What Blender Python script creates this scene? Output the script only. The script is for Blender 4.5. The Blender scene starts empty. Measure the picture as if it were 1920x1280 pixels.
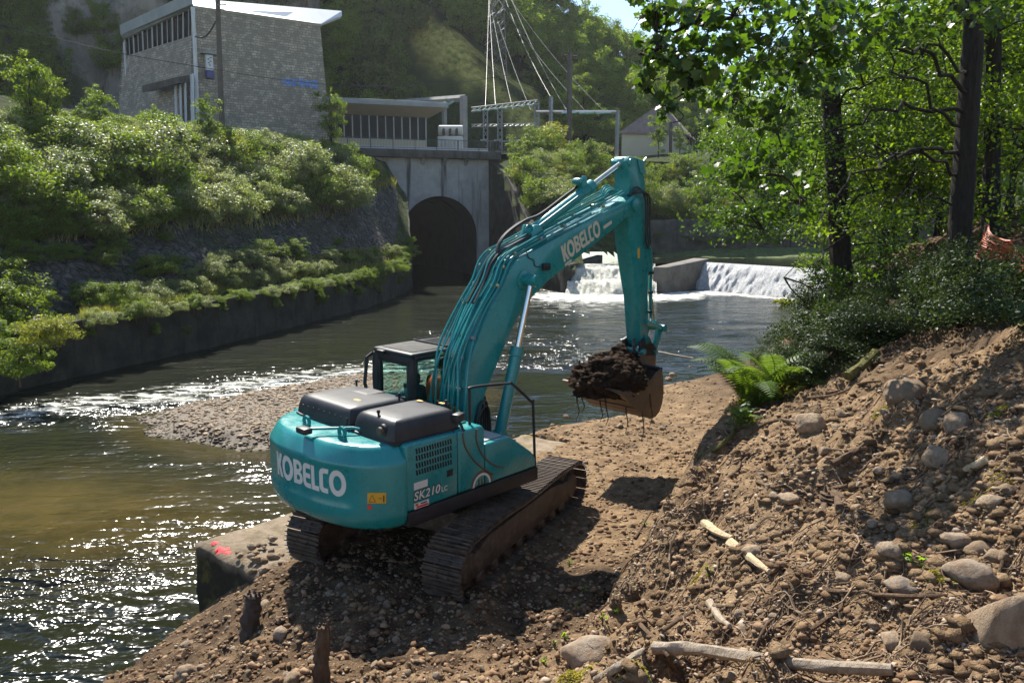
import bpy, bmesh, math, random
import numpy as np
from mathutils import Vector, Matrix
from mathutils.bvhtree import BVHTree

random.seed(7); rng = np.random.default_rng(11)
sc = bpy.context.scene
COL = sc.collection
R = math.radians

# ------------------------------------------------------------------ camera, sky, sun, exposure
FPX, PITCH, CAMH = 1490.0, 8.8, 5.11
cam_d = bpy.data.cameras.new('camera'); cam = bpy.data.objects.new('camera', cam_d); COL.objects.link(cam)
cam.location = (0, 0, CAMH); cam.rotation_euler = (R(90 - PITCH), 0, 0)
cam_d.sensor_width = 36; cam_d.lens = 36 * FPX / 1920; cam_d.clip_start = .1; cam_d.clip_end = 3000
sc.camera = cam
SUN_AZ, SUN_EL = R(-22), R(50)            # azimuth from +Y towards +X
SUN = Vector((math.sin(SUN_AZ) * math.cos(SUN_EL), math.cos(SUN_AZ) * math.cos(SUN_EL), math.sin(SUN_EL)))
w = bpy.data.worlds.new('World'); sc.world = w; w.use_nodes = True
nt = w.node_tree; bg = nt.nodes['Background']
sky = nt.nodes.new('ShaderNodeTexSky'); sky.sky_type = 'NISHITA'; sky.sun_disc = False
sky.sun_elevation = SUN_EL; sky.sun_rotation = SUN_AZ; sky.altitude = 300; sky.air_density = 1.0; sky.dust_density = .15; sky.ozone_density = 2.0
nt.links.new(sky.outputs[0], bg.inputs[0]); bg.inputs[1].default_value = .088
sl = bpy.data.lights.new('sun', 'SUN'); sl.energy = 4.6; sl.angle = R(.53); sl.color = (1, .95, .86)
so = bpy.data.objects.new('sun', sl); COL.objects.link(so); so.rotation_euler = (-SUN).to_track_quat('-Z', 'Y').to_euler(); so.location = SUN * 300
sc.view_settings.view_transform = 'Standard'; sc.view_settings.look = 'None'; sc.view_settings.exposure = 1.42; sc.view_settings.gamma = 1
sc.cycles.max_bounces = 7; sc.cycles.diffuse_bounces = 3; sc.cycles.glossy_bounces = 3; sc.cycles.transmission_bounces = 5; sc.cycles.transparent_max_bounces = 12
sc.cycles.sample_clamp_indirect = 4; sc.cycles.caustics_reflective = False; sc.cycles.caustics_refractive = False
sc.cycles.use_denoising = True

# ------------------------------------------------------------------ measuring: photo pixel -> point of the place
_c, _s = math.cos(R(PITCH)), math.sin(R(PITCH))
def ray(px, py):
    a, b = (px - 960) / FPX, (640 - py) / FPX
    return np.array([a, _c + b * _s, b * _c - _s])
def atz(px, py, z): r = ray(px, py); t = (z - CAMH) / r[2]; return (r[0] * t, r[1] * t, z)
def aty(px, py, Y): r = ray(px, py); t = Y / r[1]; return (r[0] * t, Y, CAMH + r[2] * t)
def hit(px, py, bvh):
    r = Vector(ray(px, py)).normalized()
    p, n, i, d = bvh.ray_cast(Vector((0, 0, CAMH)), r)
    return p

# ------------------------------------------------------------------ helpers
def mesh_np(name, V, F):
    V = np.asarray(V, np.float32); F = np.asarray(F, np.int32)
    me = bpy.data.meshes.new(name); k = F.shape[1]
    me.vertices.add(len(V)); me.vertices.foreach_set('co', V.ravel())
    me.loops.add(F.size); me.loops.foreach_set('vertex_index', F.ravel())
    me.polygons.add(len(F)); me.polygons.foreach_set('loop_start', np.arange(0, F.size, k, dtype=np.int32))
    me.polygons.foreach_set('loop_total', np.full(len(F), k, np.int32))
    me.update(calc_edges=True); me.validate(); return me
def put(name, me, mat=None, parent=None, smooth=False):
    o = bpy.data.objects.new(name, me); COL.objects.link(o)
    if mat is not None and not me.materials: me.materials.append(mat)
    if parent is not None: o.parent = parent
    if smooth: me.shade_smooth()
    return o
def tag(o, label=None, cat=None, group=None, kind=None):
    if label: o['label'] = label
    if cat: o['category'] = cat
    if group: o['group'] = group
    if kind: o['kind'] = kind
    return o
def empty(name, loc=(0, 0, 0), rot=(0, 0, 0)):
    o = bpy.data.objects.new(name, None); COL.objects.link(o); o.location = loc; o.rotation_euler = rot; o.empty_display_size = .3; return o
def copy_tree(o, parent=None):
    c = o.copy(); COL.objects.link(c); c.parent = parent
    for ch in list(o.children): copy_tree(ch, c)
    return c

class MB:
    """collects shapes for ONE mesh"""
    def __init__(s): s.v = []; s.f = []
    def add(s, V, F):
        b = len(s.v); s.v += [tuple(map(float, p)) for p in V]; s.f += [tuple(b + i for i in f) for f in F]; return s
    def box(s, c, d, rot=None):
        x, y, z = d[0] / 2, d[1] / 2, d[2] / 2
        V = [Vector(p) for p in ((-x,-y,-z),(x,-y,-z),(x,y,-z),(-x,y,-z),(-x,-y,z),(x,-y,z),(x,y,z),(-x,y,z))]
        if rot is not None: V = [rot @ p for p in V]
        V = [p + Vector(c) for p in V]
        return s.add(V, [(0,3,2,1),(4,5,6,7),(0,1,5,4),(1,2,6,5),(2,3,7,6),(3,0,4,7)])
    def bb(s, x0, x1, y0, y1, z0, z1): return s.box(((x0+x1)/2, (y0+y1)/2, (z0+z1)/2), (x1-x0, y1-y0, z1-z0))
    def tube(s, P, r, n=8, cap=True, jitter=0):
        P = [Vector(p) for p in P]; m = len(P); rr = r if hasattr(r, '__len__') else [r] * m
        V = []; up = None
        for i, p in enumerate(P):
            t = (P[min(i+1, m-1)] - P[max(i-1, 0)]).normalized()
            if up is None: up = Vector((0,0,1)) if abs(t.z) < .9 else Vector((1,0,0))
            a = t.cross(up).normalized(); b = a.cross(t).normalized(); up = b
            for k in range(n):
                th = 2 * math.pi * k / n; q = rr[i] * (1 + (random.uniform(-jitter, jitter) if jitter else 0))
                V.append(p + a * math.cos(th) * q + b * math.sin(th) * q)
        F = [(i*n+k, i*n+(k+1) % n, (i+1)*n+(k+1) % n, (i+1)*n+k) for i in range(m-1) for k in range(n)]
        if cap: F += [tuple(range(n-1, -1, -1)), tuple((m-1)*n+k for k in range(n))]
        return s.add(V, F)
    def prism(s, prof, y0, y1):
        """profile of (x, z) extruded from y0 to y1"""
        n = len(prof); V = [(x, y0, z) for x, z in prof] + [(x, y1, z) for x, z in prof]
        F = [tuple(range(n)), tuple(range(2*n-1, n-1, -1))] + [(i, i+n, (i+1) % n+n, (i+1) % n) for i in range(n)]
        return s.add(V, F)
    def prismz(s, prof, z0, z1, inset=0):
        n = len(prof); V = [(x, y, z0) for x, y in prof] + [(x, y, z1) for x, y in prof]
        return s.add(V, [tuple(range(n-1, -1, -1)), tuple(range(n, 2*n))] + [(i, (i+1) % n, (i+1) % n+n, i+n) for i in range(n)])
    def lathe(s, prof, c=(0,0,0), axis='z', n=20):
        V = []
        for r, h in prof:
            for k in range(n):
                a = 2*math.pi*k/n; p = (r*math.cos(a), r*math.sin(a), h)
                if axis == 'y': p = (p[0], h, p[1])
                if axis == 'x': p = (h, p[0], p[1])
                V.append((p[0]+c[0], p[1]+c[1], p[2]+c[2]))
        m = len(prof)
        F = [(i*n+k, i*n+(k+1) % n, (i+1)*n+(k+1) % n, (i+1)*n+k) for i in range(m-1) for k in range(n)] + [tuple(range(n-1,-1,-1)), tuple((m-1)*n+k for k in range(n))]
        return s.add(V, F)
    def build(s, name, mat, parent=None, bevel=0, seg=2, smooth=None, angle=35):
        me = bpy.data.meshes.new(name); me.from_pydata(s.v, [], s.f)
        bm = bmesh.new(); bm.from_mesh(me)
        bmesh.ops.recalc_face_normals(bm, faces=bm.faces)
        if bevel:
            es = [e for e in bm.edges if len(e.link_faces) == 2 and e.calc_face_angle(0) > R(angle)]
            bmesh.ops.bevel(bm, geom=es, offset=bevel, segments=seg, affect='EDGES', profile=.5, clamp_overlap=True)
        bm.to_mesh(me); bm.free()
        if smooth or (smooth is None and bevel):
            me.shade_smooth()
            try: me.set_sharp_from_angle(angle=R(30))
            except Exception: pass
        return put(name, me, mat, parent)
def tubeobj(name, P, r, mat, parent=None, n=8, jitter=0):
    o = MB().tube(P, r, n, True, jitter).build(name, mat, parent, smooth=True); return o
def catmull(P, k=6):
    P = [np.array(p, float) for p in P]; Q = [2*P[0]-P[1]] + P + [2*P[-1]-P[-2]]; out = []
    for i in range(1, len(Q)-2):
        for j in range(k):
            t = j/k; a, b, c, d = Q[i-1], Q[i], Q[i+1], Q[i+2]
            out.append(.5*((2*b)+(-a+c)*t+(2*a-5*b+4*c-d)*t*t+(-a+3*b-3*c+d)*t**3))
    out.append(P[-1]); return [tuple(p) for p in out]

# value noise for terrain
def vnoise(x, y, seed=0):
    xi = np.floor(x).astype(np.int64); yi = np.floor(y).astype(np.int64); fx = x-xi; fy = y-yi
    fx = fx*fx*(3-2*fx); fy = fy*fy*(3-2*fy)
    def h(a, b):
        n = (a*374761393 + b*668265263 + seed*974711) & 0x7fffffff
        n = ((n ^ (n >> 13))*1274126177) & 0x7fffffff
        return ((n ^ (n >> 16)) & 0xffff)/65535.0
    return (h(xi, yi)*(1-fx)+h(xi+1, yi)*fx)*(1-fy)+(h(xi, yi+1)*(1-fx)+h(xi+1, yi+1)*fx)*fy - .5
def fbm(x, y, sc_, octv=4, seed=0, gain=.5):
    r = 0; a = 1
    for i in range(octv): r = r + a*vnoise(x/sc_+31.7*i, y/sc_-17.3*i, seed+i); a *= gain; sc_ /= 2.03
    return r
class RBF:
    def __init__(s, pts, smooth=1e-3):
        P = np.array(pts, float); s.P = P[:, :2]; n = len(P)
        d = np.linalg.norm(s.P[:, None]-s.P[None], axis=2); K = d*d*np.log(d+1e-9)
        A = np.zeros((n+3, n+3)); A[:n, :n] = K+np.eye(n)*smooth; A[:n, n] = 1; A[:n, n+1:] = s.P; A[n, :n] = 1; A[n+1:, :n] = s.P.T
        b = np.zeros(n+3); b[:n] = P[:, 2]; s.w = np.linalg.solve(A, b)
    def __call__(s, x, y):
        x = np.asarray(x, float); y = np.asarray(y, float); sh = x.shape; X = np.stack([x.ravel(), y.ravel()], 1); n = len(s.P)
        out = s.w[n]+X@s.w[n+1:]
        for i in range(n):
            d2 = (X[:, 0]-s.P[i, 0])**2+(X[:, 1]-s.P[i, 1])**2; out = out+s.w[i]*.5*d2*np.log(d2+1e-18)
        return out.reshape(sh)
def gridmesh(name, xs, ys, Z, mask=None):
    nx, ny = len(xs), len(ys); X, Y = np.meshgrid(xs, ys); V = np.stack([X.ravel(), Y.ravel(), Z.ravel()], 1)
    i = np.arange(nx-1); j = np.arange(ny-1); I, J = np.meshgrid(i, j); a = (J*nx+I).ravel()
    F = np.stack([a, a+1, a+1+nx, a+nx], 1)
    if mask is not None:
        m = mask.ravel(); F = F[m[F].all(axis=1)]
        used = np.unique(F); re = np.full(len(V), -1); re[used] = np.arange(len(used)); V = V[used]; F = re[F]
    return mesh_np(name, V, F)
def bvh_of(me):
    n = len(me.vertices); co = np.empty(n*3, np.float32); me.vertices.foreach_get('co', co)
    return BVHTree.FromPolygons(co.reshape(-1, 3).tolist(), [tuple(p.vertices) for p in me.polygons])

# ------------------------------------------------------------------ materials
MAT = {}
class NT:
    def __init__(s, name):
        m = bpy.data.materials.new(name); m.use_nodes = True; s.m = m; s.t = m.node_tree; s.n = s.t.nodes; s.b = s.n['Principled BSDF']; s.out = s.n['Material Output']; MAT[name] = m
        tc = s.n.new('ShaderNodeTexCoord'); s.obj = tc.outputs['Object']
        g = s.n.new('ShaderNodeNewGeometry'); s.geo = g; s.pos = g.outputs['Position']
    def L(s, a, b): s.t.links.new(a, b)
    def noise(s, scale, detail=4, rough=.55, vec=None, dist=0):
        n = s.n.new('ShaderNodeTexNoise'); n.inputs['Scale'].default_value = scale; n.inputs['Detail'].default_value = detail; n.inputs['Roughness'].default_value = rough; n.inputs['Distortion'].default_value = dist
        s.L(vec or s.obj, n.inputs['Vector']); return n.outputs['Fac']
    def voro(s, scale, feature='F1', out='Distance', vec=None, rnd=1):
        n = s.n.new('ShaderNodeTexVoronoi'); n.feature = feature; n.inputs['Scale'].default_value = scale; n.inputs['Randomness'].default_value = rnd
        s.L(vec or s.obj, n.inputs['Vector']); return n.outputs[out]
    def mapv(s, scale=(1,1,1), vec=None, rot=(0,0,0), loc=(0,0,0)):
        n = s.n.new('ShaderNodeMapping'); n.inputs['Scale'].default_value = scale; n.inputs['Rotation'].default_value = rot; n.inputs['Location'].default_value = loc; s.L(vec or s.obj, n.inputs['Vector']); return n.outputs[0]
    def ramp(s, fac, stops):
        n = s.n.new('ShaderNodeValToRGB'); e = n.color_ramp.elements
        while len(e) < len(stops): e.new(.5)
        for q, (p, c) in zip(e, stops): q.position = p; q.color = (*c, 1) if hasattr(c, '__len__') else (c, c, c, 1)
        s.L(fac, n.inputs[0]); return n.outputs[0]
    def mix(s, f, a, b, mode='MIX'):
        n = s.n.new('ShaderNodeMix'); n.data_type = 'RGBA'; n.blend_type = mode
        for v, i in ((f, 0), (a, 6), (b, 7)):
            if hasattr(v, 'links') or hasattr(v, 'is_linked'): s.L(v, n.inputs[i])
            elif hasattr(v, '__len__'): n.inputs[i].default_value = (*v, 1)
            else: n.inputs[i].default_value = v
        return n.outputs[2]
    def math(s, op, a, b=None):
        n = s.n.new('ShaderNodeMath'); n.operation = op
        for v, i in ((a, 0), (b, 1)):
            if v is None: continue
            if hasattr(v, 'is_linked'): s.L(v, n.inputs[i])
            else: n.inputs[i].default_value = v
        return n.outputs[0]
    def bump(s, h, strength=.3, dist=.05, normal=None):
        n = s.n.new('ShaderNodeBump'); n.inputs['Strength'].default_value = strength; n.inputs['Distance'].default_value = dist; s.L(h, n.inputs['Height'])
        if normal: s.L(normal, n.inputs['Normal'])
        s.L(n.outputs[0], s.b.inputs['Normal']); return n.outputs[0]
    def set(s, col=None, rough=None, metal=None, spec=None):
        for v, k in ((col, 'Base Color'), (rough, 'Roughness'), (metal, 'Metallic'), (spec, 'Specular IOR Level')):
            if v is None: continue
            if hasattr(v, 'is_linked'): s.L(v, s.b.inputs[k])
            elif hasattr(v, '__len__'): s.b.inputs[k].default_value = (*v, 1)
            else: s.b.inputs[k].default_value = v
        return s
def lerpc(c, f): return tuple(min(1, q*f) for q in c)
def M_plain(name, col, rough=.6, metal=0, var=.25, scale=6, bump=.0, bs=30, spec=None, dirt=None, dirtamt=.5):
    s = NT(name); f = s.noise(scale, 5, .6); c = s.ramp(f, [(.3, lerpc(col, 1-var)), (.7, lerpc(col, 1+var))])
    if dirt:
        d = s.noise(scale*.6, 6, .7); c = s.mix(s.ramp(d, [(.5-.2*dirtamt+.1, 0), (.75, dirtamt)]), c, dirt)
    s.set(c, rough, metal, spec)
    if bump: s.bump(s.noise(bs, 5, .65), bump, .02)
    return s.m
def M_leaf(name, cols, trans=.5, gloss=.25, rough=.42, tcol=None):
    """leaves: colour differs from leaf to leaf, light shines through"""
    s = NT(name); rnd = s.geo.outputs['Random Per Island']; oi = s.n.new('ShaderNodeObjectInfo').outputs['Random']
    v = s.math('FRACT', s.math('ADD', s.math('MULTIPLY', rnd, .75), s.math('MULTIPLY', oi, .6)))
    n = len(cols); c = s.ramp(v, [(i/(n-1), q) for i, q in enumerate(cols)])
    s.set(c, rough, 0, .5*gloss/.25)
    t = s.n.new('ShaderNodeBsdfTranslucent')
    s.L(s.mix(1.0, c, tcol or (1.9, 1.75, .65), 'MULTIPLY'), t.inputs[0])
    mx = s.n.new('ShaderNodeMixShader'); mx.inputs[0].default_value = trans
    s.L(s.b.outputs[0], mx.inputs[1]); s.L(t.outputs[0], mx.inputs[2]); s.L(mx.outputs[0], s.out.inputs[0]); return s.m
# -------- material library
def mk_materials():
    # soil
    s = NT('soil'); P = s.pos
    big = s.noise(.55, 5, .6, P); mid = s.noise(3.5, 6, .65, P); fine = s.noise(26, 5, .7, P)
    c = s.ramp(mid, [(.28, (.062, .039, .021)), (.5, (.200, .128, .068)), (.72, (.355, .248, .143))])
    damp_shade = s.n.new('ShaderNodeAttribute'); damp_shade.attribute_name = 'damp_shade'
    dm = s.math('MULTIPLY', damp_shade.outputs['Fac'], s.ramp(s.noise(1.8, 5, .6, P), [(.3, .4), (.6, 1.0)]))
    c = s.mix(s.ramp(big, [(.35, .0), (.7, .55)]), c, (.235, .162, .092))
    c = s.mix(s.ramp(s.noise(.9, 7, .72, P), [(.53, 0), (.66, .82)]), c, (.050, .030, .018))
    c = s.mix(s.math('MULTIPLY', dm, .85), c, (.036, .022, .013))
    c = s.mix(s.ramp(fine, [(.45, 0), (.75, .5)]), c, (.085, .052, .03))
    peb = s.voro(38, 'F1', 'Distance', P); pc = s.voro(38, 'F1', 'Color', P)
    sep = s.n.new('ShaderNodeSeparateColor'); s.L(pc, sep.inputs[0])
    pm = s.math('MULTIPLY', s.ramp(peb, [(.25, 1), (.34, 0)]), s.ramp(sep.outputs[0], [(.72, 0), (.76, .8)]))
    c = s.mix(pm, c, (.27, .20, .135))
    h = s.math('ADD', s.math('MULTIPLY', s.noise(9, 6, .7, P), 1.0), s.math('ADD', s.math('MULTIPLY', fine, .45), s.math('MULTIPLY', pm, .35)))
    s.set(c, .95, 0, .15); s.bump(h, .9, .07)
    # concrete kinds
    for nm, a, b, bs in (('concrete', (0.222, 0.2109, 0.1887), (0.3108, 0.296, 0.2664), .25), ('concrete_dark', (0.0407, 0.03848, 0.03404), (0.111, 0.1021, 0.0888), .5), ('concrete_pale', (.20,.196,.183), (.27,.264,.25), .12), ('wall_mossy_shaded', (.020,.021,.015), (.085,.077,.058), 1.0)):  # last kind: mossy wall, with its shade also darkened into the colour
        s = NT(nm); P = s.pos; n1 = s.noise(.9, 6, .65, P); st = s.noise(1.2, 5, .7, s.mapv((1.6, 1.6, .18), P))
        c = s.ramp(n1, [(.3, a), (.7, b)]); c = s.mix(s.ramp(st, [(.52, 0), (.72, .75)]), c, lerpc(a, .35)); s.set(c, .9, 0, .2); s.bump(s.noise(14, 6, .7, P), bs, .05)
    # quay: dry top, dark algae on the sides (its own growth, low down)
    s = NT('quay_concrete'); P = s.pos; sp = s.n.new('ShaderNodeSeparateXYZ'); s.L(P, sp.inputs[0])
    nn = s.noise(3, 6, .65, P); c = s.ramp(nn, [(.3, (0.124, 0.0961, 0.0682)), (.7, (0.248, 0.2046, 0.155))])
    zz = s.math('ADD', sp.outputs[2], s.math('MULTIPLY', s.math('SUBTRACT', s.noise(2.2, 5, .7, P), .5), .35))
    c = s.mix(s.ramp(s.math('ADD', zz, 1.0), [(.70, 1), (.86, 0)]), c, (.032, .030, .021))
    c = s.mix(1.0, c, (1.55,1.5,1.4), 'MULTIPLY'); c = s.mix(s.ramp(s.noise(2.6, 6, .75, P), [(.54, 0), (.66, .6)]), c, (.085,.06,.037)); c = s.mix(s.ramp(s.noise(1.7, 6, .72, s.mapv((1,1,1), P, (0,0,0), (7,3,0))), [(.56, 0), (.64, .8)]), c, (.16,.135,.035))
    s.set(c, .95, 0, .15); s.bump(s.noise(9, 7, .78, P), 1.0, .10)
    # portal concrete: pale, with dark run-off streaks
    s = NT('portal_concrete'); P = s.pos; c = s.ramp(s.noise(.8, 6, .65, P), [(.3, (0.2448, 0.2376, 0.216)), (.7, (0.3744, 0.36, 0.3312))])
    st = s.noise(.55, 4, .7, s.mapv((1.3, 1.3, .10), P)); c = s.mix(s.ramp(st, [(.55, 0), (.66, .9)]), c, (0.036, 0.03456, 0.0324))
    c = s.mix(s.ramp(s.noise(.35, 4, .6, P), [(.5, 0), (.8, .4)]), c, (0.1296, 0.1224, 0.1116)); s.set(c, .9, 0, .2); s.bump(s.noise(6, 5, .7, P), .3, .05)
    # squared rubble masonry
    s = NT('stone_masonry'); tcv = s.n.new('ShaderNodeUVMap').outputs[0]
    br = s.n.new('ShaderNodeTexBrick'); br.inputs['Scale'].default_value = 1; br.inputs['Brick Width'].default_value = .44; br.inputs['Row Height'].default_value = .22; br.inputs['Mortar Size'].default_value = .02; br.inputs['Mortar Smooth'].default_value = .3
    br.offset = .37; br.squash = .62; br.squash_frequency = 3
    br.inputs['Color1'].default_value = (.29,.25,.195,1); br.inputs['Color2'].default_value = (.47,.42,.335,1); br.inputs['Mortar'].default_value = (.115,.108,.095,1)
    jn = s.n.new('ShaderNodeTexNoise'); jn.inputs['Scale'].default_value = .9; s.L(tcv, jn.inputs['Vector']); jm = s.n.new('ShaderNodeVectorMath'); jm.operation = 'SCALE'; jm.inputs[3].default_value = .22; s.L(jn.outputs['Color'], jm.inputs[0]); ja = s.n.new('ShaderNodeVectorMath'); s.L(tcv, ja.inputs[0]); s.L(jm.outputs[0], ja.inputs[1]); s.L(ja.outputs[0], br.inputs['Vector'])
    vv = s.voro(1.9, 'F1', 'Color', s.mapv((1, 1.6, 1), tcv)); sepv = s.n.new('ShaderNodeSeparateColor'); s.L(vv, sepv.inputs[0])
    c = s.mix(s.ramp(sepv.outputs[0], [(.25, .75), (.75, 0)]), br.outputs['Color'], (.19,.178,.148)); c = s.mix(s.ramp(s.noise(.25, 4, .6, tcv), [(.4, 0), (.7, .3)]), c, (.17,.16,.14))
    s.set(c, .9, 0, .2); s.bump(s.math('ADD', s.math('MULTIPLY', br.outputs['Fac'], -1.0), s.math('MULTIPLY', s.noise(9, 4, .7, tcv), .4)), .8, .05)
    # pitched stone revetment
    s = NT('revetment_stone'); P = s.pos; e = s.voro(2.5, 'DISTANCE_TO_EDGE', 'Distance', P); cc = s.voro(2.5, 'F1', 'Color', P); sv = s.n.new('ShaderNodeSeparateColor'); s.L(cc, sv.inputs[0])
    c = s.ramp(sv.outputs[0], [(.1, (.055,.051,.047)), (.9, (.135,.122,.11))]); c = s.mix(s.ramp(e, [(.01, .8), (.06, 0)]), c, (.028,.028,.022))
    c = s.mix(s.ramp(s.noise(.35, 5, .65, P), [(.46, 0), (.62, .8)]), c, (.035,.045,.02))
    s.set(c, .9, 0, .2); s.bump(s.math('ADD', s.ramp(e, [(0, 0), (.22, 1)]), s.math('MULTIPLY', sv.outputs[1], .6)), 1, .16)
    # earth with herbs, hill floor
    s = NT('bank_earth'); P = s.pos; c = s.ramp(s.noise(1.1, 6, .7, P), [(.3, (.020,.032,.010)), (.5, (.045,.06,.02)), (.7, (.10,.11,.04))]); s.set(c, 1, 0, .1); s.bump(s.noise(2.5, 6, .75, P), 1, .4)
    s = NT('hill_floor'); P = s.pos; at = s.n.new('ShaderNodeAttribute'); at.attribute_name = 'grass'
    c = s.ramp(s.noise(.12, 7, .75, P), [(.3, (.010,.018,.006)), (.55, (.028,.045,.013)), (.75, (.05,.075,.02))])
    g = s.ramp(s.noise(.9, 8, .8, P), [(.36, (.08,.09,.02)), (.5, (.30,.27,.07)), (.66, (.50,.44,.13))]); c = s.mix(at.outputs['Fac'], c, g); s.set(c, 1, 0, .1); s.bump(s.noise(.8, 6, .75, P), 1, .8)
    s = NT('cliff_rock'); P = s.pos; c = s.ramp(s.noise(.16, 8, .68, s.mapv((1,1,.45), P)), [(.3, (.09,.085,.075)), (.5, (.22,.205,.18)), (.72, (.38,.355,.31))])
    c = s.mix(s.ramp(s.noise(.10, 6, .7, P), [(.52, 0), (.62, .85)]), c, (.035,.05,.018)); s.set(c, .95, 0, .15); s.bump(s.noise(.5, 8, .72, s.mapv((1,1,.5), P)), 1, 1.0)
    # stones and wood
    s = NT('cobble'); r = s.n.new('ShaderNodeObjectInfo').outputs['Random']; f = s.noise(5, 6, .65); f2 = s.noise(40, 4, .7)
    c = s.ramp(r, [(0, (0.17, 0.1232, 0.08075)), (.4, (0.289, 0.2125, 0.1402)), (.75, (0.357, 0.2762, 0.1913)), (1, (0.2465, 0.204, 0.1615))]); c = s.mix(s.ramp(s.noise(2.2, 6, .7), [(.42, 0), (.6, .75)]), c, (0.2295, 0.153, 0.0935)); c = s.mix(s.ramp(f, [(.45, 0), (.7, .5)]), c, (0.1445, 0.0935, 0.05525)); c = s.mix(s.ramp(f2, [(.5, 0), (.8, .4)]), c, (0.425, 0.34, 0.2465)); s.set(c, .92, 0, .15); s.bump(s.math('ADD', f, s.math('MULTIPLY', f2, .3)), .6, .06)
    s = NT('pebbles'); r = s.geo.outputs['Random Per Island']; c = s.ramp(r, [(0, (0.119, 0.08075, 0.051)), (.35, (0.2125, 0.1487, 0.0935)), (.7, (0.323, 0.238, 0.1615)), (1, (0.391, 0.323, 0.2465))]); c = s.mix(s.ramp(s.noise(12, 4, .7, s.pos), [(.35, 0), (.7, .6)]), c, (0.17, 0.1105, 0.06375)); s.set(c, .9, 0, .2)
    s = NT('clods'); r = s.geo.outputs['Random Per Island']; c = s.ramp(r, [(0, (0.085, 0.051, 0.0289)), (.5, (0.187, 0.1148, 0.0646)), (1, (0.306, 0.1997, 0.119))]); s.set(c, 1, 0, .1); s.bump(s.noise(40, 5, .7, s.pos), .7, .02)
    s = NT('bar_gravel'); r = s.geo.outputs['Random Per Island']; sp = s.n.new('ShaderNodeSeparateXYZ'); s.L(s.pos, sp.inputs[0]); c = s.ramp(r, [(0, (0.068, 0.0578, 0.0408)), (.4, (0.1632, 0.136, 0.102)), (.8, (0.2448, 0.2108, 0.1632)), (1, (0.3128, 0.2856, 0.238))])
    c = s.mix(s.ramp(s.math('ADD', sp.outputs[2], 1.35), [(.06, 1), (.20, 0)]), c, (0.0238, 0.02312, 0.01224)); c = s.mix(1.0, c, (1.1,.88,.66), 'MULTIPLY'); s.set(c, .75, 0, .3)
    for nm, a, b in (('root_bark', (0.0612, 0.03744, 0.02304), (0.18, 0.1188, 0.072)), ('dry_log', (0.2448, 0.1872, 0.1296), (0.4464, 0.3744, 0.288)), ('bare_wood', (0.396, 0.288, 0.1584), (0.576, 0.4752, 0.3168)), ('trunk_bark', (0.01152, 0.00936, 0.0072), (0.036, 0.03024, 0.02304)), ('mossy_bark', (0.0504, 0.0468, 0.0144), (0.1728, 0.1584, 0.0504))):
        s = NT(nm); st = s.noise(7, 6, .7, s.mapv((3, 3, .6))); c = s.ramp(st, [(.3, a), (.7, b)]); s.set(c, .9, 0, .2); s.bump(s.noise(9, 7, .75, s.mapv((3,3,.7))), .9, .04)
    # excavator
    s = NT('teal_paint'); f = s.noise(2.2, 5, .6, s.pos); c = s.ramp(f, [(.3, (.008,.178,.174)), (.7, (.012,.220,.214))])
    d = s.noise(5, 7, .75, s.pos); c = s.mix(s.ramp(d, [(.55, 0), (.9, .16)]), c, (.20,.21,.17)); s.set(c, s.ramp(d, [(.4, .24), (.8, .5)])); s.b.inputs['Coat Weight'].default_value = .25; s.b.inputs['Coat Roughness'].default_value = .12
    s.bump(s.noise(1.1, 2, .5, s.pos), .05, .03)
    M_plain('white_print', (.60,.58,.53), .5, 0, .06); M_plain('boom_print', (.50,.45,.33), .55, 0, .12, 20); M_plain('grey_print', (.62,.57,.50), .5, 0, .1); M_plain('dark_print', (.02,.02,.02), .5, 0, .1)
    M_plain('yellow_print', (.62,.32,.02), .5, 0, .06); M_plain('red_print', (.62,.04,.03), .5, 0, .1); M_plain('brown_print', (.10,.065,.04), .5, 0, .1)
    s = NT('black_plastic'); c = s.ramp(s.noise(3, 6, .7, s.pos), [(.35, (.014,.014,.016)), (.75, (.042,.040,.038))]); s.set(c, .46, 0, .35); s.bump(s.noise(160, 2, .6, s.pos), .12, .004)
    M_plain('black_steel', (.018,.018,.020), .5, 0, .3, 8, spec=.3); M_plain('rubber', (.018,.018,.018), .6, 0, .2)
    s = NT('roof_panel'); c = s.ramp(s.noise(4, 6, .7, s.pos), [(.35, (.060,.057,.052)), (.75, (.11,.104,.094))]); s.set(c, .8, 0, .15)
    M_plain('void', (.004,.004,.004), .9, 0, .1)
    M_plain('chrome', (.70,.66,.60), .16, 1, .08, 4); M_plain('brass', (.55,.42,.18), .35, 1, .2)
    s = NT('track_steel'); n1 = s.noise(7, 7, .72, s.pos); c = s.ramp(n1, [(.32, (.038,.028,.021)), (.55, (.095,.065,.045)), (.75, (.20,.135,.085))]); s.set(c, s.ramp(n1, [(.3, .38), (.6, .75)]), s.ramp(n1, [(.35, .5), (.55, 0)])); s.bump(s.noise(40, 5, .7, s.pos), .5, .015)
    s = NT('bucket_steel'); n1 = s.noise(5, 7, .7, s.pos); c = s.ramp(n1, [(.3, (0.0715, 0.04675, 0.03025)), (.7, (0.1485, 0.1018, 0.066))]); s.set(c, .6, .15); s.bump(s.noise(35, 5, .7, s.pos), .25, .01)
    s = NT('bucket_soil'); c = s.ramp(s.noise(6, 7, .75, s.pos), [(.3, (0.022, 0.0132, 0.00825)), (.55, (0.055, 0.0341, 0.0209)), (.78, (0.121, 0.077, 0.04675))]); s.set(c, 1, 0, .1); s.bump(s.noise(18, 7, .8, s.pos), 1, .06)
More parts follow.
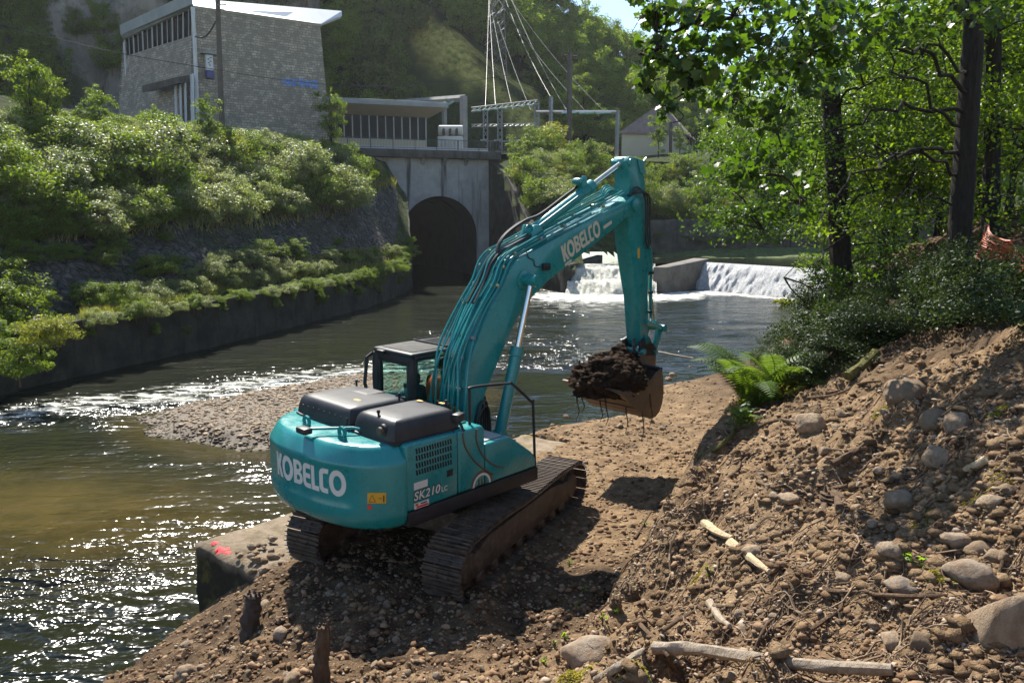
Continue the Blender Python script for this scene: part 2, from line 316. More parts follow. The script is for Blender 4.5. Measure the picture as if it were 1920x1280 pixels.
    s = NT('hatch_glass'); g = s.n.new('ShaderNodeBsdfTransparent'); g.inputs[0].default_value = (.75,.80,.80,1); mx = s.n.new('ShaderNodeMixShader'); mx.inputs[0].default_value = .25; gl = s.n.new('ShaderNodeBsdfGlossy'); gl.inputs['Roughness'].default_value = .25; gl.inputs['Color'].default_value = (.5,.5,.5,1); s.L(g.outputs[0], mx.inputs[1]); s.L(gl.outputs[0], mx.inputs[2]); s.L(mx.outputs[0], s.out.inputs[0])
    s = NT('cab_glass'); g = s.n.new('ShaderNodeBsdfTransparent'); g.inputs[0].default_value = (.80,.93,.91,1); mx = s.n.new('ShaderNodeMixShader'); mx.inputs[0].default_value = .07
    gl = s.n.new('ShaderNodeBsdfGlossy'); gl.inputs['Roughness'].default_value = .02; s.L(g.outputs[0], mx.inputs[1]); s.L(gl.outputs[0], mx.inputs[2]); s.L(mx.outputs[0], s.out.inputs[0])
    s = NT('window_glass'); s.set((.010,.012,.013), .12, 0, .07); s.bump(s.noise(.6, 2, .5, s.pos), .05, .1)
    M_plain('vest_orange', (1.0,.13,.015), .8, 0, .15, 12, .3); M_plain('olive_cloth', (.075,.075,.045), .9, 0, .25, 12, .3); M_plain('skin', (.42,.25,.17), .55, 0, .1); M_plain('dark_hair', (.015,.012,.01), .6, 0, .2); M_plain('dark_cloth', (.02,.022,.028), .9, 0, .2)
    # buildings
    M_plain('white_paint', (.50,.52,.54), .55, 0, .06, 1.2); M_plain('pale_grey_paint', (.45,.46,.46), .5, 0, .1, 2); M_plain('fascia_grey', (.23,.25,.245), .7, 0, .15, .8); M_plain('soffit_buff', (.42,.36,.27), .8, 0, .08, .8)
    M_plain('render_buff', (.46,.41,.30), .9, 0, .06, .5); M_plain('slate', (.19,.13,.105), .75, 0, .2, 1.5, .4, 4); M_plain('blue_letters', (.02,.22,.75), .5, 0, .08); M_plain('sign_violet', (.05,.05,.16), .5, 0, .2)
    M_plain('galvanised', (.24,.245,.245), .5, .4, .15, 2); M_plain('rail_dark', (.055,.055,.058), .6, 0, .2, 3); M_plain('weathered_pole', (.085,.070,.055), .9, 0, .25, 3); M_plain('lattice_steel', (.11,.105,.10), .6, .3, .2, 2); M_plain('wire', (.30,.30,.29), .45, .6, .1); M_plain('wire_dark', (.03,.03,.03), .6, 0, .1); M_plain('glass_green', (.28,.48,.42), .25, 0, .1)
    M_plain('transformer_grey', (.50,.49,.45), .6, 0, .1, 2); M_plain('orange_net', (.42,.075,.012), .6, 0, .2, 9); M_plain('spray_red', (.75,.03,.04), .8, 0, .25, 12)
    # plants
    M_leaf('leaf_bramble', [(.075,.112,.034), (.130,.175,.062), (.215,.25,.12), (.10,.14,.044)], .5, .25, .45, (1.7, 1.6, .8))
    M_leaf('leaf_bush', [(.045,.080,.014), (.085,.135,.022), (.13,.185,.032), (.06,.10,.016)], .5, .15, .5, (2.0, 1.9, .5))
    M_leaf('leaf_gold', [(.10,.13,.02), (.15,.18,.03), (.20,.21,.035)], .5, .2)
    M_leaf('leaf_hill_lit', [(.080,.130,.018), (.12,.175,.026), (.165,.22,.04), (.09,.14,.02)], .5, .08, .65, (1.9, 1.9, .6))
    M_leaf('leaf_hill_shaded', [(.048,.080,.018), (.074,.115,.025), (.105,.148,.032)], .38, .06, .65)  # darker copy of the hillside leaves, slope shade put into the colour
    M_leaf('leaf_maple', [(.018,.042,.007), (.030,.064,.010), (.047,.093,.013), (.025,.052,.008)], .5, .25, .42, (2.3, 2.2, .55))
    M_leaf('leaf_wood', [(.042,.078,.010), (.070,.122,.013), (.10,.162,.018)], .55, .2, .42, (2.2, 2.0, .5))
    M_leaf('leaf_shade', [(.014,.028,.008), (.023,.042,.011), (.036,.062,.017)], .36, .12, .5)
    M_leaf('fern_leaf', [(.050,.095,.016), (.075,.13,.022), (.105,.165,.03)], .5, .2)
    M_leaf('weed_leaf', [(.10,.22,.02), (.14,.28,.03), (.20,.30,.05)], .5, .2); M_leaf('moss', [(.22,.20,.03), (.30,.27,.05), (.16,.15,.03)], .3, .05, .9)
    M_leaf('dry_grass', [(.16,.17,.055), (.25,.245,.09), (.12,.15,.04)], .4, .1, .6)
    # water
    s = NT('river_water'); P = s.pos; at = s.n.new('ShaderNodeAttribute'); at.attribute_name = 'chop'; sh = s.n.new('ShaderNodeAttribute'); sh.attribute_name = 'shoal'; fo = s.n.new('ShaderNodeAttribute'); fo.attribute_name = 'foam_glitter'
    mv = s.mapv((1, 1, 1), P, (0, 0, R(20))); mvs = s.mapv((.55, 1.35, 1), P, (0, 0, R(-18)))
    w1 = s.noise(.9, 1.0, .5, mvs, .5); w2 = s.noise(2.4, 1.0, .5, mvs, .4); w3 = s.noise(6.0, 1.0, .5, mv, .3)
    hh = s.math('ADD', s.math('MULTIPLY', w1, .30), s.math('ADD', s.math('MULTIPLY', w2, .22), s.math('MULTIPLY', w3, .075)))
    hh = s.math('MULTIPLY', hh, s.math('ADD', .06, s.math('MULTIPLY', at.outputs['Fac'], 1.0)))
    base = s.mix(sh.outputs['Fac'], (.007,.009,.004), s.ramp(s.noise(1.2, 5, .6, P), [(.3, (.040,.030,.008)), (.7, (.085,.060,.017))]))
    fm = s.math('MULTIPLY', fo.outputs['Fac'], s.ramp(s.noise(1.5, 6, .72, s.mapv((.6, 1.5, 1), P)), [(.38, .0), (.62, 1.0)]))
    fm = s.ramp(fm, [(.22, 0), (.60, 1)]); c = s.mix(fm, base, (.74,.74,.66)); s.set(c, s.mix(fm, (.17,.17,.17), (.8,.8,.8)), 0, .5); s.b.inputs['IOR'].default_value = 1.33; s.bump(hh, 1.0, 1.0)
    s = NT('white_water'); P = s.pos; f = s.noise(2.4, 7, .75, s.mapv((1.6, 1.6, .5), P)); c = s.ramp(f, [(.30, (.30,.29,.21)), (.50, (.60,.58,.48)), (.7, (.74,.73,.66))]); s.set(c, .7, 0, .3); s.b.inputs['Subsurface Weight'].default_value = 0; s.bump(f, 1, .25)
    s = NT('weir_water'); P = s.pos; f = s.noise(3.2, 7, .75, s.mapv((2.4, 2.4, .32), P)); c = s.ramp(f, [(.30, (.22,.22,.225)), (.52, (.50,.50,.505)), (.7, (.68,.68,.68))]); s.set(c, .6, 0, .3); s.bump(f, 1, .18)
    s = NT('pool_water'); P = s.pos; s.set((.012,.013,.006), .06, 0, .5); s.b.inputs['IOR'].default_value = 1.33; s.bump(s.noise(1.6, 4, .6, s.mapv((.5, 1.5, 1), P)), .25, .08)
mk_materials()
# ================================================================== SETTING
ZW = -1.3; ZP = 1.05          # river level, pool level above the weir
# ---- near bank: worked bench, cut face and spoil mound
EDGE = [(-5.05, 12.0), (-4.0, 13.6), (.13, 19.4), (7.3, 28.9), (12.3, 36.6), (15.5, 43), (19.7, 50.3), (25, 58)]
cp = []
for px, py, z in [(480,1180,-.12),(700,1200,.08),(600,1270,.22),(850,1250,.45),(1000,1200,.42),(350,1240,-.62),(250,1270,-.98),(420,1170,-.55),(470,1110,-.2),
                  (1130,1085,.15),(1185,1000,.1),(1260,885,.08),(1345,797,.0),(1190,1110,.95),(1280,965,1.35),(1335,885,1.65),(1385,800,1.65),(1410,752,1.65),
                  (1100,1270,1.9),(1150,1200,1.35),(1300,1150,1.9),(1300,1270,2.3),(1600,1270,2.5),(1900,1270,2.7),(1500,1100,2.3),(1500,950,2.2),(1500,850,2.2),(1500,752,2.0),
                  (1700,1000,2.7),(1700,850,2.85),(1700,720,2.95),(1700,655,2.9),(1900,1000,3.0),(1900,850,3.25),(1900,720,3.5),(1900,655,3.7),(1600,620,2.4)]:
    cp.append(atz(px, py, z))
cp += [(-3.2,11.4,-.02),(-2,13.5,0),(-.5,12,0),(0,16,0),(2,16.5,0),(3,20,0),(5,22.5,-.05),(4.5,24.3,-.12),(7,27.2,-.25),(-.6,10,.05),(.9,11.9,.05),(-1.5,16.3,-.05),(.5,19,-.12),(2,18.5,0),(-3.4,13.4,-.1),(6.3,24,0),(7.5,26,.1),
       (-7.5,10,-2.3),(-6.4,12.4,-2.5),(-7,8,-2.1),(-5.3,14.8,-2.6),(-2.3,18.6,-2.6),(-.6,21.3,-2.4),(2.6,24.6,-2.3),(6.3,30.2,-2.3),(9.6,33.4,-2.3),(11.6,37.5,-2.4),(14,44,-2.4),(18,52,-2.4),(23,60,-2.4),(-6,4,-1.6),(-4.2,6.2,-.6),
       (8.6,29.3,-.3),(13.2,36.2,-.2),(16.6,42,-.3),(20.6,49.3,-.2),(26,56,.4),(6.8,20.6,.5),(9.8,26,.45),(12,31,.3),(16.5,38,1.6),(22,46,1.8),(28,52,2.6),
       (9,16,4.05),(13.3,22,4.7),(11,27,2.6),(16,30,4.2),(22,40,4.5),(18,20,5.3),(25,30,6),(35,45,6.5),(45,60,7),(45,20,8),
       (0,2.2,3.0),(3,1,3.4),(-2,4,1.9),(-3,7.2,.35),(6,3,3.7),(8,6,4.2),(10,9,4.5),(14,13,5.2),(20,8,6.5),(1.2,13.6,.1),(2.4,14.4,.1),(2.45,12.9,.35),(3.3,14.6,.25),(3.85,16.6,.05),(4.6,18.2,0)]
GR = RBF(cp, 2e-3)
def axis(a, b, fine0, fine1, h, growth=1.06):
    t = list(np.arange(fine0, fine1+1e-6, h)); s_ = h; x = fine0
    while x > a: s_ *= growth; x -= s_; t.insert(0, x)
    s_ = h; x = t[-1]
    while x < b: s_ *= growth; x += s_; t.append(x)
    return np.array(t)
gx = axis(-9, 48, -6.2, 7.5, .055, 1.05); gy = axis(-3, 64, 3.0, 20.5, .055, 1.045)
X, Y = np.meshgrid(gx, gy)
def seg_d(X, Y, P):
    """signed distance to polyline, + on its right-hand side (inland)"""
    best = np.full(X.shape, 1e9); sg = np.zeros(X.shape)
    for (ax, ay), (bx, by) in zip(P[:-1], P[1:]):
        dx, dy = bx-ax, by-ay; t = np.clip(((X-ax)*dx+(Y-ay)*dy)/(dx*dx+dy*dy), 0, 1); d = np.hypot(X-ax-t*dx, Y-ay-t*dy)
        cr = (X-ax)*dy-(Y-ay)*dx; m = d < best-1e-9; best = np.where(m, d, best); sg = np.where(m, np.sign(cr), sg)
    return best*sg
def smooth(a, b, t): t = np.clip((t-a)/(b-a), 0, 1); return t*t*(3-2*t)
Z0 = GR(X, Y)
cutz = smooth(7.2, 8.6, Y)*smooth(19.5, 17.5, Y)*smooth(6.6, 5.4, X)*smooth(-.5, .6, X); tz = np.clip(Z0/1.55, 0, 1); Z0 = np.where((Z0 > 0) & (Z0 < 1.55), Z0*(1-cutz)+1.55*smooth(.22, .80, tz)*cutz, Z0)
dE = seg_d(X, Y, EDGE)
mound = smooth(.25, 1.0, Z0)
bench = (1-smooth(.1, .5, np.abs(Z0)))*(Y > 9)
Z = Z0 + fbm(X, Y, 2.2, 3, 3)*.30*(.25+mound) + fbm(X, Y, .55, 4, 9, .6)*(.05+.19*mound) - np.abs(fbm(X, Y, 1.1, 4, 21, .6))*.30*mound
Z += np.maximum(0, fbm(X, Y, .22, 3, 33, .6)-.05)*(.05+.12*(mound > .3))
front = smooth(11.4, 9.8, Y)*smooth(2.2, 1.2, X)*smooth(-7, -5.4, X); Z += front*(fbm(X, Y, .5, 4, 55, .62)*.20+np.maximum(0, fbm(X, Y, .2, 3, 57, .6))*.12)
# track marks pressed into the bench ahead of the machine
tdx, tdy = math.sin(R(40)), math.cos(R(40)); u = (X-1.6)*tdx+(Y-14.6)*tdy; v = (X-1.6)*tdy-(Y-14.6)*tdx
onmark = smooth(1.2, 2.6, u)*(1-smooth(9, 11, u))*((np.abs(v-.25) < .42)*1.0)
Z -= onmark*(.075*(np.sin(u*2*math.pi/.21) > .2)+.02)
qA = np.array(atz(364, 1014, -.06)[:2]); qu = np.array(atz(543, 955, -.06)[:2])-qA; qu = qu/np.linalg.norm(qu)
qa = (X-qA[0])*qu[0]+(Y-qA[1])*qu[1]; qb = (X-qA[0])*qu[1]-(Y-qA[1])*qu[0]
inq = smooth(-.02, .10, qa)*smooth(9.0, 8.0, qa); lim = np.where(qb < 1.25+fbm(X, Y, .6, 3, 44)*.5, -.4, 9.0); Z = np.where((inq > .5) & (qb > -3) & (qb < 2.2), np.minimum(Z, np.where(qb < .02, -2.2, lim)), Z)
fr = (qa <= .1) & (qa > -1.6) & (qb > -.6) & (qb < 1.7); Z = np.where(fr, np.minimum(Z, np.interp(qb, [-.6,0,.5,1.1,1.7], [-1.8,-1.35,-.95,-.45,.3])+np.maximum(0, -qa-.35)*.5*smooth(-.2, .8, qb)), Z)
me = gridmesh('ground', gx, gy, Z)
damp_shade_v = np.clip(smooth(.6, -1.2, Z0)*.0 + smooth(12.0, 10.4, Y)*smooth(.75, .35, Z0)*1.5 + smooth(1.2, .1, np.abs(dE))*.35*(Y > 12) + smooth(14, 20, Y)*smooth(6, 8, X)*.8 + smooth(4.5, 6.5, X)*smooth(9, 12, Y)*.8
                + smooth(.35, .75, Z0)*smooth(1.45, .95, Z0)*.55*(Y > 8)*(X < 6) + (Y < 13)*(X < 1.0)*(Z0 < .6)*.45, 0, 1)  # moist soil; in front of the machine also its cast shadow, painted darker
a = me.attributes.new('damp_shade', 'FLOAT', 'POINT'); a.data.foreach_set('value', damp_shade_v.ravel().astype(np.float32))
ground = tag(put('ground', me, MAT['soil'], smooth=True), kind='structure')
GB = bvh_of(me)
def gz(x, y):
    p = GB.ray_cast(Vector((x, y, 40)), Vector((0, 0, -1)))[0]; return p.z if p else 0.0
def gph(px, py): return hit(px, py, GB)
def gp(px, py): return hit(px, py, GB) or Vector(atz(px, py, .0))

# ---- river bed plate under everything, reaching far out
bed = MB(); bed.add([(-175,-65,-2.7),(285,-65,-2.7),(285,445,-2.7),(-175,445,-2.7)], [(0,1,2,3)]); tag(bed.build('river_bed', MAT['bank_earth']), kind='structure')
# ---- river
TOE = [(-24,8), (-21.3,18), (-18.8,28.6), (-17.8,32.1), (-16.3,36.2), (-13.8,44.4), (-10.6,57), (-9.4,68), (-9.5,75), (-10.6,82), (-11.8,87.2)]
rx = axis(-26, 42, -14, 4, .16, 1.04); ry = axis(-4, 112, 7, 32, .16, 1.03); RX, RY = np.meshgrid(rx, ry)
BAR = [(-12.0,25.0), (-10.6,22.9), (-8.0,21.5), (-5.4,21.6), (-2.5,24), (-1.2,28.5), (-2.5,31.5), (-4.6,32.2), (-6.3,31.9), (-9.4,29.0), (-11.4,26.6)]
def poly_d(X, Y, P):
    Q = P+[P[0]]; d = np.abs(seg_d(X, Y, Q)); ins = np.zeros(X.shape, bool)
    for (ax, ay), (bx, by) in zip(Q[:-1], Q[1:]):
        c = ((ay > Y) != (by > Y)) & (X < (bx-ax)*(Y-ay)/(by-ay+1e-12)+ax); ins ^= c
    return np.where(ins, d, -d)
dB = poly_d(RX, RY, BAR)
riff = smooth(-4.2, -.5, dB)*smooth(-9, -4, RX*-1)*0 + np.exp(-((seg_d(RX, RY, [(-26,20),(-16,26.2),(-9,31.2),(-3,35),(4,37)]))/2.1)**2)
near = smooth(15, 9, RY)*smooth(-12, -7, RX)
mid_ = np.exp(-((seg_d(RX, RY, [(-9,13.5),(-6,15.5),(-3,18)]))/1.8)**2)
rap = smooth(30, 45, RY)*smooth(-9, 3, RX)*.55
lowleft = smooth(22, 17, RY)*smooth(1.5, 3.6, np.hypot((RX+12.2)/1.5, RY-17.4))*.62
chop = np.clip(.12+riff*2.1+lowleft+near*.25+mid_*.35+rap*1.2+smooth(-.2, -1.2, dB)*smooth(-2.6, -1.2, dB)*.4, 0, 2.3)
shoal = np.clip(np.exp(-((RX+12.6)**2/30+(RY-17.4)**2/6))*.75+np.exp(-((RX+8)**2/10+(RY-15.5)**2/5))*.45+smooth(-1.6, -.1, dB)*.5, 0, 1)*(1-riff*.8)
chop = chop*np.clip(.75+fbm(RX*.7, RY*1.4, 3.2, 3, 61)*1.3, .3, 1.5)
foam_glitter = np.clip(riff*smooth(2, -6, RX)*.62+np.exp(-((seg_d(RX, RY, [(4.5,66.5),(8,65.5),(12.5,66.5)]))/3.6)**2)*1.35+np.exp(-((seg_d(RX, RY, [(12,67.5),(17,70),(24,62)]))/1.6)**2)*.95+np.exp(-((RX-5)**2/50+(RY-58)**2/60))*.42, 0, 1.2)  # foam at chute and weir; along the riffle, sun glitter painted white
RZ_ = np.full(RX.shape, ZW)+(fbm(RX*.6, RY*1.3, 1.6, 3, 5)*.10+fbm(RX, RY, .6, 2, 8)*.03)*np.clip(chop, .1, 1.2)
me = gridmesh('river', rx, ry, RZ_)
for nm, arr in (('chop', chop), ('shoal', shoal), ('foam_glitter', foam_glitter)):
    a = me.attributes.new(nm, 'FLOAT', 'POINT'); a.data.foreach_set('value', arr.ravel().astype(np.float32))
tag(put('river', me, MAT['river_water'], smooth=True), kind='structure')
# ---- gravel bar
bx = np.arange(-13, -.2, .11); by = np.arange(20.5, 33.5, .11); BX, BY = np.meshgrid(bx, by); bd = poly_d(BX, BY, BAR)+fbm(BX, BY, 1.2, 3, 4)*.5
BZ = ZW-.25+.25*smooth(-.6, 0, bd)+.30*smooth(0, 1.2, bd)+fbm(BX, BY, .35, 3, 2)*.08
me = gridmesh('gravel_bar', bx, by, BZ, bd > -1.0); M_plain('bar_sand', (.125,.10,.072), .9, 0, .35, 9, .6, 30)
tag(put('gravel_bar', me, MAT['bar_sand'], smooth=True), kind='structure'); BARB = bvh_of(me)

def pebble_field(name, pts, sizes, mat, flat=.6, parent=None, seed=1):
    """many small stones in one mesh (8 corners squashed spheres)"""
    g = np.random.default_rng(seed); base = []
    for k in range(6): base.append((math.cos(k*math.pi/3), math.sin(k*math.pi/3), 0))
    base = np.array(base+[(.5,.1,.75),(-.3,.45,.8),(-.3,-.45,.75),(0,0,-.8)]); n = len(pts); P = np.asarray(pts)
    F0 = [(0,1,6),(1,7,6),(1,2,7),(2,3,7),(3,8,7),(3,4,8),(4,5,8),(5,6,8),(5,0,6),(6,7,8),(1,0,9),(2,1,9),(3,2,9),(4,3,9),(5,4,9),(0,5,9)]
    F0 = np.array(F0); B = base[None]*(1+g.uniform(-.28, .28, (n, 10, 3)))
    S = np.stack([sizes*g.uniform(.8, 1.35, n), sizes*g.uniform(.6, 1.0, n), sizes*flat*g.uniform(.6, 1.1, n)], 1); B = B*S[:, None]
    th = g.uniform(0, 6.283, n); c, s_ = np.cos(th)[:, None], np.sin(th)[:, None]; x, y = B[..., 0]*c-B[..., 1]*s_, B[..., 0]*s_+B[..., 1]*c
    tl = g.uniform(-.4, .4, n)[:, None]; z = B[..., 2]+x*tl; V = np.stack([x, y, z], 2)+P[:, None]
    F = (F0[None]+(np.arange(n)*10)[:, None, None]).reshape(-1, 3); me = mesh_np(name, V.reshape(-1, 3), F); return put(name, me, mat, parent)
q = []
for _ in range(16000):
    x, y = random.uniform(-12.8, -.6), random.uniform(20.8, 33)
    p = BARB.ray_cast(Vector((x, y, 5)), Vector((0, 0, -1)))[0]
    if p and p.z > ZW-.06: q.append(tuple(p))
o = pebble_field('bar_gravel', np.array(q), rng.gamma(2.2, .014, len(q))+.018, MAT['bar_gravel'], .55, None, 3); tag(o, 'river gravel covering the low bar in midstream', 'gravel', kind='stuff')

# ---- quay wall under the machine (concrete, broken end)
def grid_box(name, A, u, L, W, z0, z1, mat, amp=.05, h=.12, seed=0, parent=None):
    """weathered block: closed box surface, subdivided and roughened"""
    bm = bmesh.new(); n = Vector((u[1], -u[0], 0)); uu = Vector((u[0], u[1], 0))
    bmesh.ops.create_cube(bm, size=1)
    for v in bm.verts: v.co = Vector((v.co.x+.5, v.co.y+.5, v.co.z+.5))
    nx, ny, nz = max(1, int(L/h)), max(1, int(W/h)), max(1, int((z1-z0)/h))
    for cnt, ax in ((nx, 0), (ny, 1), (nz, 2)):
        for k in range(1, cnt):
            co = Vector((0, 0, 0)); co[ax] = k/cnt; no = Vector((0, 0, 0)); no[ax] = 1
            bmesh.ops.bisect_plane(bm, geom=bm.verts[:]+bm.edges[:]+bm.faces[:], plane_co=co, plane_no=no)
    for v in bm.verts:
        p = Vector((A[0], A[1], z0))+uu*(v.co.x*L)+n*(v.co.y*W)+Vector((0, 0, v.co.z*(z1-z0)))
        e = max(abs(v.co.x-.5)*L-(L/2-.1), 0)*1.0+max(abs(v.co.y-.5)*W-(W/2-.1), 0)
        nn = np.array([p.x+p.z*.7]), np.array([p.y-p.z*.9]); d = float(fbm(*nn, .5, 4, seed)[0])
        c = Vector((A[0], A[1], p.z))+uu*L/2+n*W/2; dirv = (p-c); dirv.z = 0
        p += dirv.normalized()*d*amp*1.6 + Vector((0, 0, 1))*float(fbm(nn[0]+9, nn[1], .35, 3, seed+5)[0])*amp
        if v.co.z > .99 and e > .05: p.z -= .06+abs(d)*.08
        v.co = p
    me = bpy.data.meshes.new(name); bm.to_mesh(me); bm.free(); return put(name, me, mat, parent, True)
quay = grid_box('quay_wall', tuple(qA), qu, 8.6, 1.9, -2.5, -.06, MAT['quay_concrete'], .05, .14, 3)
tag(quay, 'broken mossy concrete quay wall with red spray marks beside the river', 'wall')
def splat(name, cx, cy, pts, mat, parent, z=-.045):
    m = MB(); m.add([(cx, cy, z)]+[(cx+a, cy+b, z) for a, b in pts], [(0, i+1, (i+1) % len(pts)+1) for i in range(len(pts))]); return m.build(name, mat, parent)
QB = bvh_of(quay.data)
for (px, py, r0) in ((403, 1017, .06), (414, 1029, .12), (426, 1036, .07)):
    c = hit(px, py, QB) or Vector(atz(px, py, -.06)); N = 34; V = []; F = []
    rr = [r0*random.uniform(.5, 1.25) for _ in range(N)]
    for ring in range(6):
        for k in range(N):
            a_ = 2*math.pi*k/N; f = (ring+.4)/5.4; x_, y_ = c.x+math.cos(a_)*rr[k]*f*1.1, c.y+math.sin(a_)*rr[k]*f*.75
            p = QB.ray_cast(Vector((x_, y_, 5)), Vector((0, 0, -1)))[0]; V.append((x_, y_, p.z+.004) if p and p.z > c.z-.09 else (c.x+(V[-1][0]-c.x)*.6, c.y+(V[-1][1]-c.y)*.6, c.z+.004) if V else (c.x, c.y, c.z+.004))
    F = [(r_*N+k, r_*N+(k+1) % N, (r_+1)*N+(k+1) % N, (r_+1)*N+k) for r_ in range(5) for k in range(N)]+[tuple(range(N))]
    MB().add(V, F).build('paint_mark', MAT['spray_red'], quay)

# ---- left bank: retaining wall, berm, stone revetment, planted slope, terrace
PROF = [  # (station Y of toe, rim x shift, [(d, z)...])
    (8,  [(0,.9),(.5,.92),(2.4,1.1),(4.2,2.8),(6.2,4.7),(10,7.6),(14,10.2),(18,11.9),(23,12.3),(60,12.4)]),
    (57, [(0,.95),(.5,.97),(2.0,1.2),(4.0,3.4),(6.2,5.4),(9,7.8),(12,10.2),(15,11.9),(19,12.3),(60,12.4)]),
    (68, [(0,1.0),(.5,1.02),(1.4,1.3),(3.4,4.0),(5.2,6.4),(7,8.4),(9,10.4),(11,11.9),(14,12.3),(60,12.4)]),
    (75, [(0,3.2),(.5,3.4),(1.2,4.0),(2.6,5.8),(4,7.4),(5.6,9.0),(7.2,10.6),(9,11.9),(12,12.3),(60,12.4)]),
    (82, [(0,7.0),(.5,7.2),(1,7.8),(2,9.0),(3,10),(4,11),(5.2,11.8),(7,12.2),(10,12.3),(60,12.4)]),
    (87.2, [(2.2,11.6),(2.6,11.7),(3.0,11.8),(3.4,12),(4,12.1),(4.6,12.2),(5.4,12.3),(7,12.3),(10,12.35),(60,12.4)])]
def toe_at(Y):
    ys = [p[1] for p in TOE]; return float(np.interp(Y, ys, [p[0] for p in TOE]))
stations = list(np.arange(8, 87.3, .9)); V = []; cols = []
FINE = 6
for Ys in stations:
    i = max(j for j in range(len(PROF)) if PROF[j][0] <= Ys+1e-6); j = min(i+1, len(PROF)-1)
    t = 0 if i == j else (Ys-PROF[i][0])/(PROF[j][0]-PROF[i][0]); t = max(0, min(1, t))
    pr = [((1-t)*a[0]+t*b[0], (1-t)*a[1]+t*b[1]) for a, b in zip(PROF[i][1], PROF[j][1])]
    row = []
    for k in range(len(pr)-1):
        for m in range(FINE): f = m/FINE; row.append(((1-f)*pr[k][0]+f*pr[k+1][0], (1-f)*pr[k][1]+f*pr[k+1][1]))
    row.append(pr[-1]); xt = toe_at(Ys); tx = toe_at(min(87.2, Ys+1))-toe_at(max(8, Ys-1)); nn = Vector((-2, tx*1.0, 0)).normalized()
    cols.append(len(row))
    for d, z in row: V.append((xt+nn.x*d, Ys+nn.y*d*(.6 if Ys > 70 else 1), z))
V = np.array(V); nc = cols[0]; ns = len(stations)
dd = np.tile(np.arange(nc), ns); rough = np.where((dd > 2), 1.0, 0.0)
V[:, 2] += fbm(V[:, 0]*1.0, V[:, 1], 3.0, 4, 12)*.5*rough*np.where(dd < 25, .35, 1.0)*np.where(dd > nc-8, 0, 1)
F = np.array([(s_*nc+k, s_*nc+k+1, (s_+1)*nc+k+1, (s_+1)*nc+k) for s_ in range(ns-1) for k in range(nc-1)])
me = mesh_np('left_bank', V, F); me.materials.append(MAT['bank_earth']); me.materials.append(MAT['revetment_stone'])
kk = np.tile(np.arange(nc-1), ns-1); mi = ((kk >= 2*FINE) & (kk < 4*FINE+3)).astype(np.int32); me.polygons.foreach_set('material_index', mi)
leftbank = tag(put('left_bank', me, smooth=True), kind='structure'); LB = bvh_of(me)
# the retaining wall itself: thick, battered, follows the toe and rises into the wing wall
rim = [(Vector(V[s_*nc]), Vector(V[s_*nc+2])) for s_ in range(ns)]; m = MB(); WV = []; N = 9
for s_, (a, b) in enumerate(rim):
    xt, Ys = toe_at(stations[s_]), stations[s_]
    for k in range(N):
        f = k/(N-1); z = -2.6*(1-f)+(a.z+.05)*f; fo_ = max(0, (z+1.3)/(a.z+1.35)) ; jit = float(fbm(np.array([Ys]), np.array([z*1.4]), .9, 4, 6)[0])*.24
        WV.append((xt*(1-fo_)+a.x*fo_+jit+(.12*(1-f)), Ys*(1-fo_)+a.y*fo_, z))
    WV.append((b.x, b.y, a.z+.05)); WV.append((b.x, b.y, a.z-1.2))
N2 = N+2; m.add(WV, [(s_*N2+k, s_*N2+k+1, (s_+1)*N2+k+1, (s_+1)*N2+k) for s_ in range(ns-1) for k in range(N2-1)])
rw = m.build('retaining_wall', MAT['wall_mossy_shaded'], smooth=True); RIMP = [r_[0].copy() for r_ in rim]; tag(rw, 'long dark mossy retaining wall along the far bank curving up to the tunnel', 'wall')

# ---- far bank right of the tunnel: wing wall, slope, terrace, rising ground
RIM = [(-2.7,90.3,11.5),(-.6,86.2,9.4),(.8,81.3,6.4),(2.0,76.4,3.9),(3.3,72.5,1.9),(4.6,69.2,.95)]
fb = [(x+.3, y+.6, z) for x, y, z in RIM]+[(-2,94,12.3),(2,92,11.6),(4,86,9),(5,80,6.0),(6.5,76,3.2),(8,84,5.6),(10,88,7.0),(12,90,6.4),(16,91,5.4),(20,92.3,5.4),(32,93.3,5.4),(48,96,5.6),(70,100,6),(10,104,12.5),(4,100,12.4),(-2,110,12.4),(20,100,9.8),(24,108,13),(30,112,14.2),(40,116,14.8),(34,103,11),(50,112,12),(62,120,14),(80,130,15),(20,120,14),(0,125,12.6),(40,135,17),(9,80.2,2.0),(13,85.6,2.4)]
FB = RBF(fb, 1e-2)
WL = [(-2.7,90.3),(-.6,86.2),(.8,81.3),(2.0,76.4),(3.3,72.5),(4.6,69.2),(5.6,70.6),(9.0,79.5),(13,84.8),(16,88.5),(32,90),(50,93),(90,100)]
fx = np.arange(-3.2, 92, .8); fy = np.arange(68, 150, .8); FX, FY = np.meshgrid(fx, fy)
def side_of(X, Y, P): return -seg_d(X, Y, P)
sd = side_of(FX, FY, WL); FZ = FB(FX, FY)+fbm(FX, FY, 3, 4, 17)*.5; me = gridmesh('far_bank', fx, fy, FZ, (sd > -.6) & (FY > 60)); tag(put('far_bank', me, MAT['bank_earth'], smooth=True), kind='structure'); FBB = bvh_of(me)
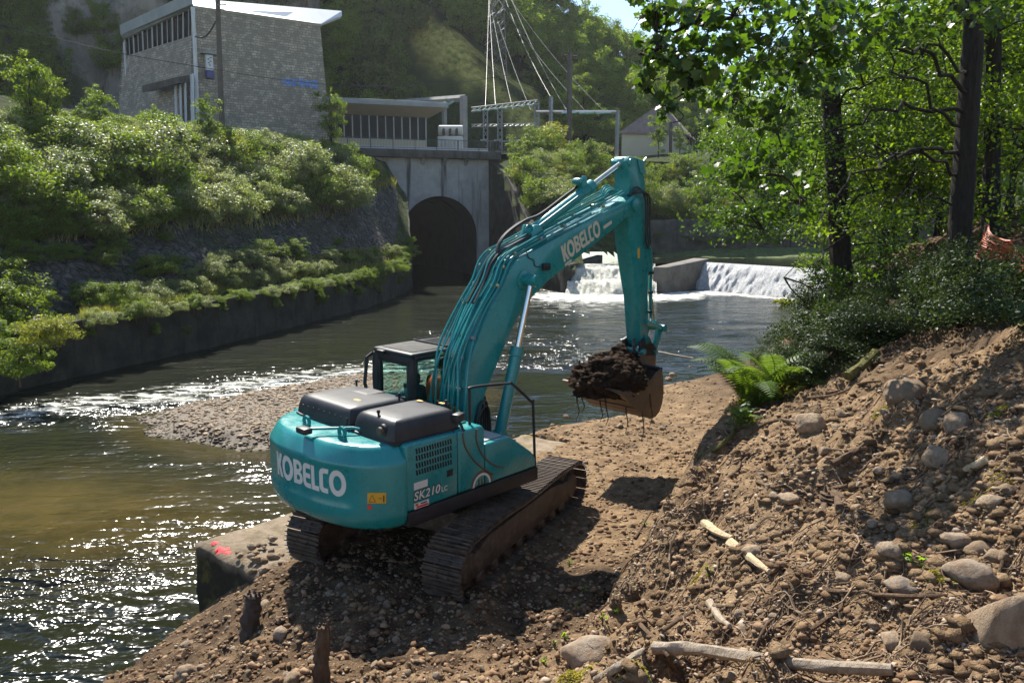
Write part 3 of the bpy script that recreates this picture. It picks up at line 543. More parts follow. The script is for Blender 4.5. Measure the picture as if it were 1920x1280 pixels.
def wallstrip(name, P, z0, th, mat, top=.12):
    """free-standing wall along (x, y, ztop) points"""
    m = MB(); V = []; n = len(P)
    for i, (x, y, z) in enumerate(P):
        a, b = P[max(0, i-1)], P[min(n-1, i+1)]; t = Vector((b[0]-a[0], b[1]-a[1], 0)).normalized(); nn = Vector((-t.y, t.x, 0))
        V += [(x, y, z0), (x, y, z+top), (x+nn.x*th, y+nn.y*th, z+top), (x+nn.x*th, y+nn.y*th, z0)]
    F = [(i*4+k, i*4+(k+1) % 4, (i+1)*4+(k+1) % 4, (i+1)*4+k) for i in range(n-1) for k in range(4)]+[(0,1,2,3),((n-1)*4+3,(n-1)*4+2,(n-1)*4+1,(n-1)*4)]
    return m.add(V, F).build(name, mat, bevel=.04)
tag(wallstrip('wing_wall', catmull(RIM, 5), -2.6, .55, MAT['wall_mossy_shaded']), 'dark sloping wing wall right of the tunnel arch', 'wall')
tag(wallstrip('chute_wall', [(4.75,69.35,1.0),(5.7,71.0,1.05),(7.2,75.2,1.2),(9.0,79.3,1.4)], -2.6, .6, MAT['concrete_dark']), 'low dark wall along the left side of the foaming chute', 'wall')
tag(wallstrip('bank_wall', [(13.4,86.4,4.6),(16,88.6,4.8),(22,89.4,4.9),(32,90.2,5.0),(50,93.2,5.2)], -1, .6, MAT['concrete_dark']), 'dark streaked retaining wall behind the upstream pool', 'wall')
# grassy foot of that wall
gxs = np.arange(12, 48, .5); gys = np.arange(82, 91, .4); GX, GY = np.meshgrid(gxs, gys); GZ = 1.0+.9*smooth(-4.2, -.5, -(90.2-GY)+(GX-32)*.09)+fbm(GX, GY, 1.5, 3, 3)*.2
M_plain('pool_grass', (.075,.10,.025), 1, 0, .5, 3, .8, 12); tag(put('pool_margin', gridmesh('pool_margin', gxs, gys, GZ), MAT['pool_grass'], smooth=True), kind='structure')
# ---- weir, pier, chute, pool
WB = [(17.4,75.6),(20.5,71.2),(24.6,65.0),(30,57)]            # crest line
m = MB(); m.add([(5.0,72.2,ZP),(12.6,71.6,ZP),(17.6,75.7,ZP),(20.7,71.3,ZP),(24.8,65.1,ZP),(30.2,57.1,ZP),(60,57,ZP),(60,98,ZP),(5,98,ZP)], [(0,1,2,3,4,5,6,7,8)]); tag(m.build('pool', MAT['pool_water']), kind='structure')
def sheet(name, top, bot, mat, nu, nv, curve, seed, amp):
    V = []; top = np.array(top); bot = np.array(bot); s_ = np.linspace(0, 1, len(top))
    for i in range(nu):
        t = i/(nu-1); a = np.array([np.interp(t, s_, top[:, k]) for k in range(3)]); b = np.array([np.interp(t, s_, bot[:, k]) for k in range(3)])
        for j in range(nv):
            f = j/(nv-1); p = a*(1-f)+b*f; p[2] = a[2]+(b[2]-a[2])*curve(f); n_ = float(fbm(np.array([t*nu*.35]), np.array([f*nv*.22]), 1.0, 3, seed)[0]); n_ *= min(1, f*5); V.append((p[0]-amp*n_*.4, p[1]-amp*n_, p[2]+amp*n_*.6))
    F = [(i*nv+j, i*nv+j+1, (i+1)*nv+j+1, (i+1)*nv+j) for i in range(nu-1) for j in range(nv-1)]; return put(name, mesh_np(name, V, F), mat, None, True)
nW = np.array([-.83, -.56])*1.0
topw = [(x, y, ZP+.02) for x, y in WB]; botw = [(x-2.0*.83, y-2.0*.56, ZW-.1) for x, y in WB]
m = MB()
for (a, b) in zip(WB[:-1], WB[1:]):
    pass
V = []
for x, y in WB: V += [(x+.2, y+.14, ZP-.10), (x+1.4, y+.9, ZP-.3), (x+1.4, y+.9, -2.6), (x-2.2*.83+.25, y-2.2*.56+.17, -2.6)]
m.add(V, [(i*4+k, i*4+(k+1) % 4, (i+1)*4+(k+1) % 4, (i+1)*4+k) for i in range(len(WB)-1) for k in range(4)]); weir = m.build('weir', MAT['concrete_dark']); tag(weir, 'low concrete weir across the river under a white sheet of water', 'weir')
o = sheet('waterfall', topw, botw, MAT['weir_water'], 150, 16, lambda f: f**1.25, 4, .22); tag(o, kind='structure')
top = [(5.5,71.9,ZP+.01),(8.5,72.1,ZP+.01),(12.9,71.8,ZP+.01)]
def stepc(f): return .12*smooth(0, .10, f)+.40*smooth(.12, .40, f)+.05*f+.43*smooth(.52, .86, f)
bot = [(4.3,66.8,ZW-.08),(8,65.9,ZW-.08),(12.3,66.9,ZW-.08)]
o = sheet('rapids', top, bot, MAT['white_water'], 70, 40, lambda f: float(stepc(np.array(f))), 8, .27); tag(o, kind='structure')
pm = MB(); pm.add([(12.3,69.4,-2.6),(13.4,68.9,-2.6),(18.6,75.2,-2.6),(17.4,76.4,-2.6),(12.3,69.4,.92),(13.4,68.9,.92),(18.6,75.2,1.36),(17.4,76.4,1.36)], [(0,1,2,3),(4,5,6,7),(0,1,5,4),(1,2,6,5),(2,3,7,6),(3,0,4,7)])
M_plain('pier_concrete', (.125,.112,.095), .9, 0, .35, 1.1, .5, 9); tag(pm.build('weir_pier', MAT['pier_concrete'], bevel=.06), 'grey concrete pier between the chute and the weir', 'pier')

# ---- tunnel portal with deck
PL = Vector((-11.9, 86.9, 0)); e1 = Vector((math.cos(R(19)), math.sin(R(19)), 0)); ax1 = Vector((-math.sin(R(19)), math.cos(R(19)), 0))
def PQ(s_, z, d=0): return PL+e1*s_+ax1*d+Vector((0, 0, z))
portal = empty('tunnel_portal', tuple(PL)); tag(portal, 'grey concrete tunnel mouth with a round arch over dark water', 'tunnel')
def pbuild(mb, name, mat, **k):
    mb.v = [tuple(Vector(p)-PL) for p in mb.v]; return mb.build(name, mat, portal, **k)
ra, zs = 4.2, 3.3; arc = [(ra-ra*math.cos(a), zs+ra*math.sin(a)) for a in np.linspace(0, math.pi, 25)]
outl = [(0,-2.6)]+arc+[(2*ra,-2.6)]
m = MB(); TOPZ = 11.55
# headwall as strips between the arch and the top edge
xs_ = [-4.0]+[p[0] for p in arc]+[10.0]
for d in (0, .9):
    V = []; F = []
    for i, (s_, z) in enumerate(arc): V += [PQ(s_, z, d), PQ(s_, TOPZ, d)]
    F = [(2*i, 2*i+2, 2*i+3, 2*i+1) for i in range(len(arc)-1)]; m.add(V, F)
    m.add([PQ(-4.0,-2.6,d), PQ(0,-2.6,d), PQ(0,zs,d), PQ(0,TOPZ,d), PQ(-4.0,TOPZ,d)], [(0,1,2,3,4)]); m.add([PQ(2*ra,-2.6,d), PQ(10.0,-2.6,d), PQ(9.9,TOPZ,d), PQ(2*ra,TOPZ,d), PQ(2*ra,zs,d)], [(0,1,2,3,4)])
pbuild(m, 'headwall', MAT['portal_concrete'])
m = MB(); V = []; n_ = len(outl)
for d in np.linspace(0, 70, 12):
    for s_, z in outl: V.append(PQ(s_+.0022*d*d*-1, z, d+.02))
F = [(i*n_+k, i*n_+k+1, (i+1)*n_+k+1, (i+1)*n_+k) for i in range(11) for k in range(n_-1)]+[tuple(range(11*n_, 12*n_))]; m.add(V, F); M_plain('tunnel_shade', (.022,.021,.019), .95, 0, .5, .8); pbuild(m, 'tunnel_barrel', MAT['tunnel_shade'])  # near-black lining paints in the darkness inside the tunnel
for d in (5, 11):
    m = MB(); V = []
    for s_, z in outl: c_ = (ra, zs-1); f = .965; V += [PQ(s_, z, d), PQ(c_[0]+(s_-c_[0])*f, c_[1]+(z-c_[1])*f, d), PQ(c_[0]+(s_-c_[0])*f, c_[1]+(z-c_[1])*f, d+.8)]
    m.add(V, [(3*i+k, 3*i+k+1, 3*i+4+k, 3*i+3+k) for i in range(n_-1) for k in (0, 1)]); pbuild(m, 'arch_rib', MAT['tunnel_shade'])
m = MB(); V = [PQ(-8,11.5,-.9), PQ(11,11.5,-.9), PQ(11,12.35,-.9), PQ(-8,12.35,-.9), PQ(-8,11.5,12), PQ(11,11.5,12), PQ(11,12.35,12), PQ(-8,12.35,12)]
m.add(V, [(0,1,2,3),(7,6,5,4),(0,3,7,4),(1,5,6,2),(3,2,6,7),(0,4,5,1)]); pbuild(m, 'deck_slab', MAT['concrete_dark'], bevel=.05)
for s_ in (2.2, 4.6, 7.0): m = MB(); m.add([PQ(s_,11.5,-.75), PQ(s_+.35,11.5,-.75), PQ(s_+.35,11.5,.0), PQ(s_,11.5,.0), PQ(s_,10.8,.0), PQ(s_+.35,10.8,.0)], [(0,1,2,3),(0,4,5,1),(0,3,4),(1,5,2)]); pbuild(m, 'deck_bracket', MAT['concrete'])
# railing on the deck
rail = empty('deck_railing', tuple(PQ(0, 12.35, -.7))); tag(rail, 'dark metal railing with thin bars along the deck above the tunnel', 'railing'); ro = PQ(0, 12.35, -.7)
def RQ(s_, z, d=0): return e1*s_+ax1*d+Vector((0, 0, z))
for z in (1.08, .14): MB().tube([RQ(-8, z), RQ(10.9, z)], .035, 6).build('rail_bar', MAT['rail_dark'], rail)
for s_ in np.arange(-8, 11, 2.36): MB().box(RQ(s_, .54), (.07, .07, 1.1), Matrix.Rotation(R(19), 3, 'Z')).build('post', MAT['rail_dark'], rail)
m = MB()
for s_ in np.arange(-8, 10.9, .16): m.tube([RQ(s_, .14), RQ(s_, 1.08)], .014, 4, False)
tag(m.build('baluster', MAT['rail_dark'], rail), kind='stuff')
m = MB(); m.add([PQ(-8,12.36,4), PQ(11,12.36,4), PQ(11,13.05,4), PQ(-8,13.05,4), PQ(-8,12.36,4.25), PQ(11,12.36,4.25), PQ(11,13.05,4.25), PQ(-8,13.05,4.25)], [(0,1,2,3),(7,6,5,4),(3,2,6,7),(1,5,6,2),(0,3,7,4)]); tag(m.build('parapet', MAT['pale_grey_paint']), 'low pale parapet behind the deck railing', 'parapet')

# ---- terrace floor, hillside, cliff
TM = MB(); TM.add([(-80,70,12.3),(-14,86.4,12.3),(-2.5,90.8,12.3),(30,112,12.3),(30,190,12.3),(-80,190,12.3)], [(0,1,2,3,4,5)]); M_plain('terrace_gravel', (.25,.235,.20), .95, 0, .2, .6, .3, 8); tag(TM.build('terrace', MAT['terrace_gravel']), kind='structure')
def hillz(X, Y):
    foot = np.interp(X, [-120,-60,-40,-5,15,30,60,100,200], [92,98,108,116,122,132,150,185,260])
    slope = np.interp(X, [-120,-40,-12,4,20,40,100,200], [1.5,1.5,1.25,1.0,.72,.6,.5,.42])
    ridge = np.interp(X, [-150,-60,-20,-4,6,14,31,57,90,150,260], [140,125,105,74,52,38,29,22,15,14,13])
    d = Y-foot; h = 12.0+np.maximum(d, 0)*slope; h = np.where(d < 0, 12.0+d*.15, h); h = ridge-np.log1p(np.exp((ridge-h)/5))*5
    return h+fbm(X, Y, 26, 4, 40)*7*smooth(2, 20, d)
hx = np.arange(-150, 262, 1.0); hy = np.arange(86, 420, 1.0); HX, HY = np.meshgrid(hx, hy)
# dry-grass spurs running down to the switchyard
def hillmarch(px, py):
    r = ray(px, py); t = 95.0
    for _ in range(800):
        p = r*t; 
        if p[1] > 90 and CAMH+p[2] < float(hillz(np.array([p[0]]), np.array([p[1]]))[0]): break
        t += .4
    return (p[0], p[1])
SPUR = [[hillmarch(*p) for p in ((795,92),(840,140),(885,185),(935,225),(985,262))], [hillmarch(*p) for p in ((870,130),(920,165),(960,195),(990,205))]]
gm = np.zeros(HX.shape); HZ = hillz(HX, HY)
for i, P in enumerate(SPUR):
    d = np.abs(seg_d(HX, HY, list(P))); gm = np.maximum(gm, smooth(2.9-i*.6, .9, d+fbm(HX, HY, 5, 3, 5)*3)); HZ += smooth(8, 0, d)*(3.0-i)
footY = np.interp(HX, [-120,-60,-40,-5,15,30,60,100,200], [92,98,108,116,122,132,150,185,260]); hm = HY > footY-14; me = gridmesh('hillside', hx, hy, HZ, hm); a = me.attributes.new('grass', 'FLOAT', 'POINT'); vv_ = np.empty(len(me.vertices)*3, np.float32); me.vertices.foreach_get('co', vv_); vv_ = vv_.reshape(-1, 3); gi = np.clip(((vv_[:, 0]+150)/1).round().astype(int), 0, len(hx)-1); gj = np.clip(((vv_[:, 1]-86)/1).round().astype(int), 0, len(hy)-1); a.data.foreach_set('value', gm[gj, gi].astype(np.float32))
tag(put('hillside', me, MAT['hill_floor'], smooth=True), kind='structure'); HB = bvh_of(me)
# cliff behind the powerhouse
cu = np.linspace(-92, -26, 150); cz = np.linspace(10, 62, 110); CU, CZ = np.meshgrid(cu, cz)
CY = 92+(CZ-12)*.22+fbm(CU, CZ*.45, 13, 5, 50, .55)*8+np.abs(fbm(CU*1.3, CZ*.3, 6, 3, 52))*4+smooth(-50, -70, CU)*-14+smooth(-46, -30, CU)*14
V = np.stack([CU.ravel(), CY.ravel(), CZ.ravel()], 1); i_, j_ = np.meshgrid(np.arange(149), np.arange(109)); a_ = (j_*150+i_).ravel()
me = mesh_np('rock_cliff', V, np.stack([a_, a_+1, a_+151, a_+150], 1)); tag(put('rock_cliff', me, MAT['cliff_rock'], smooth=True), kind='structure'); CB = bvh_of(me)
# ================================================================== BUILDINGS AND SWITCHYARD
def font_mesh(name, text, size, extrude=0, offset=0, shear=0, sx=1):
    c = bpy.data.curves.new(name, 'FONT'); c.body = text; c.size = size; c.extrude = extrude; c.offset = offset; c.shear = shear; c.resolution_u = 4; c.space_character = 1.05
    o = bpy.data.objects.new(name, c); COL.objects.link(o); dg = bpy.context.evaluated_depsgraph_get(); me = bpy.data.meshes.new_from_object(o.evaluated_get(dg)); bpy.data.objects.remove(o); bpy.data.curves.remove(c)
    for v in me.vertices: v.co.x *= sx
    me.materials.clear(); return me
def wallquad(name, pts, mat, parent, origin, thick, out):
    """planar wall of any outline, with masonry UVs in metres, extruded inwards"""
    P = [Vector(p)-Vector(origin) for p in pts]; n = len(P); inn = Vector(out)*-thick
    V = P+[p+inn for p in P]; F = [tuple(range(n)), tuple(range(2*n-1, n-1, -1))]+[(i, i+n, (i+1) % n+n, (i+1) % n) for i in range(n)]
    me = bpy.data.meshes.new(name); me.from_pydata([tuple(v) for v in V], [], F); bm = bmesh.new(); bm.from_mesh(me); bmesh.ops.recalc_face_normals(bm, faces=bm.faces); bm.to_mesh(me); bm.free()
    t = (P[1]-P[0]); t.z = 0; t.normalize(); uv = me.uv_layers.new(name='UVMap')
    for l in me.loops: co = me.vertices[l.vertex_index].co; uv.data[l.index].uv = (co.dot(t), co.z)
    return put(name, me, mat, parent)
C0, B0, A0 = Vector((-28.6,72,11)), Vector((-19.0,79.3,11)), Vector((-40.6,83,11))
ph = empty('powerhouse', (C0.x, C0.y, 11)); tag(ph, 'stone-clad powerhouse with a white sloping roof and blue lettering', 'building')
Bb = Vector(aty(622, 245, 79.6)); Bb.z = 11; tr = (Bb-C0).normalized(); nr = Vector((tr.y, -tr.x, 0)); tl = (A0-C0).normalized(); nl = Vector((-tl.y, tl.x, 0))
Bt = Vector(aty(600, 47, 79.0)); Ct = Vector(aty(362, 13, 72)); wallquad('wall', [C0, Bb, Bt, Ct], MAT['stone_masonry'], ph, C0, .5, nr)['label'] = 'gable wall of squared grey rubble stone'
Asill = Vector(aty(233, 106, 83)); Csill = Vector(aty(362, 66, 72)); At = Vector(aty(231, 74, 83))
wallquad('wall', [A0, C0, Csill, Asill], MAT['stone_masonry'], ph, C0, .5, nl)
wallquad('wall', [A0+(B0-C0), A0, At, At+(Bt-Ct)], MAT['stone_masonry'], ph, C0, .4, -tr)
wallquad('wall', [B0+Vector((.5,0,0)), B0+(A0-C0), At+(Bt-Ct), Bt], MAT['stone_masonry'], ph, C0, .4, tr)
# window band under the eaves: panes and mullions
NP = 14
for i in range(NP):
    f0, f1 = i/NP, (i+1)/NP; a, b = Asill.lerp(Csill, f0), Asill.lerp(Csill, f1); c, d = At.lerp(Ct, f1), At.lerp(Ct, f0); back = nl*-.28
    MB().add([p-C0+back for p in (a, b, c, d)]+[p-C0+back*1.2 for p in (a, b, c, d)], [(0,1,2,3),(7,6,5,4),(0,4,5,1),(1,5,6,2),(2,6,7,3),(3,7,4,0)]).build('pane', MAT['window_glass'], ph)
for i in range(NP+1):
    f = i/NP; a, b = Asill.lerp(Csill, f), At.lerp(Ct, f); MB().tube([a-C0+nl*-.12, b-C0+nl*-.12], .07 if i % 2 == 0 else .035, 4).build('mullion', MAT['pale_grey_paint'], ph)
# white roof sheet over the gable and grey eaves over the windows
u0, u1, u2 = Vector(aty(356, -3, 74.3)), Vector(aty(641, 21, 82.0)), Vector(aty(641, 30, 81.6)); c0, c1 = Ct+nr*.25+Vector((0,0,.05)), Bt+nr*.25+Vector((0,0,.05))
rf = MB().add([p-C0 for p in (c0, c1, u2, u1, u0)]+[p-C0+Vector((0,0,-.18))-nr*.3 for p in (c0, c1, u2, u1, u0)], [(0,1,2,3,4),(9,8,7,6,5),(0,5,6,1),(1,6,7,2),(2,7,8,3),(3,8,9,4),(4,9,5,0)]).build('roof', MAT['white_paint'], ph); rf['label'] = 'white sheet of the sloping roof'
ea0, ea1 = Vector(aty(226, 66, 82.6)), Vector(aty(360, 8, 71.3)); up = Vector((0,0,.95))
MB().add([p-C0 for p in (ea0, ea1, ea1+up, ea0+up)]+[p-C0+q for p, q in ((At, Vector()), (Ct, Vector()), (Ct, up*.9), (At, up*.9))], [(0,1,2,3),(0,4,5,1),(3,2,6,7),(0,3,7,4),(1,5,6,2),(4,7,6,5)]).build('eaves', MAT['fascia_grey'], ph)
D0 = A0+(B0-C0); MB().add([p-C0 for p in (Ct, Bt, At+(Bt-Ct), At)]+[p-C0+up*.12 for p in (Ct-nr*.8, Bt-nr*.8, At+(Bt-Ct), At)], [(3,2,1,0),(4,5,6,7),(0,1,5,4),(1,2,6,5),(2,3,7,6),(3,0,4,7)]).build('roof_slab', MAT['fascia_grey'], ph)
MB().tube([Vector(aty(361, 14, 71.5))-C0, Vector(aty(364, 60, 71.5))-C0, Vector(aty(371, 225, 71.6))-C0], .17, 8).build('downpipe', MAT['pale_grey_paint'], ph, smooth=True)
MB().tube([Vector(aty(233, 80, 82.4))-C0, Vector(aty(242, 215, 82.6))-C0], .12, 6).build('downpipe', MAT['pale_grey_paint'], ph, smooth=True)
# canopy and folded white door leaves
def on_left(px, py, out=0):
    r = Vector(ray(px, py)); o = Vector((0,0,CAMH)); t = (C0-o).dot(nl)/r.dot(nl); return o+r*t+nl*out
k = [on_left(287, 158), on_left(356, 141), on_left(356, 153), on_left(287, 171)]
MB().add([p-C0+nl*.05 for p in k]+[p-C0+nl*1.0+Vector((0,0,-.25)) for p in k], [(0,1,2,3),(7,6,5,4),(0,4,5,1),(1,5,6,2),(2,6,7,3),(3,7,4,0)]).build('door_canopy', MAT['concrete_dark'], ph)
for i, (x0, x1) in enumerate(((329,337),(338,346),(347,355),(359,369))):
    y0 = 163-i*2.5 if i < 3 else 141; q = [on_left(x0, y0, .12), on_left(x1, y0-2, .38), on_left(x1+2, 235, .38), on_left(x0+2, 235, .12)]
    MB().add([p-C0 for p in q]+[p-C0-nl*.1 for p in q], [(0,1,2,3),(7,6,5,4),(0,4,5,1),(1,5,6,2),(2,6,7,3),(3,7,4,0)]).build('door_leaf', MAT['white_paint'], ph)
# lettering
def on_right(px, py, out=0):
    r = Vector(ray(px, py)); o = Vector((0,0,CAMH)); t = (C0-o).dot(nr)/r.dot(nr); return o+r*t+nr*out
a, b = on_right(528, 161, .3), on_right(594, 166, .3); me = font_mesh('lettering', 'HAUTEFAGE', 1.0, .03, .004); wid = max(v.co.x for v in me.vertices)
s_ = (b-a).length/wid; t3 = (b-a).normalized(); up3 = nr.cross(t3)*-1; up3 = Vector((0,0,1))
M3 = Matrix((( t3.x*s_, 0, nr.x*.4), (t3.y*s_, 0, nr.y*.4), (t3.z*s_, .95, 0)))
for v in me.vertices: v.co = M3 @ v.co
o = put('lettering', me, MAT['blue_letters'], ph); o.location = a-C0; o['label'] = 'blue capital letters on the gable wall'
# small hanging box sign with a little roof
sp_ = on_right(389, 128, .6)-C0; sg = empty('box_sign', tuple(sp_+C0)); tag(sg, 'small white and violet box sign with a little roof on the stone wall', 'sign')
rz = Matrix.Rotation(math.atan2(tr.y, tr.x), 3, 'Z')
MB().box((0,0,.35), (.62,.5,1.3), rz).build('panel', MAT['white_paint'], sg, bevel=.03); MB().box((0,0,-.65), (.62,.5,.68), rz).build('lower_panel', MAT['sign_violet'], sg, bevel=.03)
MB().add([rz@Vector(p) for p in ((-.75,-.5,1.05),(.75,-.5,1.05),(.75,.5,1.05),(-.75,.5,1.05),(0,-.5,1.4),(0,.5,1.4))], [(0,1,4),(2,3,5),(0,4,5,3),(1,2,5,4),(0,3,2,1)]).build('cover', MAT['fascia_grey'], sg)
for z_, q_ in ((.75,.12),(.62,-.1),(.45,.08),(.3,-.08),(.12,.0)): MB().box(rz@Vector((q_*.9,-.255,z_)), (.16,.02,.09), rz).build('mark', MAT['brown_print'], sg)

# ---- control building with the overhanging roof and row of windows
cb = empty('control_building', tuple(PQ(0, 12.3, 9.5))); tag(cb, 'long low control building with glazed front and overhanging roof', 'building'); CO = PQ(0, 12.3, 9.5)
def cq(pts, name, mat, F, **k): return MB().add([p-CO for p in pts], F).build(name, mat, cb, **k)
box8 = [(0,1,2,3),(7,6,5,4),(0,4,5,1),(1,5,6,2),(2,6,7,3),(3,7,4,0)]
s0, s1 = -8.5, 7.0
cq([PQ(s0,17.75,6.4), PQ(s1,17.75,6.4), PQ(s1,18.35,6.4), PQ(s0,18.35,6.4), PQ(s0,17.75,18), PQ(s1,17.75,18), PQ(s1,18.35,18), PQ(s0,18.35,18)], 'roof', MAT['fascia_grey'], box8, bevel=.04)
cq([PQ(s0,17.74,6.5), PQ(s1-.1,17.74,6.5), PQ(s1-1.8,16.9,9.3), PQ(s0,16.9,9.3), PQ(s0,17.74,6.7), PQ(s1-.1,17.74,6.7), PQ(s1-1.8,17.2,9.5), PQ(s0,17.2,9.5)], 'soffit', MAT['soffit_buff'], box8)
cq([PQ(s0,12.3,9.5), PQ(s1-1.9,12.3,9.5), PQ(s1-1.9,14.3,9.5), PQ(s0,14.3,9.5), PQ(s0,12.3,17), PQ(s1-1.9,12.3,17), PQ(s1-1.9,14.3,17), PQ(s0,14.3,17)], 'wall', MAT['render_buff'], box8)
cq([PQ(s0,14.31,13), PQ(s1-2.0,14.31,13), PQ(s1-2.0,17.1,13), PQ(s0,17.1,13), PQ(s0,14.31,17), PQ(s1-2.0,14.31,17), PQ(s1-2.0,17.1,17), PQ(s0,17.1,17)], 'back_room', MAT['concrete_dark'], box8)
NW = 14; ws = np.linspace(s0, s1-2.0, NW+1)
for i in range(NW):
    a, b = ws[i]+.05, ws[i+1]-.05; cq([PQ(a,14.32,9.6), PQ(b,14.32,9.6), PQ(b,16.95,9.6), PQ(a,16.95,9.6), PQ(a,14.32,9.63), PQ(b,14.32,9.63), PQ(b,16.95,9.63), PQ(a,16.95,9.63)], 'pane', MAT['window_glass'], box8)
for i in range(NW+1): MB().tube([PQ(ws[i],14.3,9.5)-CO, PQ(ws[i],17.0,9.5)-CO], .07, 4).build('mullion', MAT['pale_grey_paint'], cb)

# ---- house with hipped roof
hs = empty('hip_roof_house', aty(1225, 275, 116)); tag(hs, 'small buff house with a hipped slate roof behind the bushes', 'house'); H0 = Vector(hs.location); H0.z = 12
hl, hr_, hb = Vector(aty(1166, 248, 114)), Vector(aty(1284, 250, 116)), Vector(aty(1300, 252, 124)); zt = hl.z
def hw(p, z): return Vector((p.x, p.y, z))-Vector(hs.location)
bk = hl+(hb-hr_); gnd = 12.0
MB().add([hw(p, gnd) for p in (hl, hr_, hb, bk)]+[hw(p, zt) for p in (hl, hr_, hb, bk)], [(0,1,5,4),(1,2,6,5),(2,3,7,6),(3,0,4,7)]).build('wall', MAT['render_buff'], hs)
cen = (hl+hr_+hb+bk)/4; ev = [cen+(p-cen)*1.09 for p in (hl, hr_, hb, bk)]; ap = Vector(aty(1232, 198, cen.y-1)); ap2 = ap+Vector((1.2, .5, 0))
MB().add([hw(p, zt-.1) for p in ev]+[ap-Vector(hs.location), ap2-Vector(hs.location)]+[hw(p, zt-.25) for p in ev], [(0,1,5,4),(1,2,5),(2,3,4,5),(3,0,4),(0,6,7,1),(1,7,8,2),(2,8,9,3),(3,9,6,0),(6,9,8,7)]).build('roof', MAT['slate'], hs)
wv = Vector(aty(1227, 255, 114.9)); MB().box(wv-Vector(hs.location), (.55,.25,.8)).build('window', MAT['window_glass'], hs)
for px_ in (1289, 1295): MB().box(Vector(aty(px_, 262, 118 if px_ < 1290 else 121))-Vector(hs.location)+Vector((.1,0,0)), (.2,.8,1.5)).build('window', MAT['window_glass'], hs)

# ---- switchyard
def post(name, px, y0, y1, Yd, w_, mat, label, cat='post', group=None, bottom=None, arms=None):
    a, b = Vector(aty(px, y0, Yd)), Vector(aty(px, y1, Yd)); b.x = a.x; z1 = bottom if bottom is not None else b.z; t = empty(name, (a.x, a.y, z1)); tag(t, label, cat, group)
    MB().box((0,0,(a.z-z1)/2), (w_,w_,a.z-z1)).build('shaft', mat, t, bevel=.03); return t, a
ga = empty('concrete_gantry', aty(868, 270, 103)); tag(ga, 'pale concrete portal gantry beside the control building', 'gantry'); go = Vector(ga.location)
def gbeam(t, o0, P, r, name, mat, n=4): MB().tube([Vector(p)-o0 for p in P], r, n).build(name, mat, t)
gbeam(ga, go, [aty(869, 180, 103), (aty(869, 180, 103)[0], 103, 12.3)], .48, 'post', MAT['concrete_pale']); gbeam(ga, go, [aty(872, 184, 103), aty(744, 193, 112)], .42, 'beam', MAT['concrete_pale']); gbeam(ga, go, [aty(747, 193, 112), (aty(747, 193, 112)[0], 112, 12.3)], .36, 'post', MAT['concrete_pale']); gbeam(ga, go, [aty(833, 194, 110), (aty(833, 194, 110)[0], 110, 12.3)], .34, 'post', MAT['concrete_pale'])
for px_, py_ in ((770,197),(790,195),(812,194),(835,192),(850,190)): gbeam(ga, go, [aty(px_, py_, 104), aty(px_-9, py_+6, 105)], .14, 'insulator', MAT['glass_green'], 6)
gb = empty('steel_gantry', aty(955, 270, 108)); tag(gb, 'grey lattice gantry with two beams and green insulators', 'gantry'); go = Vector(gb.location)
def lattice(t, o0, P0, P1, w_, name, mat, n=8, r=.05):
    P0, P1 = Vector(P0), Vector(P1); m = MB(); d = (P1-P0); side = Vector((1,0,0)) if abs(d.normalized().z) > .6 else Vector((0,0,1)); dep = Vector((0,1,0)); c4 = [side*w_/2+dep*w_/2, side*-w_/2+dep*w_/2, side*-w_/2-dep*w_/2, side*w_/2-dep*w_/2]
    for c in c4: m.tube([P0+c-o0, P1+c-o0], r, 4)
    for i in range(n):
        for k in range(4): a, b = P0+d*(i/n)+c4[k], P0+d*((i+1)/n)+c4[(k+1) % 4]; m.tube([a-o0, b-o0], r*.7, 3)
    m.build(name, mat, t)
for px_, yt in ((910,207),(937,207),(1006,191)): p = aty(px_, yt, 108); lattice(gb, go, p, (p[0], 108, 12.3), .55, 'post', MAT['galvanised'], 8, .085)
lattice(gb, go, aty(884, 206, 108), aty(1008, 192, 108), .5, 'beam', MAT['galvanised'], 12, .07); lattice(gb, go, aty(884, 236, 108), aty(1006, 234, 108), .3, 'beam', MAT['galvanised'], 12, .05)
for i in range(7): x_ = 892+i*16; gbeam(gb, go, [aty(x_, 207-i*1.7, 107.4), aty(x_+9, 208-i*1.7, 106.8)], .13, 'insulator', MAT['glass_green'], 6)
gc = empty('beam_gantry', aty(1095, 270, 104)); tag(gc, 'thin grey steel gantry carrying the line ends right of the lattice', 'gantry'); go = Vector(gc.location)
gbeam(gc, go, [aty(1005, 210, 104), aty(1162, 210, 104)], .20, 'beam', MAT['galvanised'])
for px_, yt in ((1033,182),(1158,207)): p = aty(px_, yt, 104); gbeam(gc, go, [p, (p[0], 104, 12.0)], .26, 'post', MAT['galvanised'])
for x_ in (1065,1098,1130): gbeam(gc, go, [aty(x_-12, 212, 103.5), aty(x_+16, 211, 103.5)], .13, 'insulator', MAT['glass_green'], 6)
up_ = empty('utility_pole', aty(1068, 268, 97)); tag(up_, 'tall dark wooden pole standing in front of the switchyard', 'pole'); go = Vector(up_.location)
gbeam(up_, go, [(aty(1068, 268, 97)[0], 97, 10), aty(1068, 100, 97)], .30, 'shaft', MAT['weathered_pole'], 8); gbeam(up_, go, [aty(1055, 103, 97), aty(1082, 106, 97)], .10, 'crossarm', MAT['weathered_pole'])
for x_ in (1056, 1068, 1080): gbeam(up_, go, [aty(x_, 102, 97), aty(x_, 94, 97)], .09, 'insulator', MAT['weathered_pole'], 6)
pl_ = empty('lattice_pylon', aty(938, 190, 128)); tag(pl_, 'tall dark lattice pylon rising out of the picture above the switchyard', 'pylon'); go = Vector(pl_.location); zb = hillz(np.array([-2.0]), np.array([128.0]))[0]
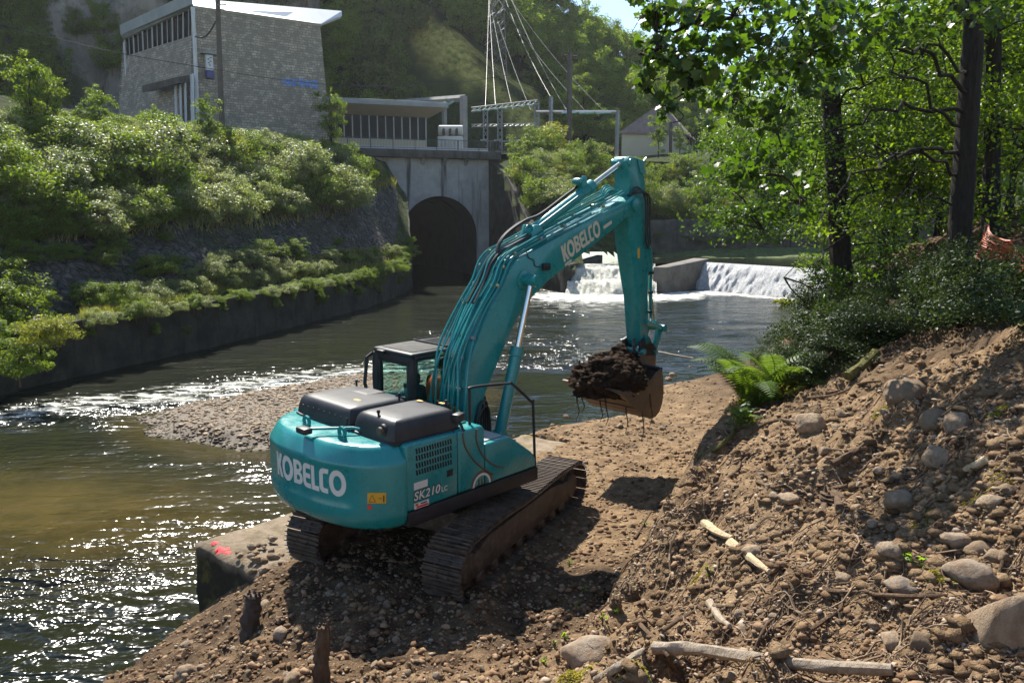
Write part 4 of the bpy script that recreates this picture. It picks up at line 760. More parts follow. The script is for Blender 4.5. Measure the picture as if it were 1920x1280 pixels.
top = Vector(aty(932, -150, 128)); base = Vector((go.x, 128, 12)); 
for sx_, sy_ in ((1,1),(1,-1),(-1,1),(-1,-1)): MB().tube([base+Vector((sx_*1.55, sy_*1.55, 0))-go, top+Vector((sx_*.55, sy_*.55, 0))-go], .11, 4).build('leg', MAT['lattice_steel'], pl_)
m = MB(); nb = 18
for i in range(nb):
    f0, f1 = i/nb, (i+1)/nb; a, b = base.lerp(top, f0), base.lerp(top, f1); w0, w1 = 1.55+(.55-1.55)*f0, 1.55+(.55-1.55)*f1; c4 = [Vector((1,1,0)), Vector((-1,1,0)), Vector((-1,-1,0)), Vector((1,-1,0))]
    for k in range(4): m.tube([a+c4[k]*w0-go, b+c4[(k+1) % 4]*w1-go], .06, 3); m.tube([a+c4[(k+1) % 4]*w0-go, b+c4[k]*w1-go], .06, 3)
tag(m.build('bracing', MAT['lattice_steel'], pl_), kind='stuff')
for i, (x_, y_) in enumerate(((922,28),(920,45),(918,62),(916,80),(915,96),(938,22),(938,40),(939,58),(940,76),(941,92))): MB().tube([Vector(aty(x_-7, y_+5, 126))-go, Vector(aty(x_+7, y_-5, 126))-go], .07, 4).build('step_bar', MAT['galvanised'], pl_)
WIRES = [((916,0),(910,201)), ((918,0),(929,197)), ((922,3),(962,206)), ((926,0),(995,206)), ((954,0),(1032,181)), ((966,0),(1062,206)), ((949,5),(1096,206)), ((969,0),(1130,206))]
for i, (t_, b_) in enumerate(WIRES):
    a = Vector(aty(*b_, 104+(i < 4)*4)); b = Vector(aty(*t_, 127)); ext = b+(b-a)*.5; P = []
    for j in range(13): f = j/12; p = a.lerp(ext, f); p.z -= 4*f*(1-f)*1.4; P.append(p-a)
    o = tubeobj('power_line', P, .016, MAT['wire'], None, 5); o.location = a; tag(o, 'pale power line slanting from the switchyard up to the pylon', 'cable', 'power lines between switchyard and pylon')
# transformer and a row of black insulators on plinths
tf = empty('transformer', aty(845, 272, 100)); tag(tf, 'pale grey transformer with bushings beside the concrete gantry', 'transformer'); tf.location.z = 12.35
MB().bb(-1.5,1.5,-1,1,0,2.6).build('tank', MAT['transformer_grey'], tf, bevel=.08)
for k in range(6): MB().bb(-1.4+k*.5,-1.15+k*.5,-1.35,-1.02,.3,2.2).build('radiator_fin', MAT['transformer_grey'], tf)
MB().lathe([(.55,-1.5),(.6,-1.4),(.6,1.4),(.55,1.5)], (0,.2,3.4), 'x', 14).build('conservator', MAT['transformer_grey'], tf)
for k in (-1,0,1): MB().lathe([(.16,2.6),(.2,2.8),(.13,2.95),(.2,3.1),(.13,3.25),(.2,3.4),(.06,3.6)], (k*.8,-.6,0), 'z', 10).build('bushing', MAT['weathered_pole'], tf)
ins = None
for i, px_ in enumerate((908,922,934,949,962,973,985,997)):
    p = aty(px_, 268, 101+(i % 2)*1.4)
    if ins is None:
        ins = empty('circuit_breaker'); MB().bb(-.35,.35,-.35,.35,0,1.0).build('plinth', MAT['concrete_pale'], ins); MB().lathe([(.16,1.0),(.24,1.1),(.15,1.25),(.24,1.4),(.15,1.55),(.24,1.7),(.15,1.85),(.24,2.0),(.1,2.25)], (0,0,0), 'z', 10).build('insulator', MAT['dark_print'], ins); MB().bb(-.5,.5,-.06,.06,2.25,2.37).build('terminal', MAT['galvanised'], ins); t = ins
    else: t = copy_tree(ins)
    t.location = (p[0], p[1], 12.35); tag(t, 'black column insulator on a pale plinth in the switchyard', 'insulator', 'insulators in the switchyard')
# wooden pole and cable in front of the powerhouse
wp = empty('wooden_pole', (aty(416, 232, 66)[0], 66, 11.6)); tag(wp, 'brown wooden pole in front of the stone powerhouse', 'pole'); go = Vector(wp.location)
tubeobj('shaft', [Vector((0,0,0)), Vector(aty(413, 150, 66))-go, Vector(aty(407, -40, 66))-go], [.24,.22,.18], MAT['weathered_pole'], wp, 8)
gbeam(wp, go, [aty(408, 10, 65.8), aty(424, 9, 65.8)], .07, 'bracket', MAT['galvanised']); gbeam(wp, go, [aty(411, 17, 65.8), aty(421, 19, 65.8)], .06, 'bracket', MAT['galvanised'])
tubeobj('drop_cable', catmull([Vector(aty(408, 35, 65.8))-go, Vector(aty(392, 62, 67))-go, Vector(aty(380, 70, 69))-go, Vector(aty(366, 69, 71))-go], 5), .07, MAT['wire_dark'], wp, 5)
o = tubeobj('overhead_cable', catmull([aty(-40, 38, 52), aty(120, 76, 56), aty(240, 103, 62), aty(412, 132, 65.7), aty(520, 149, 68), aty(640, 160, 70), aty(760, 160, 78), aty(900, 150, 88), aty(1066, 118, 96.8)], 6), .026, MAT['wire_dark'], None, 5); tag(o, 'thin dark cable crossing in front of the powerhouse', 'cable')
hp = empty('house_pole', aty(1258, 272, 112)); tag(hp, 'short dark pole with a wire in front of the small house', 'pole'); go = Vector(hp.location); gbeam(hp, go, [(go.x, go.y, 12), aty(1258, 229, 112)], .22, 'shaft', MAT['weathered_pole'], 8); gbeam(hp, go, [aty(1258, 229, 112), aty(1340, 224, 116)], .04, 'wire', MAT['wire_dark'])
# ================================================================== EXCAVATOR (local axes: x forward, y left, z up)
EXO = Vector((-1.0, 12.47, .03)); YAW, TYAW = R(43), R(27)
def exrot(yaw, mp=R(.75), mr=R(1.2)):
    Ry = Matrix(((math.cos(mp),0,-math.sin(mp)),(0,1,0),(math.sin(mp),0,math.cos(mp)))); Rx = Matrix(((1,0,0),(0,math.cos(mr),-math.sin(mr)),(0,math.sin(mr),math.cos(mr))))
    B = Matrix(((math.sin(yaw),-math.cos(yaw),0),(math.cos(yaw),math.sin(yaw),0),(0,0,1))); return B @ Rx @ Ry
XR = exrot(YAW); ex = empty('excavator', EXO, XR.to_euler()); tag(ex, 'teal tracked excavator lifting a bucket of soil on the river bank', 'excavator')
def m2w(p): return XR @ Vector(p) + EXO
def mray(px, py): return XR.transposed() @ (Vector((0,0,CAMH))-EXO), (XR.transposed() @ Vector(ray(px, py))).normalized()
T = MAT['teal_paint']; BK = MAT['black_plastic']; BS = MAT['black_steel']
# ---- undercarriage
uc = MB(); uc.bb(-1.0,1.0,-.95,.95,.42,.80); uc.lathe([(.72,.78),(.72,1.06)], n=28); uco = uc.build('undercarriage', MAT['track_steel'], ex, bevel=.04); uco.rotation_euler = (0,0,YAW-TYAW)
RAD, HALF = .40, 1.80; PER = 4*HALF+2*math.pi*RAD; NS = 52
def path(t):
    t = (t % 1)*PER
    if t < 2*HALF:
        x = -HALF+t; sag = .05*math.sin(math.pi*(t/(2*HALF)))*1.0+.035*math.sin(3*math.pi*t/(2*HALF)); return x, RAD+.42+sag*.6, 0.0
    t -= 2*HALF
    if t < math.pi*RAD: a = t/RAD; return HALF+RAD*math.sin(a), .42+RAD*math.cos(a), -a
    t -= math.pi*RAD
    if t < 2*HALF: return HALF-t, .42-RAD, -math.pi
    t -= 2*HALF; a = t/RAD; return -HALF-RAD*math.sin(a), .42-RAD*math.cos(a), -math.pi-a
sm = MB(); sm.bb(-.086,.086,-.30,.30,-.012,.012)
for gx_ in (-.074, -.008, .058): sm.add([(gx_-.012,-.30,.012),(gx_+.012,-.30,.012),(gx_+.007,-.30,.062),(gx_-.007,-.30,.062),(gx_-.012,.30,.012),(gx_+.012,.30,.012),(gx_+.007,.30,.062),(gx_-.007,.30,.062)], [(0,1,2,3),(7,6,5,4),(1,5,6,2),(0,3,7,4),(3,2,6,7)])
for by_ in (-.09, .09):
    for bx_ in (-.045, .03): sm.box((bx_, by_, .02), (.03,.03,.018))
shoe_me = None
for sgn, lab in ((1, 'far left crawler track'), (-1, 'right crawler track nearest the camera')):
    yc = sgn*1.195; f = MB()
    f.prism([(-1.75,.22),(1.65,.22),(1.75,.32),(1.65,.56),(.9,.68),(-1.2,.68),(-1.65,.56)], yc-.19, yc+.19); f.bb(-.5,.5,yc-.3 if sgn > 0 else yc+.19, yc-.19 if sgn > 0 else yc+.3,.3,.62); f.bb(1.0,1.55,yc-.2,yc+.2,.30,.60)
    fr = f.build('track_frame', MAT['track_steel'], ex, bevel=.025); fr.rotation_euler = (0,0,YAW-TYAW); fr['label'] = lab
    for i in range(NS):
        x, z, a = path(i/NS); th = -a
        if shoe_me is None: o = sm.build('track_shoe', MAT['track_steel'], fr); shoe_me = o.data
        else: o = put('track_shoe', shoe_me, None, fr)
        o.location = (x, yc, z); o.rotation_euler = (0, th, 0)
    for nm, xx in (('sprocket', -HALF), ('idler', HALF)):
        g = MB().lathe([(.1,-.12),(.34,-.10),(.365,-.05),(.365,.05),(.34,.10),(.1,.12)], (xx, yc, .42), 'y', 26)
        if nm == 'sprocket':
            for k in range(13): a = 2*math.pi*k/13; g.box((xx+.37*math.cos(a), yc, .42+.37*math.sin(a)), (.05,.09,.05))
        g.lathe([(.20,-.2),(.22,-.17),(.22,.17),(.20,.2)], (xx, yc, .42), 'y', 16); g.build(nm, MAT['track_steel'], fr, bevel=.01)
    for k in range(8): MB().lathe([(.06,-.2),(.1,-.16),(.1,.16),(.06,.2)], (-1.45+k*.41, yc, .17), 'y', 14).build('roller', MAT['track_steel'], fr)
    ch = MB()
    for i in range(NS*2): x, z, a = path(i/NS/2); ch.box((x+.06*math.sin(a), yc, z-.06*math.cos(a)), (.11,.16,.07), Matrix.Rotation(-a, 3, 'Y'))
    ch.build('chain', MAT['track_steel'], fr)
# ---- revolving frame
MB().prismz([(-2.0,-1.28),(.5,-1.28),(.5,-.5),(1.15,-.5),(1.15,1.30),(-2.0,1.30)], 1.09, 1.26).build('revolving_frame', BS, ex, bevel=.03)
MB().prism([(-2.02,1.075),(.58,1.075),(.58,1.285),(-2.02,1.285)], -1.375, -1.0).build('skirt', BS, ex, bevel=.02)
MB().prism([(-2.02,1.075),(1.2,1.075),(1.2,1.285),(-2.02,1.285)], 1.0, 1.375).build('skirt', BS, ex, bevel=.02)
# counterweight
half = [(-2.80,0),(-2.785,.3),(-2.73,.6),(-2.62,.9),(-2.47,1.13),(-2.28,1.29),(-2.10,1.355),(-2.03,1.36)]
plan = catmull([(x-.05*math.sin(math.pi*min(1, y/1.36)), y+.05*(y > .8), 0) for x, y in reversed(half)]+[(x, -y, 0) for x, y in half[1:]], 8)     # from +y round to -y
plan = [(p[0], p[1]) for p in plan]; npn = len(plan)
zl = [(1.05,.30),(1.055,.22),(1.075,.13),(1.12,.06),(1.19,.02),(1.27,0),(1.37,0),(1.40,.003),(1.43,.018),(1.5,.022),(1.6,.022),(1.7,.022),(1.8,.022),(1.88,.02),(1.92,.006),(1.955,0),(1.985,.006),(2.01,.018),(2.08,.065),(2.15,.112),(2.18,.14),(2.2,.17),(2.208,.21),(2.21,.32)]
V = []
for z, ins_ in zl:
    for x, y in plan:
        r_ = 1.0
        if .003 <= ins_ <= .022 and 1.39 < z < 1.93: r_ = 1-float(smooth(.85, 1.0, np.array(abs(y+.0))))      # recessed rear panel
        c = Vector((-1.9, 0)); d = (Vector((x, y))-c); ln = d.length; ii = ins_*r_ if 1.39 < z < 1.93 else ins_
        p = c+d*(1-ii/ln); V.append((min(p.x, -2.03) if abs(y) > 1.34 else p.x, p.y, z))
m = MB(); m.add(V, [(i*npn+k, i*npn+k+1, (i+1)*npn+k+1, (i+1)*npn+k) for i in range(len(zl)-1) for k in range(npn-1)])
b = len(zl)-1; m.add([(-2.02, V[b*npn][1], 2.21)]+[V[b*npn+k] for k in range(npn)]+[(-2.02, V[b*npn+npn-1][1], 2.21)], [tuple(range(npn+2))])
m.add([V[0*npn+k] for k in range(npn)], [tuple(range(npn-1, -1, -1))])
ends = [[V[i*npn+e] for i in range(len(zl))] for e in (0, npn-1)]
n_ = len(zl); m.add(ends[0]+ends[1], [(i, i+1, n_+i+1, n_+i) for i in range(n_-1)])
cw = m.build('counterweight', T, ex, smooth=True, angle=40); cw.data.shade_smooth()
try: cw.data.set_sharp_from_angle(angle=R(24))
except Exception: pass
CWB = bvh_of(cw.data)
# arc-length along the rear for the lettering
PLs = np.array(plan); cum = np.concatenate([[0], np.cumsum(np.hypot(*np.diff(PLs, axis=0).T))])
def cw_hit(px, py):
    o, d = mray(px, py); p, n, i, t = CWB.ray_cast(o, d); return p, n
def s_of(p): k = int(np.argmin((PLs[:, 0]-p.x)**2+(PLs[:, 1]-p.y)**2)); return cum[k]
def cw_pt(s_, z, lift=.006):
    x, y = np.interp(s_, cum, PLs[:, 0]), np.interp(s_, cum, PLs[:, 1]); o = Vector((-1.9, 0, z)); d = Vector((x+1.9, y, 0)).normalized(); p, n, i, t = CWB.ray_cast(Vector((x, y, z))+d*1.0, -d)
    return (p+d*lift) if p else Vector((x, y, z))
def arcp(cx, cy, rx_, ry_, a0, a1, n=14): return [(cx+rx_*math.cos(R(a0+(a1-a0)*i/n)), cy+ry_*math.sin(R(a0+(a1-a0)*i/n))) for i in range(n+1)]
def logo_glyphs():
    """heavy rounded capitals K O B E L C O, unit height; each as outer line + holes"""
    G = []; x = 0
    G.append(([(x,0),(x+.22,0),(x+.22,.36),(x+.40,0),(x+.66,0),(x+.40,.52),(x+.62,1),(x+.37,1),(x+.22,.66),(x+.22,1),(x,1)], [])); x += .60
    def O(x0): return (arcp(x0+.44, .5, .44, .53, 0, 360, 28)[:-1], [arcp(x0+.44, .5, .215, .30, 0, 360, 24)[:-1]])
    G.append(O(x)); x += .92
    G.append(([(x,0)]+arcp(x+.36, .27, .29, .27, -90, 75, 8)+arcp(x+.34, .755, .27, .245, -60, 90, 8)+[(x,1)], [[(x+.22,.18)]+arcp(x+.34, .28, .10, .10, -90, 90, 6)+[(x+.22,.38)], [(x+.22,.62)]+arcp(x+.32, .72, .10, .10, -90, 90, 6)+[(x+.22,.82)]])); x += .68
    G.append((arcp(x+.26, .26, .26, .26, 180, 270, 6)+[(x+.56,0),(x+.56,.2),(x+.32,.2)]+arcp(x+.30, .28, .08, .08, 270, 180, 4)+[(x+.22,.40),(x+.54,.40),(x+.54,.60),(x+.22,.60)]+arcp(x+.30, .72, .08, .08, 180, 90, 4)+[(x+.56,.80),(x+.56,1)]+arcp(x+.26, .74, .26, .26, 90, 180, 6), [])); x += .60
    G.append(([(x,0),(x+.50,0),(x+.50,.2),(x+.22,.2),(x+.22,1),(x,1)], [])); x += .52
    G.append((arcp(x+.24, .24, .24, .24, 180, 270, 6)+[(x+.50,0),(x+.50,.2),(x+.30,.2)]+arcp(x+.30, .28, .08, .08, 270, 180, 4)+[(x+.22,.72)]+arcp(x+.30, .72, .08, .08, 180, 90, 4)+[(x+.52,.80),(x+.56,1)]+arcp(x+.26, .74, .26, .26, 90, 180, 6), [])); x += .56
    G.append(O(x)); x += .88
    return G, x
def glyph_mesh(name, outer, holes):
    c = bpy.data.curves.new(name, 'CURVE'); c.dimensions = '2D'; c.fill_mode = 'BOTH'
    for P in [outer]+holes:
        s_ = c.splines.new('POLY'); s_.points.add(len(P)-1); s_.use_cyclic_u = True
        for q, (x, y) in zip(s_.points, P): q.co = (x, y, 0, 1)
    o = bpy.data.objects.new(name, c); COL.objects.link(o); dg = bpy.context.evaluated_depsgraph_get(); me = bpy.data.meshes.new_from_object(o.evaluated_get(dg)); bpy.data.objects.remove(o); bpy.data.curves.remove(c); return me
G, GW = logo_glyphs()
pK, _ = cw_hit(522, 887); pK2, _ = cw_hit(522, 845); pO, _ = cw_hit(649, 907); pO2, _ = cw_hit(632, 929); pO3, _ = cw_hit(632, 884)
sA, sB = s_of(pK), s_of(pO); zb_, zt_ = (pK.z+pO2.z)/2, (pK2.z+pO3.z)/2
for outer, holes in G:
    me = glyph_mesh('logo_letter', outer, holes)
    bm = bmesh.new(); bm.from_mesh(me); bmesh.ops.subdivide_edges(bm, edges=[e for e in bm.edges if e.calc_length() > .25], cuts=2); bm.to_mesh(me); bm.free()
    for v in me.vertices: v.co = cw_pt(sA+(sB-sA)*v.co.x/GW, zb_+(zt_-zb_)*v.co.y)
    me.materials.clear(); put('logo_letter', me, MAT['white_print'], cw)
def cw_patch(name, x0, x1, y0, y1, mat, lift=.006):
    V = [];
    for j in range(5):
        for i in range(7): p, n = cw_hit(x0+(x1-x0)*i/6, y0+(y1-y0)*j/4); V.append(p+n*lift)
    return MB().add(V, [(j*7+i, j*7+i+1, (j+1)*7+i+1, (j+1)*7+i) for j in range(4) for i in range(6)]).build(name, mat, cw)
cw_patch('warning_sticker', 689, 724, 923, 943, MAT['yellow_print'])
def cw_line(name, P, w_, mat, lift=.011):
    Q = [];
    for a in P: p, n = cw_hit(*a); Q.append(p+n*lift)
    return MB().tube(Q, w_, 4).build(name, mat, cw)
cw_line('sticker_print', [(692,940),(698,927),(704,940),(692,940)], .004, MAT['dark_print']); cw_line('sticker_print', [(710,933),(716,934)], .004, MAT['dark_print']); cw_line('sticker_print', [(719.5,928),(719.5,940)], .008, MAT['dark_print'])
p, n = cw_hit(693, 950); MB().add([p+n*.006+(n.cross(Vector((0,0,1))).normalized()*math.cos(a)+Vector((0,0,1))*math.sin(a))*.032 for a in np.linspace(0, 2*math.pi, 17)[:-1]], [tuple(range(16))]).build('red_reflector', MAT['red_print'], cw)
for (ex_, ey_) in ((-2.45,.30),(-2.42,-.50)):      # lifting eyes
    V = [];
    for r_ in (.045, .085):
        for k in range(14): a = 2*math.pi*k/14; V += [(ex_-.018, ey_+r_*math.cos(a), 2.30+r_*math.sin(a)), (ex_+.018, ey_+r_*math.cos(a), 2.30+r_*math.sin(a))]
    F = [];
    for k in range(14):
        a0, a1 = 2*k, 2*((k+1) % 14); b0, b1 = 28+a0, 28+a1; F += [(a0,a0+1,a1+1,a1),(b0,b1,b1+1,b0+1),(a0,a1,b1,b0),(a0+1,b0+1,b1+1,a1+1)]
    MB().add(V, F).bb(ex_-.018,ex_+.018,ey_-.085,ey_+.085,2.20,2.25).build('lifting_eye', T, cw)
MB().tube([(-2.62,-.05,2.30),(-2.19,-.43,2.30),(-2.12,-.5,2.28)], .022, 8).build('camera_arm', T, cw, smooth=True)
MB().bb(-2.76,-2.62,-.12,.10,2.24,2.33).build('rear_camera', BK, cw, bevel=.025)
# side bodies
def part(name, prof, y0, y1, mat=T, bev=.035, **k): return MB().prism(prof, y0, y1).build(name, mat, ex, bevel=bev, seg=3, **k)
part('engine_door', [(-2.025,1.29),(-1.105,1.29),(-1.105,2.195),(-2.025,2.215)], -1.355, -.45)
part('tank', [(-1.098,1.29),(-.565,1.29),(-.565,2.12),(-.62,2.2),(-1.098,2.2)], -1.355, -.40, bev=.045)
part('tool_box', [(-.56,1.29),(.56,1.29),(.56,1.44),(.44,1.56),(-.04,1.90),(-.56,1.90)], -1.355, -.42)
part('left_door', [(-2.025,1.29),(-.46,1.29),(-.46,2.15),(-2.025,2.21)], .45, 1.355)
part('engine_deck', [(-2.02,1.27),(-.35,1.27),(-.35,2.10),(-2.02,2.19)], -.44, .44)
# louvres, handle, print on the engine door
lv = MB()
for r_, (za, zb2) in enumerate(((2.06,2.135),(1.965,2.04),(1.86,1.935),(1.765,1.84))):
    for k in range(14): x0 = -1.86+k*.047; lv.add([(x0,-1.357,za),(x0+.028,-1.357,za),(x0+.016,-1.357,zb2),(x0-.012,-1.357,zb2),(x0,-1.34,za),(x0+.028,-1.34,za),(x0+.016,-1.34,zb2),(x0-.012,-1.34,zb2)], [(0,1,2,3),(0,4,5,1),(1,5,6,2),(2,6,7,3),(3,7,4,0)])
tag(lv.build('louvre_slots', MAT['void'], ex), kind='stuff')
MB().bb(-1.32,-1.20,-1.358,-1.34,1.60,1.70).build('door_handle', MAT['black_steel'], ex, bevel=.008)
def side_text(txt, x0, x1, z0, hgt, mat, y, off, shear=.18, name='print'):
    me = font_mesh(name, txt, 1, 0, off, shear); xs_ = [v.co.x for v in me.vertices]; ys_ = [v.co.y for v in me.vertices]; a, b2, c, d = min(xs_), max(xs_), min(ys_), max(ys_)
    for v in me.vertices: v.co = (x0+(x1-x0)*(v.co.x-a)/(b2-a), y, z0+hgt*(v.co.y-c)/(d-c))
    return put(name, me, mat, ex)
side_text('SK210', -1.93, -1.43, 1.405, .155, MAT['dark_print'], -1.358, .055); side_text('SK210', -1.915, -1.445, 1.42, .125, MAT['grey_print'], -1.361, .02); side_text('LC', -1.42, -1.31, 1.415, .075, MAT['grey_print'], -1.359, .02, .0)
def sq(name, x0, x1, z0, z1, mat, y=-1.358, dz=0): return MB().add([(x0,y,z0),(x1,y,z0+dz),(x1,y,z1+dz),(x0,y,z1)], [(0,1,2,3)]).build(name, mat, ex)
sq('data_plate', -1.91, -1.67, 1.57, 1.67, MAT['white_print'], -1.3585); sq('owner_sticker', -1.91, -1.65, 1.30, 1.385, MAT['white_print']); sq('sticker_stripe', -1.87, -1.665, 1.308, 1.338, MAT['red_print'], -1.361); sq('sticker_print', -1.80, -1.69, 1.35, 1.368, MAT['dark_print'], -1.361); sq('sticker_print', -1.89, -1.84, 1.345, 1.375, MAT['red_print'], -1.361)
for k in range(4): sq('sticker_print', -1.86, -1.72, 1.59+k*.018, 1.594+k*.018, MAT['grey_print'], -1.361)
def ringarc(name, cx, cz, r0, r1, a0, a1, mat, y): V = []; N = 24; [V.extend([(cx+r0*math.cos(R(a0+(a1-a0)*i/N)), y, cz+r0*math.sin(R(a0+(a1-a0)*i/N))), (cx+r1*math.cos(R(a0+(a1-a0)*i/N)), y, cz+r1*math.sin(R(a0+(a1-a0)*i/N)))]) for i in range(N+1)]; return MB().add(V, [(2*i, 2*i+2, 2*i+3, 2*i+1) for i in range(N)]).build(name, mat, ex)
ringarc('emblem_ring', -.64, 1.305, .185, .225, 0, 180, MAT['brown_print'], -1.358); ringarc('emblem_ring', -.64, 1.305, .150, .183, 0, 180, MAT['white_print'], -1.358)
for k, xx in enumerate((-.70,-.64,-.58)): sq('emblem_bar', xx-.012, xx+.012, 1.31, 1.41, MAT['dark_print'])
for dx in (0, .17): MB().tube(catmull([(-1.02+dx*1.6,-1.36,2.17),(-.98+dx*1.4,-1.36,1.98),(-.82+dx*1.2,-1.36,1.74),(-.60+dx*1.3,-1.36,1.54),(-.42+dx*1.4,-1.36,1.46 if dx else 1.42)], 6), .013, 6).build('swoosh', MAT['brown_print'], ex, smooth=True)
# tank cap plate, mirror, handrail
MB().prismz([(-1.05,-1.1),(-.70,-1.1),(-.70,-.5),(-1.05,-.5)], 2.2, 2.225).build('tank_cover', T, ex, bevel=.01); MB().lathe([(.045,2.22),(.045,2.31),(.03,2.33)], (-.92,-.55,0), 'z', 14).build('filler_cap', MAT['chrome'], ex, smooth=True); MB().bb(-.84,-.76,-.66,-.58,2.225,2.25).build('yellow_cap', MAT['yellow_print'], ex)
for bx_, by_ in ((-1.03,-1.07),(-.72,-1.07),(-.72,-.53),(-1.03,-.53),(-.88,-1.07)): MB().lathe([(.014,2.22),(.014,2.24)], (bx_, by_, 0), 'z', 6).build('bolt', MAT['chrome'], ex)
mr_ = MB().box((-.98,-1.23,2.36), (.19,.13,.13), Matrix.Rotation(.3, 3, 'Z')).build('mirror', BK, ex, bevel=.03); MB().tube([(-1.0,-1.25,2.33),(-.99,-1.30,2.26),(-.98,-1.34,2.18)], .02, 6).build('mirror_stalk', BS, ex)
MB().tube(catmull([(-.73,-1.2,2.2),(-.73,-1.2,2.66),(-.68,-1.21,2.74),(.0,-1.27,2.69),(.08,-1.28,2.67),(.45,-1.33,2.34),(.48,-1.34,2.28),(.54,-1.34,1.29)], 5), .021, 8).build('handrail', BS, ex, smooth=True)
MB().tube([(-.5,-.55,1.9),(-.1,-.55,1.925),(.3,-.6,1.7)], .012, 6).build('tool_box_edge', MAT['chrome'], ex)
MB().prismz([(-.50,-1.25),(-.10,-1.25),(-.10,-.55),(-.50,-.55)], 1.902, 1.915).build('tread_plate', MAT['galvanised'], ex, bevel=.004)
# engine hood in two halves
def hood(name, x0, x1, y0, y1, ztop, rr=(.05,.05,.05,.05)):
    lv_ = [(2.185,-.02),(2.225,-.02),(2.23,.0),(2.35,.02),(2.43,.045),(2.468,.072),(2.489,.108),(ztop,.16),(ztop+.006,.36)]; V = []; N = 40
    for z, i_ in lv_:
        for k in range(N):
            a = 2*math.pi*k/N; c, s_ = math.cos(a), math.sin(a); p_ = 14; hx_, hy_ = (x1-x0)/2-i_, (y1-y0)/2-i_*.9; q = (abs(c)**p_+abs(s_)**p_)**(-1/p_); V.append(((x0+x1)/2+hx_*c*q, (y0+y1)/2+hy_*s_*q, z-.02*((x0+x1)/2+hx_*c*q+1.5)))
    n = len(lv_); F = [(i*N+k, i*N+(k+1) % N, (i+1)*N+(k+1) % N, (i+1)*N+k) for i in range(n-1) for k in range(N)]+[tuple((n-1)*N+k for k in range(N))]
    o = MB().add(V, F).build(name, BK, ex, smooth=True); o.data.shade_smooth(); return o
h1 = hood('engine_hood', -2.15, -1.02, -.285, 1.08, 2.50); h2 = hood('engine_hood', -2.13, -.93, -1.235, -.30, 2.50); h2['label'] = 'vented right half of the engine hood'
for k in range(9): MB().bb(-2.136,-2.09,-.2+k*.135,-.19+k*.135,2.27,2.38).build('rib', BK, h1, bevel=.004)
sb = MB()
for k in range(10): xx = -1.93+k*.085; sb.add([(xx,-1.222,2.29),(xx+.05,-1.222,2.29),(xx+.05,-1.19,2.395),(xx,-1.19,2.395)], [(0,1,2,3)]); sb.add([(xx,-1.15,2.455),(xx+.045,-1.15,2.455),(xx+.045,-1.05,2.492),(xx,-1.05,2.492)], [(0,1,2,3)])
for k in range(5):
    for j in range(2): sb.add([(-1.95+j*.12,-.95+k*.09,2.502-.0*j),(-1.86+j*.12,-.95+k*.09,2.502),(-1.86+j*.12,-.915+k*.09,2.504),(-1.95+j*.12,-.915+k*.09,2.504)], [(0,1,2,3)])
tag(sb.build('vent_slots', MAT['void'], h2), kind='stuff')
MB().lathe([(.085,0),(.085,.10),(.07,.10),(.07,.02)], (-2.13,-.98,2.36), 'x', 18).build('exhaust_surround', BK, h2, smooth=True); MB().lathe([(.055,-.08),(.055,.05),(.047,.05),(.047,-.06)], (-2.10,-.98,2.36), 'x', 16).build('exhaust_pipe', MAT['track_steel'], h2, smooth=True)
for (lx, ly) in ((-1.12,.95),(-1.2,-.2),(-1.0,-1.0),(-2.0,-.75)): MB().lathe([(.016,2.46),(.016,2.53),(.03,2.55),(.016,2.575)], (lx, ly, 0), 'z', 8).build('hood_latch', BS, h1 if ly > -.3 else h2)
for (lx, ly, w_) in ((-1.75,.05,.12),(-1.15,-.62,.10),(-1.02,-.95,.1)): MB().add([(lx,ly,2.512),(lx+.06,ly,2.511),(lx+.06,ly+w_,2.511),(lx,ly+w_,2.512)], [(0,1,2,3)]).build('amber_sticker', MAT['yellow_print'], h1 if ly > -.3 else h2)
MB().add([(-1.45,.25,2.506),(-1.12,.25,2.503),(-1.12,.62,2.503),(-1.45,.62,2.506),(-1.38,.32,2.512),(-1.16,.32,2.51),(-1.16,.55,2.51),(-1.38,.55,2.512)], [(0,1,5,4),(1,2,6,5),(2,3,7,6),(3,0,4,7),(4,5,6,7)]).build('hood_scoop', BK, h1)
MB().lathe([(.055,2.12),(.055,2.24),(.04,2.26)], (-.62,.78,0), 'z', 14).build('breather', T, ex, smooth=True)
# ---- cab
cx0, cx1, cy0, cy1, ct = -.42, 1.22, .44, 1.42, 2.92
cabm = MB(); cabm.prism([(cx0,1.27),(cx1-.05,1.27),(cx1,1.6),(cx1-.06,1.66),(cx0,2.12)], cy0, cy1); cab = cabm.build('cab', T, ex, bevel=.03); cab['label'] = 'operator cab with black frame and tinted glass'
def pil(P, w_=.055): MB().tube(P, w_, 10).build('pillar', BS, cab, smooth=True)
for yy in (cy0+.04, cy1-.04):
    pil([(cx0+.05,yy,2.05),(cx0+.03,yy,2.5),(cx0+.06,yy,ct-.06)], .085); pil([(cx1-.08,yy,1.6),(cx1-.02,yy,2.2),(cx1-.22,yy,ct-.06)], .05); pil([(cx0+.78,yy,1.6),(cx0+.80,yy,ct-.08)], .035)
    MB().tube([(cx0+.04,yy,ct-.05),(cx1-.2,yy,ct-.05)], .06, 8).build('roof_rail', BS, cab, smooth=True); MB().tube([(cx0+.04,yy,2.12),(cx0+.8,yy,2.02)], .05, 8).build('sill', BS, cab, smooth=True)
MB().bb(cx0,cx0+.09,cy0,cy1,ct-.19,ct-.03).build('rear_header', BS, cab, bevel=.03); MB().bb(cx0,cx0+.09,cy0,cy1,2.06,2.19).build('rear_sill', BS, cab, bevel=.03)
for yy in (cy0+.02, cy1-.15): MB().bb(cx0,cx0+.09,yy,yy+.13,2.1,ct-.1).build('rear_post', BS, cab, bevel=.03)
